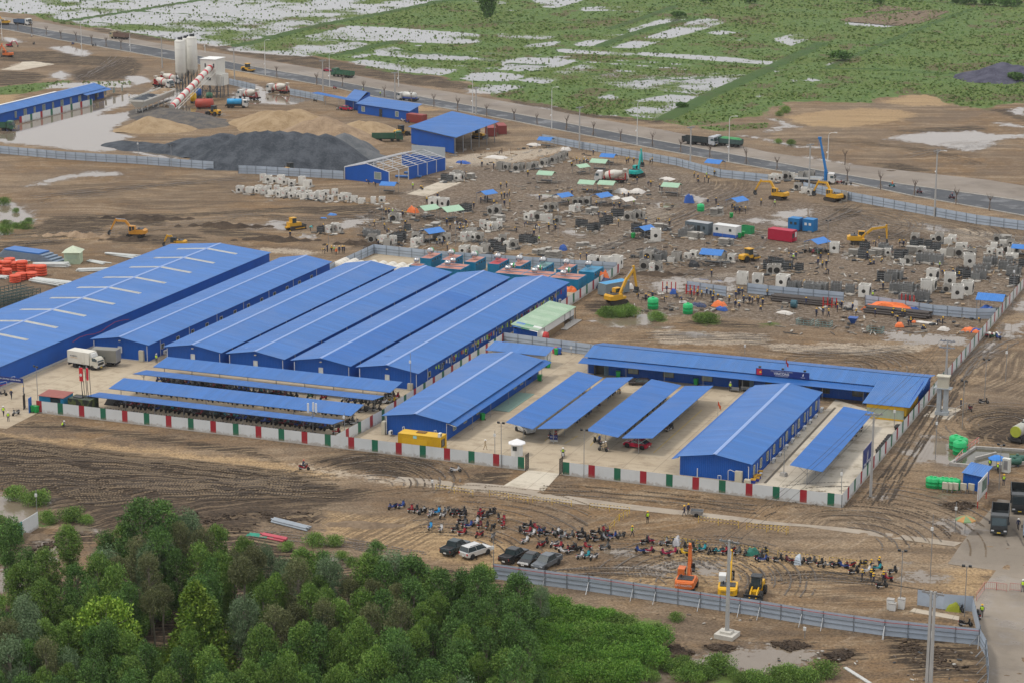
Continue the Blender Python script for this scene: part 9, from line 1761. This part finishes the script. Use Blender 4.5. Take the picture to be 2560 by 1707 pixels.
def tree_at(k,t_,x,y,s,h,lb,grp='trees of the near wood'):
 p = Q(t_,x,y,h*s); k.put((p.x,p.y,-.1),rnd.uniform(0,6.28),lb,grp,None,(s,s,s*rnd.uniform(.92,1.08)))
HT = [11.0,10.8,11.0,10.6,11.2,10.6,9.6]; wd = ['dark green','mid green','olive brown','grey green','slender dark','thin-topped olive','bushy green']
OUT = [('m',75,20,4,1.0),('m',20,60,1,.8),('m',615,130,1,.85),('m',960,150,4,.75),('m',1110,150,1,.7),('i',1270,1395,0,1.25),('i',1450,1460,0,1.1),('m',1690,40,3,.95),('m',1960,150,1,.9),('m',2210,260,1,.8),('n',50,310,3,.8),('n',430,335,1,.85),('n',600,340,0,.75),('n',1090,250,0,.6),('n',1010,425,1,.95),('n',1260,430,3,.95),('n',1430,430,0,.95),('n',1650,560,6,.95),('n',1880,520,0,.9),('n',2060,540,1,.9),('o',70,615,0,.9),('o',260,700,3,.55),('m',230,330,4,.7),('m',420,400,6,.85),('m',220,520,6,.9),('m',150,500,1,.8),('m',950,380,3,.9),('m',1250,300,2,.85),('m',1450,260,3,.95)]
k_ = 0
for t_,x,y,k,s in OUT: tree_at(FT[k],t_,x,y,s,HT[k],'%s tree on the upper edge of the near wood, %s in order' % (wd[k],nth(k_))); k_ += 1
k_ = 0
_bu = [-80,120,200,300,345,450,560,640,760,900,1000,1100,1250,1320]; _bv = [1500,1470,1420,1390,1330,1315,1340,1370,1392,1405,1410,1425,1438,1480]
for row in range(14):
 for col in range(22):
  u = -70+col*64+rnd.uniform(-24,24)+(row % 2)*32; v = np.interp(u,_bu,_bv)+18+row*36+rnd.uniform(-16,16)
  if u > 1325 or v > 1900: continue
  p_br = (270 < u < 420 and 1500 < v < 1640) or (440 < u < 640 and 1470 < v < 1640)
  if p_br and rnd.random() < .6: continue
  zone = vnoise(np.array([u]),np.array([v]),.006,3)[0]; k = rnd.choice((0,1,4,6,0,1)) if zone < .5 else rnd.choice((2,5,3,1,6,0)); s = rnd.uniform(.7,1.0)
  t2 = G(u,v,HT[k]*s); FT[k].put((t2[0],t2[1],-.1),rnd.uniform(0,6.28),'%s tree inside the near wood, %s counted from its top row' % (wd[k],nth(k_)),'trees of the near wood',None,(s*.88,s*.88,s*rnd.uniform(1.0,1.15))); k_ += 1
tree_at(BRT,'m',960,850,1.15,9.6,'broad lime green tree in the near wood'); tree_at(STR,'m',1780,710,1.1,11.0,'tall lime green tree with star-shaped leaf tufts in the near wood')
def bush_kit(R0,H0,nc,per,mat,nm='thicket_bush',size=.34): me,C = crown(R0,H0,.1,nc,per,size,.45,'flat',0,.8); k = Kit(nm,'bush'); k.part('foliage',me,mat); k.part('stems',B().cyl((0,0,0),(.1,.1,H0*.6),.06,n=5).cyl((0,0,0),(-.4,.3,H0*.5),.05,n=5),TRUNK); return k
VB = [bush_kit(2.6,2.6,46,170,LM[5],size=.24),bush_kit(2.1,2.0,38,150,LM[1],size=.24),bush_kit(1.4,1.0,24,110,LM[1],size=.2)]
k_ = 0
for x in range(-20,1400,150):
 for y in range(900,1640,95):
  xx,yy = x+rnd.uniform(-50,50),y+rnd.uniform(-35,35)
  if yy < 900+max(0,xx-600)*.28 or (xx > 1060 and yy > 1420) or (xx > 1300 and yy > 1130): continue
  VB[rnd.choice((0,0,1))].put(Q('o',xx,yy+40),rnd.uniform(0,6),'leafy vine-covered bush of the thicket beside the wood, %s counted from the left' % nth(k_),'bushes of the near thicket',None,rnd.uniform(.75,1.05)); k_ += 1
k_ = 0
for t_,s in (('o','1450,1450 1540,1440 1620,1480 1560,1530 1380,1410 1230,1460 1190,1510 1280,1540 1740,1480 1840,1460 1900,1440 1800,1520 1990,1500 2080,1550 2200,1560 1690,1550 1350,1150 1260,1220 1500,1000'),('p','60,1550 150,1520 210,1500 280,1540 380,1560 520,1500 130,1580 -40,1590'),('g','820,1310 900,1290 970,1280 1040,1290 1100,1310 870,1320 1000,1320 1300,1350 1360,1345 1720,1370 1770,1340 1830,1370'),('m','420,80 470,110 620,90 660,80 780,110'),('i','320,1470 360,1440 150,1410 220,1430'),('n','280,350 520,315 790,430 720,310 880,500'),('e','40,300 60,500 150,510 230,520 40,570 140,372 270,470'),('d','150,1030 100,1060 90,1310 215,1325')):
 for x,y in rd(s): VB[2].put(Q(t_,x,y),rnd.uniform(0,6),'small low green bush on bare or flooded ground, %s in order' % nth(k_),'small low bushes',None,rnd.uniform(.6,1.2)); k_ += 1
k_ = 0
for i in range(70):
 p = G(rnd.uniform(-40,1250),1500+rnd.random()*330)
 VB[1].put((p[0],p[1],0),rnd.uniform(0,6),'dark undergrowth bush between trunks of the near wood, %s in order' % nth(k_),'undergrowth of the near wood',None,rnd.uniform(.8,1.3)); k_ += 1
b = B()
for q in DARK:
 q = np.array(q); c = q.mean(0)
 if np.hypot(*(c-CAM[:2])) > 330 or np.ptp(q[:,0]) > 60: continue
 for i in range(170): w = rg.dirichlet(np.ones(len(q))); p = w@q; b.ob((p[0],p[1],.05),tuple(rg.uniform(.1,.55,3)*np.array([1,1,.6])),rnd.uniform(0,3),rnd.uniform(-.4,.4))
O('clods',b,SOIL,kind='stuff')['label'] = 'dark clods and dug-up debris on the near ground'
TR = [M('tread_dark',(.052,.037,.025),.9,.0,.3,2),M('tread_tan',(.155,.113,.070),.95,.0,.25,2),M('tread_wet',(.10,.08,.062),.45,.0,.2,2)]; bt = [B(),B(),B()]
def rut(pts,k,gauge=1.05,w=.5,step=.46,bar=.32,z=.055):
 P3 = [Vector((p[0],p[1],0)) for p in pts]; L = [0]
 for a,c in zip(P3[:-1],P3[1:]): L.append(L[-1]+(c-a).length)
 n = int(L[-1]/step); j = 0
 for i in range(n):
  d = (i+.5)*step
  while L[j+1] < d: j += 1
  t_ = (P3[j+1]-P3[j]).normalized(); p = P3[j]+t_*(d-L[j]); q = Vector((-t_.y,t_.x,0))
  for s in (-1,1):
   if rnd.random() < .08 or math.sin(i*.21+len(bt[k].v)*1e-4+s*.6+L[-1]) > .72: continue
   c = p+q*(s*gauge); zz = z+rnd.uniform(0,.01); hw = q*w*.5*rnd.uniform(.7,1.1); hl = t_*bar*.5; bt[k].add([(*(c-hw-hl)[:2],zz),(*(c+hw-hl)[:2],zz),(*(c+hw+hl)[:2],zz),(*(c-hw+hl)[:2],zz)],[(0,1,2,3)])
def bez(a,m_,c,n=14): return [a*(1-f)**2+m_*(2*f*(1-f))+c*f*f for f in np.linspace(0,1,n)]
qn = lambda t_,x,y: np.array(Q(t_,x,y)[:2])
for i in range(26): f = (i+rnd.uniform(-.3,.3))/26; rut(bez(qn('i',-60,900+f*420),qn('i',1200,1000+f*330),qn('j',200+rnd.uniform(-200,400),1180+f*180)),rnd.choice((0,1,1)))
for i in range(14): f = i/14; rut(bez(qn('i',500+f*300,1330+f*160),qn('i',1400,1230+f*170),qn('j',300+rnd.uniform(0,500),1200+f*220)),rnd.choice((0,1)))
for t_,cx,cy,r0,r1,a0,a1,n in (('p',700,330,6,24,.3,2.6,12),('j',1050,1300,4,14,.2,3.0,9),('o',1700,640,5,15,0,3.6,9),('l',2150,740,3,11,0,5.5,9),('l',700,220,4,16,0,3,9),('h',650,480,4,20,-1,2.5,9),('n',1500,500,8,30,.6,2.2,10),('o',900,760,8,22,.5,2.2,8),('h',1700,560,4,18,-.5,2.4,8)):
 c = qn(t_,cx,cy)
 for i in range(n): r = r0+(r1-r0)*(i+rnd.random()*.6)/n; b0 = a0+rnd.uniform(-.2,.4); rut([c+r*np.array([math.cos(a),math.sin(a)*1.25]) for a in np.linspace(b0,b0+(a1-a0)*rnd.uniform(.5,1),18)],rnd.choice((0,2,2,1)),w=.26)
for t_,a,m_,c,n in (('g',(700,760),(1150,560),(2150,200),6),('g',(1500,960),(1900,830),(2334,640),5),('l',(1700,330),(1850,120),(2150,-60),7),('l',(1000,1450),(1300,900),(1700,300),6),('h',(150,560),(500,480),(850,330),5),('h',(900,420),(1500,560),(2334,600),6),('e',(300,250),(1200,120),(2334,80),7),('e',(200,640),(1200,560),(2334,420),6),('f',(0,400),(600,500),(1300,360),6),('a',(700,730),(900,640),(1120,560),6),('k',(300,1330),(900,1330),(2200,1480),5),('o',(100,600),(600,500),(1500,560),6),('p',(0,620),(500,560),(1100,640),6),('d',(100,1300),(900,1250),(1900,1480),7),('d',(1300,1400),(1800,1300),(2334,1330),5),('g',(1300,1480),(1900,1500),(2334,1540),5),('l',(100,60),(700,120),(1300,60),6),('n',(0,200),(700,260),(1500,420),3)):
 for i in range(n): j = [rnd.uniform(-45,45) for _ in range(6)]; rut(bez(qn(t_,a[0]+j[0]*2,a[1]+j[1]),qn(t_,m_[0]+j[2]*2,m_[1]+j[3]),qn(t_,c[0]+j[4]*2,c[1]+j[5])),rnd.choice((0,1,2,2)),w=.3)
for i in range(13): f = i/12; rut([qn('d',700+f*560,200+f*45),qn('d',1120+f*480,55+f*45)],1,2.0,2.2,3.0,3.1,.05)
for b in bt:
 A3 = np.array(b.v); mm = sdf_many(DARK,A3[:,0],A3[:,1]); fl_ = np.clip(-np.maximum(sdf_many(WATER,A3[:,0],A3[:,1]),-7)/1.5,0,1); far_ = np.hypot(A3[:,0]-CAM[0],A3[:,1]-CAM[1])
 A3[:,2] = .05+.0001*far_+(.10*(vnoise(A3[:,0],A3[:,1],.35,1)-.5)*1.2+np.clip((mm+.5)/2.5,0,1)*(vnoise(A3[:,0],A3[:,1],.3,3)*.55-.2))*fl_; b.v = [tuple(q) for q in A3]
for k in range(3): O('wheel_tracks',bt[k],TR[k],kind='stuff')['label'] = ('dark','dry tan','wet')[k]+' wheel and track marks pressed into the mud'
ft = tree_kit(5.2,12,3.2,60,120,.9,.5,LM[0],'tall',0,2.0,'field_tree'); pft = Q('b',2112,205); ft.put(pft,0,'lone dark tree standing in the far green field',None,None,(.82,.82,1.0))
k_ = 0
fb = bush_kit(4.2,3.2,26,110,LM[0],'field_shrub',.8)
for t_,s in (('c','1500,150 1530,165 1775,30 2185,35 1540,990'),('d','860,12 995,38 1385,18 1720,38 1840,48 2010,52 2170,66 2260,58 650,560 1940,722 2250,745')):
 for x,y in rd(s): fb.put(Q(t_,x,y),rnd.uniform(0,6),'dark shrub in the far fields, %s in order from the middle' % nth(k_),'shrubs of the far fields',None,rnd.uniform(.5,1.0)); k_ += 1
def grass_mesh():
 u = rg.uniform(-60,2620,260000); v = np.where(rg.random(260000) < .86,rg.uniform(-75,335,260000),rg.uniform(335,1000,260000)); d = FWD[None]+RGT[None]*((u-1280)/FPX)[:,None]-UPV[None]*((v-853.5)/FPX)[:,None]; p = CAM+d*(-CAMH/d[:,2:3]); X,Y = p[:,0],p[:,1]
 m_ = masks(X,Y); nk = fbm(X,Y,.085,4,31); nw = fbm(X,Y,.055,4,13); veg = (m_['field']+(nk-.5)*12 > .5) | (m_['scrub'] > .3); wet = m_['water']+(fbm(X,Y,.25,3,9)-.5)*5 > 0
 keep = veg & ((~wet & (rg.random(len(X)) < np.where(m_['bund'] > -1,.9,.16))) | (rg.random(len(X)) < np.clip((nw-.45)*2.2,.06,.5)) | (m_['bund'] > -.5)) & (m_['trk'] < 0); X,Y = X[keep],Y[keep]; n = len(X); a = rg.uniform(0,6.28,n); dist = np.hypot(X-CAM[0],Y-CAM[1]); s = (.10+.00040*dist)*rg.uniform(.6,1.5,n)*np.where(wet[keep],.7,1); h = s*rg.uniform(.5,1.1,n)
 c,q = np.cos(a)*s,np.sin(a)*s; z = np.full(n,-.02); P = lambda fx,fy,fz: np.stack([X+fx,Y+fy,z+fz],1)
 V = np.stack([P(-c,-q,0*h),P(c,q,0*h),P(c*.7-q*.3,q*.7+c*.3,h),P(-c*.5-q*.3,-q*.5+c*.3,h*.8)],1).reshape(-1,3); me = bpy.data.meshes.new('field_grass'); me.vertices.add(n*4); me.vertices.foreach_set('co',V.astype(np.float32).ravel()); me.loops.add(n*4); me.loops.foreach_set('vertex_index',np.arange(n*4,dtype=np.int32)); me.polygons.add(n); me.polygons.foreach_set('loop_start',np.arange(0,n*4,4,dtype=np.int32)); me.polygons.foreach_set('loop_total',np.full(n,4,np.int32)); me.update(calc_edges=True); return me
fg = O('field_grass',grass_mesh(),leafmat('leaf_grass',(.085,.150,.038),(.145,.205,.056)),kind='stuff'); fg['label'] = 'green grass and weeds of the fields and flooded plots'
# haze: one even box of air round the whole scene
hz_ = bpy.data.materials.new('haze_air'); hz_.use_nodes = True; nt = hz_.node_tree; nt.nodes.remove(nt.nodes['Principled BSDF']); pv = nt.nodes.new('ShaderNodeVolumePrincipled'); pv.inputs['Color'].default_value = (.93,.95,.985,1); pv.inputs['Density'].default_value = .00005; pv.inputs['Anisotropy'].default_value = .3
nt.links.new(pv.outputs[0],nt.nodes['Material Output'].inputs['Volume'])
O('haze',B().box(GX.min()-30,GX.max()+30,GY.min()-30,GY.max()+30,-2.5,125),hz_,kind='stuff')
